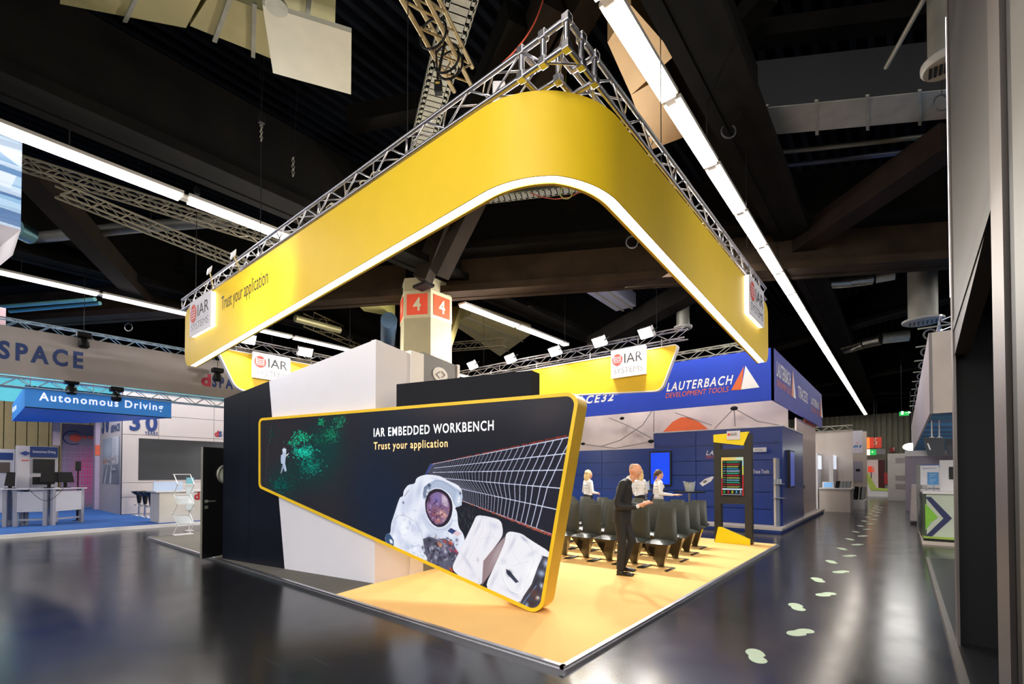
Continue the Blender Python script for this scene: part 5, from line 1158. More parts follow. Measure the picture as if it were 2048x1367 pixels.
bn = thing('hanging_banner', 'white banner with blue and red italic lettering at the stand end', 'banner', PYY(1715, 880, 22.6)); a, c = PYY(1706, 905, 22.6), PYY(1725, 860, 22.6)
fb = MB().box((a.x, 22.6, a.z), (c.x, 22.63, c.z)).done('cloth', mat('banner_white', '#d8d4e0', .7), bn); txt('lettering', 'ms', (a.x, 22.6, a.z+.22), (1, 0, 0), nz, .32, .12, mat('banner_blue', '#2a6ea8', .5), fb, shear=.4, bold=.04)
txt('lettering', '//', (a.x+.08, 22.6, a.z+.38), (1, 0, 0), nz, .14, .10, red, fb, shear=.3, bold=.02); txt('lettering', '/', (a.x+.05, 22.6, a.z+.07), (1, 0, 0), nz, .05, .10, red, fb, shear=.3, bold=.02)
w2_ = thing('second_white_stand', 'white wall with a product poster beyond the first white stand', 'stand wall', (1, 26, 0)); YD = 26; a, c = PYY(1706, 940, YD), PYY(1733, 862, YD)
MB().box((a.x-1, YD, 0), (c.x, YD+.1, c.z)).done('wall', whw, w2_); pa, pc2 = PYY(1707, 962, YD-.02), PYY(1725, 922, YD-.02); MB().box((pa.x, YD-.03, pa.z), (pc2.x, YD, pc2.z)).done('poster', mat('poster_lilac', '#a9a5b8', .6), w2_)
MB().box((pa.x+.1, YD-.035, pa.z+.5), (pc2.x-.1, YD-.03, pa.z+.62)).done('poster_device', dkmetal, w2_)
MB().box((a.x, YD-2.2, 0), (c.x+.0, YD-.6, .42)).done('low_plinth', whts, w2_)
for j in range(3): p = PYY(1712+6*j, 1000, YD-1.6); tag(MB().obox((p.x-.1, YD-1.8, .42), (.2, 0, 0), (0, .5, 0), (.05, 0, .62)).done('test_rack', insm if j else dkmetal, bevel=.02), ['black test rack at the left on the low plinth', 'grey test rack in the middle of the low plinth', 'grey test rack at the right of the low plinth'][j], 'instrument', 'test racks on the low plinth')
# sign 5, exit signs, door, red cabinet at the back wall
def flat_sign(label, a, c, Y, m_, cat='sign', name='sign'):
    p, q = PYY(*a, Y), PYY(*c, Y); t = thing(name, label, cat, ((p.x+q.x)/2, Y, p.z)); o = MB().box((p.x, Y, p.z), (q.x, Y+.15, q.z)).done('sign_panel', m_, t); return t, o, p, q
t, o, p, q = flat_sign('hanging orange-red sign with number 5 above the aisle end', (1739, 895.5), (1763, 873.5), 45, mat('sign_red', '#c23a26', .5, emit=.25, ecol='#c23a26'), name='number_sign')
txt('number', '5', (p.x+(q.x-p.x)*.36, 45, p.z+.25), (1, 0, 0), nz, (q.x-p.x)*.28, (q.z-p.z)*.62, mat('sign_pale', '#d8c8ba', .5), o)
MB().tube((p.x+.3, 45.07, q.z), (p.x+.3, 45.07, 8.3), .02, 4).tube((q.x-.3, 45.07, q.z), (q.x-.3, 45.07, 8.3), .02, 4).done('suspension_wire', dkmetal, t)
p2, q2 = PYY(1729.5, 896.5, 44.8), PYY(1739, 874, 44.8); MB().box((p2.x, 44.8, p2.z), (q2.x, 45, q2.z)).done('lit_side', mat('sign_orange_lit', '#ff7a2c', .5, emit=.9, ecol='#ff7a2c'), t)
t, o, p, q = flat_sign('green exit sign under the number 5 sign', (1740, 909.5), (1752, 898), 44, mat('exit_green', '#10a040', .5, emit=.9, ecol='#12a848'), name='exit_sign')
txt('symbol', '←', (p.x+.1, 44, p.z+.15), (1, 0, 0), nz, (q.x-p.x)*.4, (q.z-p.z)*.4, mat('exit_white', '#e8ffe8', .5, emit=1, ecol='#e8ffe8'), o)
MB().tube((p.x+.3, 44.07, q.z), (p.x+.3, 44.07, 8.3), .02, 4).done('suspension_wire', dkmetal, t)
p2, q2 = PYY(1733, 909.5, 44), PYY(1740, 898, 44); MB().box((p2.x, 44, p2.z), (q2.x, 44.15, q2.z)).done('lit_plate', mat('lamp_cream', '#fff0d0', .5, emit=1.2, ecol='#fff0d0'), t)
p2, q2 = PYY(1752, 908, 44.05), PYY(1770, 897, 44.05); MB().box((p2.x, 44.05, p2.z), (q2.x, 44.2, q2.z)).done('grey_plate', grey, t)
t, o, p, q = flat_sign('green exit sign hanging beside the white fascia at upper right', (1798.5, 831), (1818, 822), 30, mat('exit_green', '#10a040'), name='exit_sign')
txt('symbol', '→', (p.x+.25, 30, p.z+.08), (1, 0, 0), nz, .25, .14, MATS['exit_white'], o); MB().box((p.x+.08, 29.99, p.z+.06), (p.x+.18, 30, p.z+.24)).done('running_figure', MATS['exit_white'], t)
MB().tube((p.x+.1, 30.05, q.z), (p.x+.1, 30.05, 11.1), .01, 4).done('wire', dkmetal, t)
t, o, p, q = flat_sign('small red fire sign on the corrugated back wall', (1779.5, 903.5), (1790, 894.5), 51.85, mat('fire_red', '#b02a30', .5), name='fire_sign')
txt('symbol', '!', (p.x+.25, 51.85, p.z+.1), (1, 0, 0), nz, .1, .3, whp, o)
dt = thing('hall_door', 'open hall doorway with dark red leaf at the end of the aisle', 'door', PYY(1750, 1000, 51.4)); a, c = PYY(1733, 992, 51.4), PYY(1772, 915, 51.4)
MB().box((a.x, 51.4, 0), (c.x, 51.9, c.z)).done('frame', mat('door_frame_grey', '#8a8578', .6), dt)
a, c = PYY(1733, 990, 51.3), PYY(1757, 919, 51.3); MB().box((a.x, 51.3, .1), (c.x, 51.4, c.z)).done('foyer_glow', mat('foyer_light', '#b8a8a0', .6, emit=.35, ecol='#c8b8b0'), dt)
a, c = PYY(1757, 990, 51.2), PYY(1769, 919, 51.2); MB().box((a.x, 51.2, 0), (c.x, 51.4, c.z)).done('red_leaf', mat('dark_red_door', '#5e1820', .5), dt)
t, o, p, q = flat_sign('orange information sign with question mark seen through the far doorway', (1736, 943.5), (1748, 932), 51.0, mat('info_orange', '#e0401e', .5, emit=.6, ecol='#e8401e'), name='information_sign')
MB().box((p.x+.2, 51.05, 0), (p.x+.26, 51.1, p.z)).done('stand_pole', dkmetal, t); txt('symbol', '?', (p.x+.25, 51, p.z+.1), (1, 0, 0), nz, .25, .45, whp, o)
rc_ = thing('fire_hose_cabinet', 'red fire hose cabinet on the right of the far doorway', 'cabinet', PYY(1772, 968, 42)); a, c = PYY(1768, 968, 42), PYY(1777, 945, 42); MB().box((a.x, 42, a.z), (c.x, 42.3, c.z)).done('box', mat('cabinet_red', '#9c2028', .4), rc_, bevel=.02); MB().box(((a.x+c.x)/2-.08, 42.1, 0), ((a.x+c.x)/2+.08, 42.2, a.z)).done('stand', insm, rc_)
# lime and white lounge chair at the aisle end
lc2 = thing('lounge_chair', 'lime green and white lounge chair at the far end of the aisle', 'chair', U(1775, 994, 0)); p = U(1775, 993, 0); k = 1.0
lime = mat('lime_cushion', '#b9cf5e', .7)
MB().prism([(p.x-1.3, p.y, .0), (p.x+1.0, p.y, .0), (p.x+1.0, p.y, .38), (p.x-.9, p.y, .42), (p.x-1.3, p.y, 1.75), (p.x-1.7, p.y, 1.75), (p.x-1.5, p.y, .6)], (0, 1.0, 0)).done('shell', whts, lc2); MB().prism([(p.x-.95, p.y-.02, .44), (p.x+.4, p.y-.02, .40), (p.x+.4, p.y-.02, .52), (p.x-.65, p.y-.02, .62), (p.x-1.12, p.y-.02, 1.72), (p.x-1.35, p.y-.02, 1.72)], (0, .9, 0)).done('cushion', lime, lc2)
# tall white totem with grey print beside the door
tt = thing('white_info_wall', 'tall white info wall with faint grey print at the aisle end', 'sign', PYY(1797, 985, 34)); a, c = PYY(1776, 988, 34), PYY(1811, 906, 34); o = MB().box((a.x, 34, 0), (c.x+.5, 34.2, c.z)).done('board', mat('info_wall_white', '#b9b3b0', .6), tt)
for zy, s_ in ((918, 1), (953, 1), (970, 1)): p = PYY(1791, zy+7, 34); MB().box((p.x, 33.98, p.z), (p.x+1.1, 34, p.z+.3)).done('print_bar', mat('print_grey', '#8f8a8a', .6), o)
for zy, s_ in ((918, 'CoreDesign'), (935, 'SYMPOSIUM'), (953, 'Cores'), (969, 'Core-Log')): p = PYY(1790, zy+1, 34); 
bp_ = thing('back_partition', 'pale lilac partition behind the lime counter', 'stand wall', PYY(1840, 990, 24)); a, c = PYY(1811, 1000, 24), PYY(1900, 899, 24); MB().box((a.x, 24, 0), (c.x+2, 24.2, c.z)).done('wall', mat('lilac_wall', '#aaa4b4', .7), bp_); MB().box((a.x, 23.95, c.z-.25), (c.x+2, 24, c.z)).done('top_rail', whts, bp_)
sp_ = thing('ceiling_spot', 'single bright round spot above the lilac partition', 'lamp', PYY(1822, 893, 30)); p = PYY(1822, 893, 30); MB().ell(p, (.35, .1, .2), 12, 8).done('glass', mat('spot_glass', '#ffffff', .5, emit=8, ecol='#f4fff0'), sp_); MB().tube(p+Vector((0, .05, .1)), p+Vector((0, .05, 3)), .02, 5).done('rod', dkmetal, sp_)

# ---- right-hand stand: white hanging fascia, counter with chevron, monitors
YR = 9.2; XR = 2.6
hf = thing('white_hanging_fascia', 'white hanging box fascia with blue striped underside, upper right', 'fascia', (XR+1, YR, 3)); 
a, c = PX(1858, 825, XR), PX(1858, 660, XR); zb3, zt3 = a.z-.05, c.z
MB().box((XR, YR+.2, zb3), (XR+.04, 34, zt3)).done('aisle_face', mat('fascia_white', '#c3bbc6', .6), hf); MB().box((XR+.04, YR+.2, zb3), (XR+3, YR+.24, zt3)).done('end_face', mat('fascia_white2', '#b9b1ae', .6), hf)
MB().box((XR+.0, YR+.195, zb3), (XR+.05, YR+.2, zt3)).done('corner_seam', grey, hf)
b = MB(); nst = 26; mats_ = [mat('soffit_blue', '#48b0f4', .6), mat('soffit_dark_blue', '#3a7cc8', .6)]
for i in range(nst):
    y0 = YR+.24+i*.95; q_ = [(XR+.04, y0-1.4, 0), (XR+.04, y0-.45, 0), (XR+3, y0+1.9-.45, 0), (XR+3, y0+.5, 0)]
    P = [(x_, min(max(y_, YR+.24), 34), zb3+.01) for x_, y_, _ in q_]; b.mi = i % 2; b.add(P, [(3, 2, 1, 0)])
b.done('striped_underside', mats_, hf)
txt('lettering', 'ADVANTAGE', (XR, 24, zb3+.6), (0, -1, 0), nz, .01, .01, inkl, hf) if False else None
tr4 = thing('lattice_truss', 'truss above the white hanging fascia at upper right', 'truss', (XR+.3, 12, zt3+.3)); truss(tr4, (XR+.5, YR+.3, zt3+.05), (XR+.5, 34, zt3+.05), .3, .5, .02, .012, False, alu)
for j in range(9):
    y = YR+1.0+j*1.9; o = thing('cable_coil', 'grey cable coil over the white fascia, %s from the camera' % ordn[j].replace('nearest', 'first').replace('second first', 'second'), 'cable', (XR+.05, y, zt3+.12), 'cable coils over the white fascia'); MB().torus((XR+.05, y, zt3+.15), (0, 1, .2), .10, .018, 16, 6).done('coil', mat('cable_grey', '#55555c', .5), o); MB().tube((XR-.15, y, zt3+.3), (XR+.5, y, zt3+.3), .018, 6).done('bracket', steel, o)
cc_ = thing('chevron_counter', 'white counter with big dark blue chevron and lime green print, at right', 'counter', (2.8, 11.9, 0))
q0, q1 = 2.53, 4.2; yc0 = 11.55; zc0, zc1 = .12, 1.17
MB().box((q0, yc0, .0), (q1, yc0+2.6, zc0)).done('plinth', blk, cc_); MB().box((q0+.0, yc0-.01, zc0), (q1, yc0+2.6, zc0+.05)).done('lime_edge', mat('lime_edge', '#9ab84e', .5), cc_)
MB().box((q0+.06, yc0+.02, zc0+.05), (q1, yc0+2.5, zc1)).done('body', mat('counter_face', '#c3cfc0', .5), cc_); MB().box((q0, yc0-.04, zc1), (q1, yc0+2.6, zc1+.05)).done('counter_top', whts, cc_)
MB().box((q0, yc0+.05, zc0+.05), (q0+.06, yc0+2.5, zc1)).done('open_side', mat('side_dark_green', '#4a5648', .6), cc_)
CY = yc0+.012; navy = mat('chevron_navy', '#2b3560', .5)
P_ = [(x_, CY, z_) for x_, z_ in ((q0+.08, zc1-.02), (q0+.18, zc1-.02), (q0+.52, .66), (q0+.18, zc0+.07), (q0+.08, zc0+.07), (q0+.34, .66))]
P_ = [PYY(x, y, CY) for x, y in ((1850, 993), (1862, 993), (1904, 1036), (1862, 1074), (1849, 1073), (1887, 1036))]
MB().add(P_, [(0, 1, 2, 5), (5, 2, 3, 4)]).done('chevron', navy, cc_)
P_ = [PYY(x, y, CY) for x, y in ((1850, 1006), (1862, 1018), (1876, 1034), (1862, 1044), (1851, 1060))]; MB().add(P_, [tuple(range(5))]).done('lime_print', mat('lime_print', '#82c440', .5), cc_)
for j in range(6): y = yc0+.3+j*.3; tag(MB().path([(q0-.02+.03*math.sin(k), y+.02*k, 1.1-.16*k) for k in range(7)], .012, 5).done('hanging_cable', mat('cable_grey2', '#4c4f58', .6)), 'dark cable at the open side of the chevron counter, %s from its front' % ordn[j].replace('second nearest', 'second').replace('nearest', 'first'), 'cable', 'cables at the chevron counter')
mo = thing('hanging_monitor', 'dark monitor seen from behind, hanging on white cables over the counter', 'monitor', PYY(1862, 880, 11)); P_ = [PYY(x, y, 11) for x, y in ((1847, 874), (1889, 876), (1889, 911), (1855, 911))]
MB().prism(P_, (0, .08, 0)).done('housing', mat('monitor_back', '#3b404b', .5), mo); 
for x in (1864, 1879): p = PYY(x, 877, 11.04); MB().tube(p, (p.x, 11.04, zb3), .012, 6).done('suspension_cable', whts, mo); MB().torus(p, (0, 1, 0), .05, .008, 12, 5).done('cable_loop', whts, mo)
P_ = [PYY(x, y, 10.98) for x, y in ((1854, 886), (1857, 886), (1862, 899), (1859, 899))]; MB().add(P_, [(0, 1, 2, 3)]).done('name_strip', whp, mo)
mo2 = thing('hanging_monitor', 'second dark monitor behind, cut off by the black pillar', 'monitor', PYY(1898, 880, 11.2)); MB().tube((PYY(1897, 877, 11.2).x+.1, 11.24, PYY(1897, 877, 11.2).z-.02), (PYY(1897, 877, 11.2).x+.1, 11.24, zb3), .012, 5).done('suspension_cable', whts, mo2); P_ = [PYY(x, y, 11.2) for x, y in ((1889.5, 877), (1935, 876), (1935, 911), (1896, 911))]; MB().prism(P_, (0, .08, 0)).done('housing', mat('monitor_back2', '#4a4d58', .5), mo2)
ps = thing('poster_stand', 'white poster stand with light blue text box on the counter', 'sign', PYY(1858, 985, 12.2)); a, c = PYY(1841, 969, 12.2), PYY(1878, 930, 12.2); o = MB().box((a.x, 12.2, a.z), (c.x, 12.22, c.z)).done('poster', mat('poster_white', '#d4d6e0', .6), ps)
p1_, p2_ = PYY(1855, 968.5, 12.19), PYY(1877, 944, 12.19); MB().box((p1_.x, 12.19, p1_.z), (p2_.x, 12.2, p2_.z)).done('blue_box', mat('poster_blue', '#4f8cc4', .6), o); txt('heading', 'Energy and Micro Sensor', (a.x+.05, 12.2, c.z-.10), (1, 0, 0), nz, (c.x-a.x)*.7, .05, mat('poster_ink', '#5a80b0', .6), o)
for k in range(7): MB().box((p1_.x+.04, 12.186, p2_.z-.06-.045*k), (p2_.x-.05*(1+k % 3), 12.19, p2_.z-.045-.045*k)).done('text_line', mat('poster_line', '#9cc4e4', .6), o)
for s_ in (.3, .7): x_ = a.x+(c.x-a.x)*s_; MB().box((x_-.01, 12.205, zc1+.05), (x_+.01, 12.215, a.z)).done('leg', insm, ps)
bf2 = thing('blue_frame_display', 'blue-framed display panel behind the poster stand', 'display', PYY(1850, 975, 14)); a, c = PYY(1833, 975, 14), PYY(1881, 928.5, 14); MB().box((a.x, 14, a.z), (c.x, 14.05, c.z-.08)).done('panel', whts, bf2); MB().box((a.x, 13.98, c.z-.08), (c.x, 14.06, c.z)).done('blue_rail', mat('rail_blue', '#2a68b8', .5), bf2); MB().box((a.x, 13.9, 0), (a.x+.1, 14.1, c.z)).done('post', insm, bf2)
wc2 = thing('white_cabinet', 'tall white cabinet with dark screen beside the poster stand', 'cabinet', PYY(1895, 975, 12.6)); a, c = PYY(1881, 980, 12.6), PYY(1940, 919, 12.6); MB().box((a.x, 12.6, zc1+.05), (c.x, 12.9, c.z)).done('body', whts, wc2); a, c = PYY(1898, 958, 12.58), PYY(1912, 933, 12.58); MB().box((a.x, 12.58, a.z), (c.x, 12.6, c.z)).done('screen', blk, wc2)
tc_ = thing('draped_table', 'table under a white cloth at the aisle edge', 'table', (2.75, 17, 0)); a, c = PYY(1820, 1000, 17), PYY(1855, 970, 17); MB().prism([(a.x+.06, 17, c.z), (c.x, 17, c.z), (c.x, 17, .1), (a.x, 17, .1)], (0, 1.6, 0)).done('cloth', mat('cloth_white', '#d0c6c6', .8), tc_)
rpf = thing('right_stand_platform', 'low platform with metal edge under the chevron counter', 'platform', (2.8, 16, 0)); MB().box((2.50, 11.3, 0), (6, 34, .06)).done('deck', whw, rpf)

# ---- near right: tall dark stand wall with an opening, seen at a grazing angle
nr = thing('black_frame_stand', 'tall dark metal framed stand wall with doorway filling the right edge', 'stand wall', (2.7, 1.4, 0)); met = mat('brushed_grey_metal', '#6d6663', .38, .6, var=.08); met2 = mat('dark_metal_panel', '#3c3a3d', .4, .5)
XN = 2.54
def nbx(y0, y1, z0, z1, m_, name, x0=XN, x1=XN+.12): return MB().box((x0, y0, z0), (x1, y1, z1)).done(name, m_, nr)
nbx(2.74, 2.92, .05, 7.2, met, 'end_post', XN, XN+.02)
ztop = 7.2
MB().prism([(XN+.012, 2.74, 2.75), (XN+.012, .22, 3.10), (XN+.012, .22, ztop), (XN+.012, 2.74, ztop)], (.1, 0, 0)).done('upper_panel', met2, nr)
MB().prism([(XN+.004, 2.74, 2.98), (XN+.004, 2.58, 2.98), (XN+.004, .22, 3.06), (XN+.004, .22, 3.16), (XN+.004, 2.62, 3.06), (XN+.004, 2.74, 3.06)], (.01, 0, 0)).done('slanted_trim', blk, nr)
nbx(-.12, .25, .05, ztop, met, 'inner_post', XN-.0, XN+.03); nbx(-.40, -.12, .05, ztop, dkmetal, 'black_gap_panel', XN+.02, XN+.1); nbx(-1.2, -.40, .05, ztop, mat('grey_edge_panel', '#5a5650', .5, .2), 'edge_panel', XN, XN+.1)
MB().box((XN-.004, 2.905, 3.35), (XN+.012, 2.925, 6.1)).done('led_edge', mat('led_white_line', '#ffffff', .5, emit=3, ecol='#fff4fa'), nr)
MB().box((XN+1.6, -1.0, .05), (XN+1.7, 3.0, 5)).done('inner_back_wall', dkmetal, nr); MB().box((XN+.025, 2.85, .05), (XN+1.6, 2.92, 5)).done('inner_end_wall', dkmetal, nr)
MB().box((XN+.1, -1.2, 3.6), (XN+1.7, 2.92, 3.7)).done('inner_ceiling', dkmetal, nr); MB().tube((XN+.5, 1.1, .06), (XN+.12, .7, .55), .035, 8).done('diagonal_tube', blk, nr)
npf = thing('near_right_platform', 'low black platform with aluminium edge along the right aisle side', 'platform', (3, 4, 0)); MB().box((XN+.0, -1.2, 0), (6, 8.7, .05)).done('black_carpet', blk, npf); MB().box((XN-.05, -1.2, 0), (XN, 8.7, .055)).done('edge_profile', mat('dull_edge', '#7d7874', .4, .7), npf); MB().box((XN-.05, 8.7, 0), (6, 8.75, .055)).done('edge_profile', MATS['dull_edge'], npf)
# ================================================================== left neighbour stand (blue carpet)
XL = -15.45
bcar = mat('blue_carpet', '#2f62ac', .95, var=.04, bump=.2, bs=200)
lpf = thing('blue_carpet_platform', 'raised platform with bright blue carpet and white edge, left stand', 'platform', (-20, 0, 0))
MB().box((-27, -12, 0), (XL, 8, .09)).done('blue_carpet', bcar, lpf); MB().box((XL-.0, -12, .0), (XL+.16, 8, .095)).done('white_edge', whts, lpf)
MB().box((-27, 1.6, .09), (-16.3, 8, .093)).done('grey_carpet', mat('lilac_carpet', '#8c8894', .95), lpf)
# grey lettered fascia on trusses
XF2 = -16.0
gf = thing('grey_lettered_fascia', 'long grey fascia with big dark blue letters at the left', 'fascia', (XF2, 0, 5)); fz0, fz1 = 4.28, 5.55
MB().box((XF2-.05, -10, fz0), (XF2, 7.5, fz1)).done('fabric', mat('fascia_grey', '#b3aaa8', .7, var=.02), gf)
dblue = mat('letter_blue', '#24407e', .5); dred = mat('letter_red', '#c23a52', .5)
a, c = PX(-88, 716, XF2), PX(167, 690, XF2); z0_ = PX(166, 738, XF2).z; z1_ = PX(166, 704, XF2).z
txt('lettering', 'SPACE', (XF2, PX(-4, 700, XF2).y, z0_), (0, 1, 0), nz, PX(167, 700, XF2).y-PX(-4, 700, XF2).y, z1_-z0_, dblue, gf, bold=.04)
y0, y1 = PX(402, 760, XF2).y, PX(422, 760, XF2).y; z0_, z1_ = PX(412, 772, XF2).z, PX(412, 747, XF2).z
txt('lettering', 'd', (XF2, y0, z0_), (0, 1, 0), nz, y1-y0, z1_-z0_, dred, gf, bold=.05); txt('lettering', 'SPACE', (XF2, PX(424, 760, XF2).y, z0_), (0, 1, 0), nz, 1.15, (z1_-z0_)*.95, dblue, gf, bold=.05)
for (z, lab) in ((5.52, 'long pale truss along the top of the grey lettered fascia'), (3.98, 'long truss below the grey lettered fascia')):
    t = thing('lattice_truss', lab, 'truss', (XF2-.3, 0, z)); truss(t, (XF2-.1, -10, z), (XF2-.1, 7.5, z), .26, .32, .022, .012, False, mat('truss_pale_blue', '#9fb6c2', .4, .6))
def stagelight(p, label, g='stage lamps on the left trusses'):
    p = Vector(p); t = thing('stage_lamp', label, 'lamp', p, g); MB().box(p-Vector((.14, .16, .05)), p+Vector((.14, .16, .10))).done('base', dkmetal, t, bevel=.03); MB().lathe(p-Vector((0, 0, .34)), [(.09, 0), (.13, .05), (.12, .2), (.07, .28)], 12).done('head', dkmetal, t, smooth=True); MB().tube(p+Vector((0, 0, .09)), (p.x, p.y, 5.6 if p.z < 5.4 and p.x < -15.7 else 11.1), .008, 4).done('suspension_wire', dkmetal, t); return t
stagelight(PX(168, 672, XF2+.1), 'black moving stage lamp on top of the grey lettered fascia')
stagelight(PX(143, 765, XF2-.2), 'black stage lamp under the grey fascia, above the first letters of the light blue sign'); stagelight(PX(233, 780, XF2-.2), 'black stage lamp hanging above the middle of the light blue sign'); stagelight(PX(435, 742, XF2+.4), 'dark stage lamp beside the left back yellow fascia')
# cyan fabric banner behind
cw = thing('cyan_panel', 'pale cyan banner behind the grey fascia', 'banner', (-24, 0, 5)); MB().box((-24.05, -12, 4.4), (-24, 8, 6.1)).done('fabric', mat('cyan_fabric', '#4fb6c4', .7), cw)
# light blue box sign
A0, A1 = PX(50, 770, -16.2), PX(343, 800, -16.2); zt_, zb_2 = 4.04, 3.46
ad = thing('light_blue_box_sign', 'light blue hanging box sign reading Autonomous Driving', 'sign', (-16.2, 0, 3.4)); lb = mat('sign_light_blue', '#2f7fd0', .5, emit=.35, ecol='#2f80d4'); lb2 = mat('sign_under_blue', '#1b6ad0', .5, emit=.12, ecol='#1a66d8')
MB().box((-16.24, A0.y, zb_2), (-16.2, A1.y, zt_)).done('front_face', lb, ad)
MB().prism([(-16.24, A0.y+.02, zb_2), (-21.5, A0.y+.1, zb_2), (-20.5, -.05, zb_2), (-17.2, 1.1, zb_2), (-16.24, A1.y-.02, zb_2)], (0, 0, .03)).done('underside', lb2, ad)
MB().prism([(-16.24, A0.y, zb_2), (-21.5, A0.y+.1, zb_2), (-21.5, A0.y+.1, zt_), (-16.24, A0.y, zt_)], (0, .03, 0)).done('end_face', lb, ad)
for z in (zb_2, zt_): MB().tube((-16.19, A0.y, z), (-16.19, A1.y, z), .015, 5).done('edge_wire', dkmetal, ad)
ya, yb = PX(78, 800, -16.2).y, PX(326, 815, -16.2).y; txt('lettering', 'Autonomous Driving', (-16.2, ya, 3.60), (0, 1, 0), nz, yb-ya, .30, mat('backlit_white', '#eef4ff', .5, emit=.75, ecol='#e8f2ff'), ad, bold=.02, gap=.01)
for y in (A0.y+.1, -.5, A1.y-.1): MB().tube((-16.2, y, zt_), (-16.2, y, 4.9), .01, 4).done('suspension_cable', steel, ad)
txt('lettering', 'Autonomous Driving', (-20.9, A0.y+.08, 3.62), (1, 0, 0), nz, 4.2, .28, MATS['backlit_white'], ad, bold=.02, gap=.02)
# thirty-years wall
XW = -20.6
tw3 = thing('anniversary_wall', 'white panel wall with dark blue number 30 and wide dark display', 'stand wall', (XW, 3, .1)); pw = mat('panel_white', '#cfc8c6', .5, var=.015)
MB().box((XW-.12, 1.02, .09), (XW-.05, 9, 4.8)).done('core', mat('joint_line', '#a49e9e', .6), tw3)
panels(tw3, lambda a, c, e, f, th: MB().box((XW-.05, a, e), (XW, c, f)), 1.02, 9, .1, 4.75, [2.15, 4.1, 6.2], [.75, 1.3, 3.15, 3.95], pw)
ya, yb = 1.52, 8.5; MB().box((XW-.01, ya, 1.40), (XW+.015, yb, 3.02)).done('wide_display', mat('display_dark', '#34383e', .35, var=.05), tw3, label='wide dark display')
y0 = PX(259, 850, XW).y; y1 = PX(315, 850, XW).y; zz = PX(285, 860, XW).z
txt('number', '30', (XW, y0, PX(285, 862, XW).z), (0, 1, 0), nz, y1-y0, .68, dblue, tw3, bold=.035, gap=.02)
txt('lettering', 'YEARS', (XW, PX(289, 860, XW).y, PX(300, 865, XW).z-.08), (0, 1, 0), nz, .42, .13, dblue, tw3, bold=.03, gap=.02)
txt('lettering', 'd', (XW, PX(429, 868, XW).y, PX(435, 873, XW).z), (0, 1, 0), nz, .16, .27, mat('d_red', '#b02838', .5), tw3, bold=.05, gap=.02); txt('lettering', 'SPACE', (XW, PX(437, 868, XW).y, PX(435, 873, XW).z), (0, 1, 0), nz, 1.0, .25, dblue, tw3, bold=.05, gap=.02)
sd = thing('poster_wall', 'white side wall with tall traffic poster and dark blue number', 'stand wall', (-22.5, 1.05, .1)); YS = 1.02; MB().box((-24.6, YS, .09), (XW-.05, YS+.1, 4.75)).done('wall', mat('side_white', '#b5aeb4', .5), sd)
tp = Paint(200, 500, (150, 160, 178), 2); tp.poly([(120, 0), (190, 0), (190, 300), (120, 320)], (196, 200, 210)); 
for k in range(14): tp.poly([(126, 20+k*20), (160, 20+k*20), (160, 26+k*20), (126, 26+k*20)], (120, 126, 140))
tp.blob((60, 130), 60, 90, (178, 190, 205), .7); tp.blob((40, 260), 40, 30, (190, 120, 90), .6)
for _ in range(140): tp.blob((rs.gauss(100, 50), rs.gauss(250, 30)), rs.uniform(3, 9), rs.uniform(2, 7), rs.choice(((60, 66, 78), (210, 214, 224), (120, 140, 160), (200, 130, 90))), .7)
tp.poly([(0, 500), (30, 300), (190, 290), (200, 500)], (120, 126, 140)); tp.poly([(90, 500), (110, 300), (116, 300), (110, 500)], (210, 212, 220)); tp.poly([(20, 500), (60, 310), (66, 310), (40, 500)], (190, 194, 204)); tp.blob((140, 360), 30, 26, (70, 76, 90), .9); tp.blob((140, 345), 22, 14, (205, 210, 222), .9)
q = MB().add([(-24.0, YS-.01, 1.25), (-21.0, YS-.01, 1.25), (-21.0, YS-.01, 3.1), (-24.0, YS-.01, 3.1)], [(0, 1, 2, 3)]).done('traffic_poster', screen_mat('traffic_poster', tp.image('traffic_poster'), 0, .5), sd, label='tall grey traffic poster'); uvq(q, lambda v: ((v.x+24)/3, (v.z-1.25)/1.85))
txt('number', '30', (-24.2, YS, 3.35), (1, 0, 0), nz, 1.3, .85, dblue, sd, bold=.06, gap=.02); txt('lettering', 'dSPACE', (-22.5, YS, 3.3), (1, 0, 0), nz, 1.5, .3, dblue, sd, bold=.05, gap=.02)
# lilac pillar with orange square, pink-grid wall
pc_ = thing('lilac_pillar', 'lilac white pillar with an orange square', 'pillar', (-26, .3, 0)); a, c = PX(188.5, 1019, -24.9), PX(208, 838, -24.9)
o = MB().box((-25.3, a.y, .05), (-24.9, c.y, c.z+.6)).done('body', mat('lilac_white', '#b0a2bc', .5), pc_); s0_, s1_ = PX(190, 910, -24.89), PX(208, 890, -24.89); MB().box((-24.9, s0_.y, s0_.z), (-24.88, s1_.y, s1_.z)).done('orange_square', mat('square_coral', '#e0684e', .5), pc_)
pk = thing('pink_grid_wall', 'purple wall with pink grid print and red logo at far left', 'stand wall', (-27, -1.5, 0)); XK = -27.0
gp = Paint(360, 640, (136, 124, 148), 1)
for iy in range(22):
    for ix in range(12):
        d = ((ix-9.5)/7)**2+((iy-12)/9)**2; v = math.exp(-d*1.6)*(.75+.25*rs.random()) if iy > 3 else 0; n_ = .12*rs.random()*(iy > 3)
        c = (136+80*v-30*n_, 124-70*v-30*n_, 148-20*v-10*n_); gp.poly([(ix*30+3, iy*26+70), (ix*30+27, iy*26+70), (ix*30+27, iy*26+92), (ix*30+3, iy*26+92)], c)
for k in range(10): gp.line([(0, 180+k*44), (360, 180+k*44)], 2, (184, 150, 186), .7)
for k in (30, 140, 205, 325): gp.line([(k, 150), (k, 640)], 2, (184, 150, 186), .6)
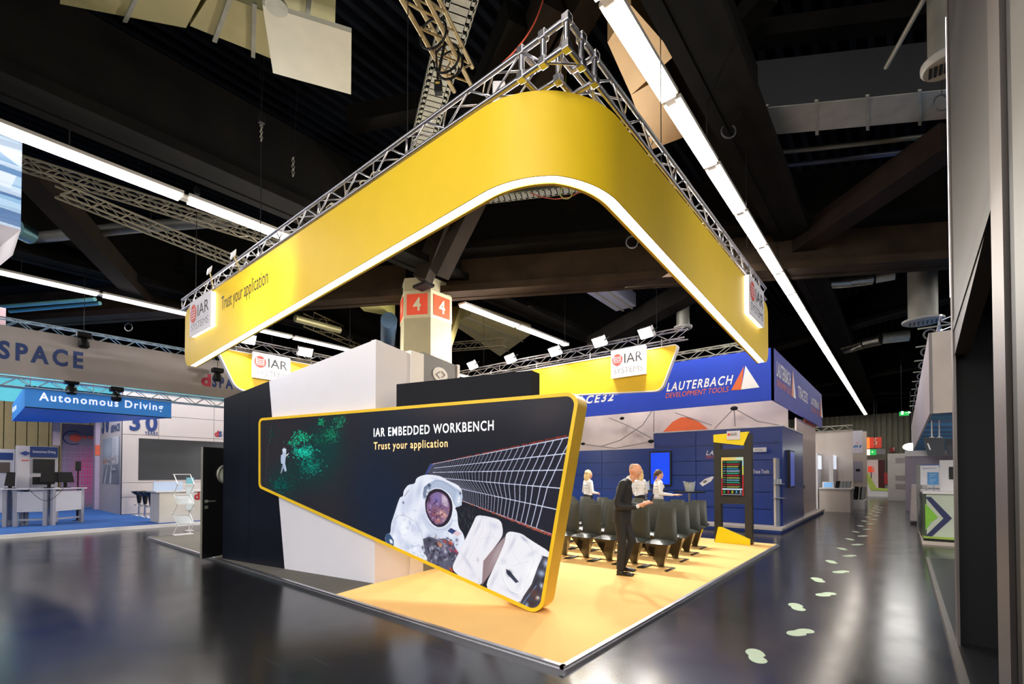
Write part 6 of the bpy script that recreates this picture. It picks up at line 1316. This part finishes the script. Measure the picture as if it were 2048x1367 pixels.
a, c = PX(121.5, 1010, XK), PX(190, 850, XK); q = MB().add([(XK, a.y, a.z), (XK, c.y, a.z), (XK, c.y, c.z), (XK, a.y, c.z)], [(0, 1, 2, 3)]).done('grid_print', screen_mat('grid_print', gp.image('grid_print'), 0, .5), pk); uvq(q, lambda v: ((v.y-a.y)/(c.y-a.y), (v.z-a.z)/(c.z-a.z)))
MB().box((XK-.1, a.y, 0), (XK-.01, c.y, c.z)).done('wall', mat('purple_wall', '#7d748c', .6), pk)
p = PX(151, 875, XK+.02); MB().add([p+Vector((0, .22*math.cos(i/6*6.283+.5), .19*math.sin(i/6*6.283+.5))) for i in range(6)], [tuple(range(6))]).done('hexagon_logo', mat('logo_coral', '#e0523e', .5), q)
MB().path([p+Vector((0.01, -.06+.36*math.cos(t), .30*math.sin(t))) for t in [R(x) for x in range(60, 301, 15)]], .02, 5).done('ring_logo', dblue, q); txt('lettering', 'emb', (XK, PX(164, 880, XK).y, PX(165, 877, XK).z), (0, 1, 0), nz, .68, .2, MATS['logo_coral'], q, bold=.05, gap=.02)
pt2 = thing('white_pink_fascia', 'pale pink overhead fascia in front of the cream slatted wall', 'fascia', (-26, -2.2, 4)); P1, P2 = PX(105, 890, -26.6), PX(121, 851, -26.6); MB().tube((-26.75, P1.y+.1, P2.z), (-26.75, P1.y+.1, 11.1), .02, 4).done('suspension_wire', dkmetal, pt2); MB().box((-26.9, P1.y, P1.z), (-26.6, P2.y, P2.z+.4)).done('fabric', mat('pale_pink', '#d8c4cc', .6), pt2)
# pinkish block and screen tower, far left upper
lt = thing('tapered_white_tower', 'white tapered hanging tower with bright ice-blue screen, top left corner', 'screen', (-9, -4, 4)); XT = -9.0
p = lambda x, y: PX(x, y, XT)
yE = p(45, 262).y
scr = [p(45, 262), p(42, 460), Vector((XT, yE-3, p(42, 460).z+.0)), Vector((XT, yE-3, p(45, 262).z+.0))]
ztp, zbt = p(45, 262).z, p(42, 460).z
ip = Paint(420, 420, (150, 190, 225), 1)
for _ in range(60):
    x, y = rs.uniform(0, 420), rs.uniform(0, 420); w_, h_ = rs.uniform(30, 150), rs.uniform(15, 80); s_ = rs.uniform(-60, 60); ip.poly([(x, y), (x+w_, y-s_*.4), (x+w_+s_, y+h_-s_*.4), (x+s_, y+h_)], rs.choice(((235, 246, 255), (200, 225, 245), (90, 130, 180), (140, 180, 220), (70, 100, 150), (250, 253, 255))), .7)
q = MB().add([(XT, yE-3.4, zbt), (XT, yE, zbt), (XT, yE, ztp), (XT, yE-3.4, ztp)], [(0, 1, 2, 3)]).done('ice_picture', screen_mat('ice_picture', ip.image('ice_picture'), 1.05), lt); uvq(q, lambda v: ((v.y-yE+3.4)/3.4, (v.z-zbt)/(ztp-zbt)))
MB().box((XT-1.5, yE-3.4, zbt), (XT-.01, yE-.005, ztp+.02)).done('body', blk, lt); 
q0 = p(-3, 590); MB().prism([(XT+.01, yE, zbt), (XT+.01, yE-.72, q0.z), (XT+.01, yE-3.4, q0.z), (XT+.01, yE-3.4, zbt)], (-1.4, 0, 0)).done('white_underside', mat('tower_white', '#b9b6c4', .5), lt)
sb4 = thing('small_pink_block', 'small pinkish hanging fascia end at the left edge', 'fascia', (-17, -2.6, 5)); a, c = PX(-30, 655, -17.5), PX(12, 616, -17.5); MB().box((-17.8, a.y, a.z-.1), (-17.5, c.y, c.z)).done('fabric', mat('dusty_pink', '#a08890', .6), sb4)

# desks
dw = mat('desk_white', '#c9c7cc', .45, var=.015); dl = mat('desk_leg_grey', '#a2a1a8', .4)
def desk(P, Q, depth, label, nleg=True):
    P, Q = Vector((*P, .09)), Vector((*Q, .09)); d = (Q-P).normalized(); n = Vector((d.y, -d.x, 0)); L = (Q-P).length
    if n.x < 0: n = -n
    t = thing('desk', label, 'desk', P); H_ = 1.08
    MB().obox(P-d*.05+n*.05+Vector((0, 0, H_)), d*(L+.1), -n*(depth+.1), (0, 0, .035)).done('desk_top', dw, t)
    MB().obox(P+d*.09+Vector((0, 0, .42)), d*(L-.18), -n*.025, (0, 0, .60)).done('front_panel', dw, t)
    for s in (0, L-.09):
        for k in (0, depth-.09): MB().obox(P+d*s-n*k, d*.09, -n*.09, (0, 0, H_)).done('leg', dl, t)
    MB().obox(P+d*.09-n*.03+Vector((0, 0, .16)), d*(L-.18), -n*.04, (0, 0, .05)).done('foot_rail', dl, t)
    for s in (.18, L-.18):
        for z in (.48, .96): MB().obox(P+d*s+Vector((0, 0, z))+n*.002, d*.015, -n*.004, (0, 0, .015)).done('screw', dkmetal, t)
    return t
desk((-17.52, -1.18), (-18.05, -.40), 1.0, 'white desk nearest the stools, with twin monitors'); desk((-17.95, -1.98), (-17.62, -1.30), .45, 'white desk with the looping black cable, left of the twin-monitor desk'); desk((-18.4, -3.2), (-18.05, -2.1), .5, 'white desk at the left picture edge')
cab = thing('demo_cabinet', 'white demo cabinet with blue Autonomous Driving header and dark screen', 'cabinet', (-19.2, -1.6, .1)); XCb = -18.9
def cb_(a, c, name, m_, dx=0, th=.05, par=None): P, Q = PX(*a, XCb+dx), PX(*c, XCb+dx); return MB().box((XCb+dx-th, P.y, P.z), (XCb+dx, Q.y, Q.z)).done(name, m_, par or cab)
P, Q = PX(32, 1000, XCb), PX(117, 893, XCb); MB().box((XCb-.5, P.y, .9), (XCb-.05, Q.y, Q.z)).done('body', dw, cab); cb_((33, 978), (60, 893), 'left_panel', dw)
hb_ = cb_((60, 913), (116, 894), 'blue_header', mat('header_blue', '#223f7c', .5), .01); P = PX(65, 906.5, XCb+.02); Q = PX(111, 900, XCb+.02); txt('lettering', 'Autonomous Driving', (XCb+.02, P.y, P.z), (0, 1, 0), nz, Q.y-P.y, .11, whp, hb_)
cb_((66, 945), (110, 918), 'dark_screen', blk, .012); cb_((65, 968), (110, 953), 'lower_screen', blk, .012); P = PX(51, 907, XCb+.02)
MB().add([(XCb+.02, P.y-.13, P.z+.02), (XCb+.02, P.y, P.z-.06), (XCb+.02, P.y+.13, P.z+.02), (XCb+.02, P.y, P.z+.09)], [(0, 1, 2, 3)]).done('cap_symbol', mat('cap_blue', '#3a4a90', .5), cab); cb_((43, 921), (58, 919), 'red_line', mat('line_red', '#d05a50', .5), .015)
cab2 = thing('demo_cabinet', 'white demo cabinet with blue header cut by the left picture edge', 'cabinet', (-20, -3.4, .1)); X2 = -20.0; P, Q = PX(-30, 1000, X2), PX(30, 898, X2); MB().box((X2-.5, P.y, .9), (X2-.01, Q.y, Q.z)).done('body', dw, cab2); P, Q = PX(-30, 918, X2), PX(26, 905, X2); MB().box((X2-.01, P.y, P.z), (X2, Q.y, Q.z)).done('blue_header', MATS['header_blue'], cab2); P, Q = PX(-30, 945, X2), PX(20, 924, X2); MB().box((X2-.01, P.y, P.z), (X2, Q.y, Q.z)).done('dark_screen', mat('screen_taupe', '#5a5048', .4), cab2)
def monitor(P4, label, X):
    P = [PX(*q, X) for q in P4]; c = sum(P, Vector())/4; t = thing('desk_monitor', label, 'monitor', (c.x, c.y, 1.205)); MB().prism(P, (-.05, 0, 0)).done('display', mat('monitor_black', '#17141a', .35), t); MB().box((X-.10, c.y-.04, 1.205), (X-.05, c.y+.04, c.z)).done('stand', dkmetal, t); MB().box((X-.2, c.y-.12, 1.205), (X+.04, c.y+.12, 1.22)).done('foot', dkmetal, t); return t
monitor(((81, 963), (117, 964), (115, 943.5), (82, 943)), 'left one of the twin dark monitors on the white desk', -18.2); monitor(((117.5, 964), (149, 964), (144, 943.5), (115.5, 943.5)), 'right one of the twin dark monitors, with the visible stand', -18.1); monitor(((8, 971), (30, 972), (31, 944), (14, 943)), 'tilted dark monitor on the desk at the left edge', -18.4)
ct2 = tag(MB().path([(-17.45+.0*k, -1.7+.062*k, 1.2-.36*math.sin(math.pi*k/12)) for k in range(13)], .007, 5).done('drooping_cable', dkmetal), 'black cable drooping over the front of the white desk', 'cable')
ls2 = thing('speaker_on_pole', 'black loudspeaker on a slim pole behind the white desks', 'loudspeaker', (-18.9, -.3, .9)); P, Q = PX(152, 941, -18.9), PX(163, 922, -18.9); MB().box((-19.15, P.y, P.z), (-18.9, Q.y, Q.z)).done('speaker_box', blk, ls2, bevel=.02); MB().tube((-19.0, (P.y+Q.y)/2, .88), (-19.0, (P.y+Q.y)/2, P.z), .02, 6).done('pole', dkmetal, ls2); MB().lathe((-19.0, (P.y+Q.y)/2, .09), [(.16, 0), (.03, .03), (.03, .8)], 10).done('foot', dkmetal, ls2)
# stools
def stool(x, y, label):
    t = thing('bar_stool', label, 'stool', (x, y, .09), 'black bar stools by the counter'); c = Vector((x, y, .09))
    MB().lathe(c, [(.22, 0), (.20, .02), (.03, .04)], 18).done('base_disc', chrome, t, smooth=True); MB().tube(c+Vector((0, 0, .04)), c+Vector((0, 0, .5)), .03, 10).done('column', chrome, t, smooth=True)
    MB().torus(c+Vector((.0, 0, .38)), (0, 0, 1), .17, .012, 18, 6).done('foot_ring', chrome, t, smooth=True); MB().lathe(c, [(.05, .44), (.075, .60), (.09, .74), (.22, .84), (.25, .89), (.21, .90), (.10, .86)], 18, 1, 1).done('seat_shell', blk, t, smooth=True)
p = U(275, 1030, .09); p = Vector((-18.6, p.y, 0))
for k, (x, lab) in enumerate(((278, 'leftmost black bar stool by the white counter'), (290, 'middle black bar stool by the white counter'), (302, 'black bar stool nearest the white counter'))): q_ = U(x, 1029+k*2.5, .09); stool(q_.x, q_.y, lab)
wco = thing('info_counter', 'white counter with pale blue print behind the brochure rack', 'counter', (-16.4, 2, .1)); P, Q = PX(318, 1046, -15.9), PX(404, 1046, -15.9)
MB().box((-16.9, P.y, .09), (-15.9, P.y+3.2, 1.05)).done('body', mat('counter_white', '#d4cec6', .5), wco); MB().box((-16.95, P.y-.1, 1.05), (-15.85, P.y+3.2, 1.09)).done('top', whts, wco); P3, P4 = PX(310, 985, -16.1), PX(360, 957, -16.1)
MB().box((-16.4, P.y-.05, 1.09), (-16.35, P.y+.75, 1.38)).done('clear_screen', mat('pale_print', '#b9cbe6', .3, emit=.15, ecol='#b9cbe6'), wco)
ya = PX(388.5, 990, -15.89).y; z_ = PX(395, 999, -15.89).z; txt('lettering', 'd', (-15.9, ya, z_), (0, 1, 0), nz, .16, .27, MATS['d_red'], wco, bold=.05, gap=.01); txt('lettering', 'SPACE', (-15.9, ya+.18, z_), (0, 1, 0), nz, 1.0, .26, dblue, wco, bold=.05, gap=.01)
# zig-zag brochure rack
br = thing('brochure_rack', 'folding white zig-zag brochure rack on the grey carpet corner', 'rack', (-12.35, .7, .05)); RBx = -12.3
yl_, yr_ = PX(350, 1069, RBx).y, PX(383, 1069, RBx).y; zt5 = PX(368, 948, RBx).z; nseg = 6; zs_ = [.06+(zt5-.06)*k/nseg for k in range(nseg+1)]
wm = mat('rack_white', '#d9d8da', .35, .2)
for k in range(nseg):
    sx = .0 if k % 2 else .16; ex = .16 if k % 2 else .0; dy = .05 if k % 2 else 0; dy2 = 0 if k % 2 else .05
    f = MB()
    for yy in (yl_, yr_): f.tube((RBx-sx, yy+dy, zs_[k]), (RBx-ex, yy+dy2, zs_[k+1]), .012, 6)
    f.done('frame_segment', wm, br); MB().box((RBx-ex-.10, yl_+dy2, zs_[k+1]-.01), (RBx-ex+.02, yr_+dy2, zs_[k+1]+.008)).done('shelf', wm, br)
    MB().obox((RBx-sx-.004, yl_+dy+.02, zs_[k]+.02), (sx-ex, dy2-dy, zs_[k+1]-zs_[k]-.06), (0, yr_-yl_-.04, 0), (-.004, 0, 0)).done('clear_panel', gl, br) if k in (1, 3) else None
MB().box((RBx-.2, yl_-.02, .05), (RBx+.05, yr_+.04, .065)).done('foot', wm, br)
b_ = thing('leaflet_holder', 'second narrow leaflet holder with leaflets behind the rack', 'rack', (-14, 1.6, 0)); P, Q = PX(372, 1020, -13.6), PX(388, 953, -13.6)
MB().tube((-13.65, (P.y+Q.y)/2, 0), (-13.65, (P.y+Q.y)/2, P.z), .02, 6).done('stem', wm, b_); MB().box((-13.8, P.y, 0), (-13.5, Q.y, .02)).done('foot', wm, b_)
for k in range(4): z = P.z+(Q.z-P.z)*k/4; MB().box((-13.62, P.y, z+.02), (-13.6, Q.y, z+(Q.z-P.z)/4-.02)).done('leaflet', mat('leaflet', '#cfdde2', .6) if k != 3 else mat('leaflet_teal', '#7cc0d0', .6), b_); MB().box((-13.62, P.y, z), (-13.55, Q.y, z+.015)).done('tray', wm, b_)

# ================================================================== things under the roof
duct = mat('yellow_bounce_zinc', '#b9b284', .5, .45, var=.1, vs=1.2); ductd = mat('grey_duct', '#77766f', .5, .5, var=.12)  # zinc tinted yellowish to carry light bounced off the fascia
def flatduct(pts, z, h, label, m_=duct, straps=0, name='air_duct', side=None):
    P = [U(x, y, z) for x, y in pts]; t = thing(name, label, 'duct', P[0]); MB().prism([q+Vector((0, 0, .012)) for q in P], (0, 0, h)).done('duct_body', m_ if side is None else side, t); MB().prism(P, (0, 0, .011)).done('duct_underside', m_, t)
    for k in range(straps):
        f = (k+.6)/(straps+.2); a = P[0].lerp(P[1], f); c = P[3].lerp(P[2], f); d = (c-a).normalized(); MB().obox(a-d*.1-Vector((0, 0, .03)), (c-a)+d*.2, (P[1]-P[0]).normalized()*.06, (0, 0, .03)).done('strap', steel, t)
    return t
flatduct(((120, 8), (372, 56), (412, -20), (150, -60)), 8.6, .6, 'sheet metal duct tinted with yellow bounce light at the top left', duct, 1)
flatduct(((380, 52), (545, 118), (533, 25), (425, -18)), 8.6, .6, 'duct piece tinted with yellow bounce light beside the pale square plate', duct, 2)
flatduct(((525, 10), (546, 146), (702, 189), (703, 66)), 7.9, .06, 'pale square sheet metal plate hanging at the top left', mat('pale_plate', '#cfcbb8', .5, .2, var=.05), 0, 'hanging_plate')
p = U(553, 12, 7.85); tag(MB().lathe(p, [(.14, -.02), (.14, .02), (.02, .03), (.02, 3.2)], 20).done('ceiling_disc', steel), 'round metal disc at the corner of the pale plate', 'disc')
flatduct(((548, 5), (670, 52), (672, -20), (560, -30)), 8.3, .3, 'duct end above the pale square plate', duct, 1)
flatduct(((1472, 222), (1900, 179), (1900, 237), (1474, 276)), 8.5, .9, 'long duct, sides coloured as shaded and underside as lit, at the upper right', mat('lit_duct_underside', '#a9a8a0', .5, .5, var=.12), 4, side=mat('shaded_duct_side', '#17181c', .7))  # side coloured dark as shade, underside pale as if lit from the floor
flatduct(((1162, 578), (1210, 566), (1272, 612), (1232, 622)), 7.5, .45, 'angular duct with bluish underside right of the column', mat('duct_bluish', '#a9b0cc', .4, .5), 2)
flatduct(((905, 648), (942, 628), (1062, 668), (1000, 712)), 7.6, .4, 'wide duct behind the tube lamps right of the column', duct, 2)
flatduct(((690, 583), (715, 580), (790, 634), (728, 622)), 7.6, .5, 'yellow bent duct left of the column', mat('duct_yellowish', '#c8c070', .5, .3), 0)
flatduct(((1215, 85), (1262, 10), (1350, 110), (1262, 190)), 8.4, .35, 'pale boxy duct behind the bright tube lamps near the top', mat('duct_tan', '#c9a878', .5, .3), 0)
flatduct(((1262, 190), (1330, 150), (1400, 262), (1300, 300)), 8.4, .35, 'tan boxy duct further down behind the tube lamps', mat('duct_tan', '#c9a878'), 0)
# perforated cable trays
def tray(pts, z, w, label, m_=steel):
    P = [U(x, y, z) for x, y in pts]; t = thing('cable_tray', label, 'cable tray', P[0])
    for a, c in zip(P, P[1:]):
        d = (c-a).normalized(); n = d.cross(Vector((0, 0, 1))).normalized()*w; L = (c-a).length
        MB().obox(a-n*.32, (c-a), n*.64, (0, 0, .01)).done('tray_floor', m_, t)
        b = MB()
        k = 0.0
        while k < L-.1:
            for s in (-1, 1):
                b.obox(a+d*k+n*s*.40-n*.055, d*.085, n*.11, (0, 0, .01)); b.obox(a+d*(k+.045)+n*s*.5-n*.03, d*.07, n*.06, (0, 0, .01))
            b.obox(a+d*k-n*.45, d*.02, n*.9, (0, 0, .012)); k += .13
        b.obox(a-n*.54, (c-a), n*.03, (0, 0, .08)); b.obox(a+n*.51, (c-a), n*.03, (0, 0, .08))
        o = b.done('perforated_rim', m_, t)
    return t
tray(((930, -25), (852, 262), (838, 330)), 8.2, .42, 'wide perforated cable tray descending beside the hanging truss at the top')
tray(((940, 404), (1240, 368)), 7.75, .28, 'perforated cable tray on the big dark beam, under the fascia corner', mat('tray_dull', '#3c3828', .6, .3))
o = tag(MB().torus(U(1132, 385, 7.6), FW, .13, .012, 24, 6).tube(U(1132, 385, 7.6)+Vector((0, 0, .13)), U(1132, 385, 7.6)+Vector((0, 0, 3.5)), .006, 4).done('cable_ring', mat('yellow_green_cable', '#8c9440', .5)), 'yellow green cable ring hanging at the tray under the fascia corner', 'cable')
tag(MB().path([U(965, 392, 7.9), U(1060, 384, 7.9), U(1150, 374, 7.9), U(1240, 362, 7.9)], .012, 5).done('earth_cable', MATS['yellow_green_cable']), 'yellow green cable running along the tray', 'cable')
tag(MB().path([U(1060, 386, 7.7), U(1085, 394, 7.65), U(1110, 398, 7.6), U(1140, 394, 7.65), U(1170, 378, 7.7), U(1200, 370, 7.75)], .011, 5).done('red_cable', mat('dull_red_cable', '#9c4030', .5)), 'red cable sagging in front of the tray', 'cable')
tag(MB().tube(U(1151, 368, 7.4), U(1140, 330, 7.6), .035, 8).done('hanging_pole', steel), 'short grey pole end hanging under the fascia corner', 'pole')
# hanging truss piece at the top, far small trusses
ht_ = thing('hanging_truss', 'short tan truss piece hanging at the top centre beside the cable tray', 'truss', U(880, 90, 7.8)); 
q4 = [(U(800, -6, 7.5), U(909, 183, 7.5)), (U(852, -6, 7.5), U(943, 172, 7.5)), (U(828, -6, 7.9), U(905, 128, 7.9)), (U(876, -6, 7.9), U(945, 135, 7.9))]; tanal = mat('tan_aluminium', '#b3a27c', .4, .6)
for a, c in q4: MB().tube(a, c, .032, 10).done('chord', tanal, ht_, smooth=True)
for (i, j) in ((0, 1), (2, 3), (0, 2), (1, 3)):
    for k in range(4):
        a = q4[i][0].lerp(q4[i][1], k/4+.02); c = q4[j][0].lerp(q4[j][1], (k+.8)/4); MB().tube(a, c, .014, 6).done('brace', tanal, ht_)
for f in (.35, .62, .7): MB().torus(q4[0][0].lerp(q4[0][1], f).lerp(q4[1][0].lerp(q4[1][1], f), .5), (q4[0][1]-q4[0][0]), .20, .016, 16, 5).done('strap', dkmetal, ht_)
cbx = thing('control_box', 'black control box with cables hanging below the tan truss piece', 'box', U(875, 165, 7.3)); p = U(868, 158, 7.3); MB().obox(p, RT*.11, FW*.1, -UP*.17).done('box', dkmetal, cbx, bevel=.01); MB().tube(U(872, 100, 7.5), p+RT*.05, .012, 6).tube(U(895, 60, 7.6), p+RT*.05, .02, 6).done('cable', dkmetal, cbx); MB().obox(p+RT*.02-UP*.04-FW*.005, RT*.06, FW*.003, -UP*.03).done('label_plate', mat('plate_yellow', '#b49a3c', .5), cbx)
def btr(a, c, za, zc_, s, label, m_=steel):
    t = thing('lattice_truss', label, 'truss', U(*a, za)); q = U(*a, za).lerp(U(*c, zc_), .4); MB().tube(q, (q.x, q.y, 11.2), .008, 4).done('suspension_wire', dkmetal, t); truss(t, U(*a, za), U(*c, zc_), s, s*1.1, .024, .011, False, m_)
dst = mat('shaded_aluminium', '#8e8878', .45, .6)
btr((20, 325), (560, 490), 7.3, 7.3, .2, 'upper of two long trusses behind the left tube lamps', dst); btr((120, 388), (500, 540), 7.0, 7.0, .22, 'lower of two long trusses behind the left tube lamps', dst); btr((628, 650), (745, 700), 7.4, 7.4, .5, 'short box truss hanging left of the column', tanal)
btr((880, 700), (1010, 690), 7.0, 7.0, .3, 'dim truss just right of the column behind the floodlights', dst)
# round pipes, silver flexible ducts, vents, hooks
def pipe(pts, z, r, label, m_, name='pipe', cat='pipe'):
    P = [U(x, y, z) for x, y in pts]; b = MB(); b.path(P, r, 12); return tag(b.done(name, m_, smooth=True), label, cat)
foil = mat('crinkled_foil', '#8d8c86', .25, .9, bump=1.0, bs=14); 
pipe(((1612, 574), (1650, 566), (1700, 562), (1745, 556)), 8.2, .20, 'crinkled foil flexible duct at the upper right', foil, 'flexible_duct', 'duct'); pipe(((1752, 556), (1790, 549)), 8.2, .16, 'short duct end at the upper right', steel, 'flexible_duct', 'duct')
pipe(((1690, 696), (1730, 684), (1762, 677)), 8.0, .28, 'lower crinkled foil duct beside the aisle lamps', foil, 'flexible_duct', 'duct'); pipe(((1765, 676), (1818, 670)), 8.0, .26, 'pale duct continuing the lower foil duct', steel, 'flexible_duct', 'duct')
pipe(((1772, 135), (1850, -6)), 8.2, .035, 'thin pale pole hanging at the upper right', steel, 'hanging_pole', 'pole'); pipe(((1622, 522), (1650, 600)), 8.2, .05, 'thin dark pole below the brown strut', ductd, 'hanging_pole', 'pole')
pipe(((1490, 312), (1895, 268)), 8.8, .05, 'long thin pipe under the dark duct', ductd); pipe(((1505, 338), (1820, 303)), 9.0, .06, 'lower long thin pipe under the dark duct', mat('blueish_pipe', '#50566c', .4, .5))
pipe(((30, 480), (260, 455), (470, 440)), 8.0, .14, 'long grey pipe crossing behind the left strut', ductd); pipe(((590, 636), (680, 660)), 7.4, .13, 'ribbed pipe above the floodlights on the left', duct)
pipe(((30, 455), (60, 470)), 7.6, .22, 'short cyan corrugated duct behind the top left screen', mat('cyan_duct', '#5a8088', .4, .6), 'flexible_duct', 'duct')
pipe(((0, 613), (190, 598)), 7.0, .06, 'cyan rail at the left, upper one', mat('cyan_rail', '#5f9aa0', .5)); pipe(((20, 622), (200, 606)), 7.0, .06, 'cyan rail at the left, lower one', mat('cyan_rail', '#5f9aa0'))
pipe(((775, 690), (778, 640)), 7.2, .30, 'blue vertical duct behind the white tower', mat('duct_blue', '#56708c', .5, .4), 'vertical_duct', 'duct')
def vent(x, y, z, r, label, lab=None):
    p = U(x, y, z); t = thing('round_vent', label, 'vent', p); MB().lathe(p, [(r*.7, .08), (r*.7, 11.1-z)], 18).done('duct_neck', ductd, t, smooth=True); MB().lathe(p, [(r*.9, -.03), (r, 0), (r, .06), (r*.7, .09)], 24).done('diffuser_ring', mat('vent_grey', '#8a8886', .5), t, smooth=True)
    for k in range(7): MB().box((p.x-r*.6+k*r*.2-.015, p.y-r*.4, p.z-.04), (p.x-r*.6+k*r*.2+.015, p.y+r*.4, p.z-.028)).done('slot', dkmetal, t)
    return t
vent(1366, 656, 6.6, .30, 'round ceiling vent with number label above the right back fascia'); vent(1846, 643, 6.2, .50, 'round slotted ceiling vent above the white fascia at upper right'); vent(1892, 130, 6.6, .24, 'round pale vent at the top right beside the black pillar')
def hook(x, y, z, label):
    p = U(x, y, z); t = thing('cable_loop', label, 'cable'); t.location = p; MB().torus(p, FW, .13, .015, 18, 5).done('loop', mat('cable_grey3', '#3e3e44', .5), t); MB().tube(p+Vector((0, 0, .13)), Vector((p.x, p.y, 11.1)), .006, 4).done('wire', dkmetal, t)
hook(1457, 262, 7.9, 'grey cable loop hanging by the dark beam, upper right'); hook(1884, 205, 8.0, 'cable loop next to the black pillar at upper right'); hook(1610, 538, 8.0, 'cable loop below the brown strut end'); hook(1841, 560, 8.0, 'cable loop above the round slotted vent'); hook(257, 654, 6.6, 'pale blue cable loop above the grey lettered fascia'); hook(1264, 484, 6.8, 'small cable loop in front of the big dark beam')
hoist(U(700, 640, 6.9).x, U(700, 640, 6.9).y, 'hoist above the left back floodlights', 5.6)
for (x, y0, y1, z, lab) in ((586, 350, 180, 8.0, 'chain hook and wires hanging in the upper left dark'), (1262, 450, 380, 7.4, 'thin chain hanging in front of the big dark beam')):
    t = thing('chain_hook', lab, 'hoist', U(x, y0, z)); p = U(x, y0, z); b = MB(); [b.torus(p+Vector((0, 0, .06*k)), (1, 0, 0) if k % 2 else (0, 1, 0), .03, .009, 8, 4) for k in range(7)]; b.done('chain', steel, t); MB().tube(p+Vector((0, 0, .4)), p+Vector((-.3, 0, 2.6)), .006, 4).tube(p+Vector((0, 0, .4)), p+Vector((.3, 0, 2.6)), .006, 4).done('wires', dkmetal, t)
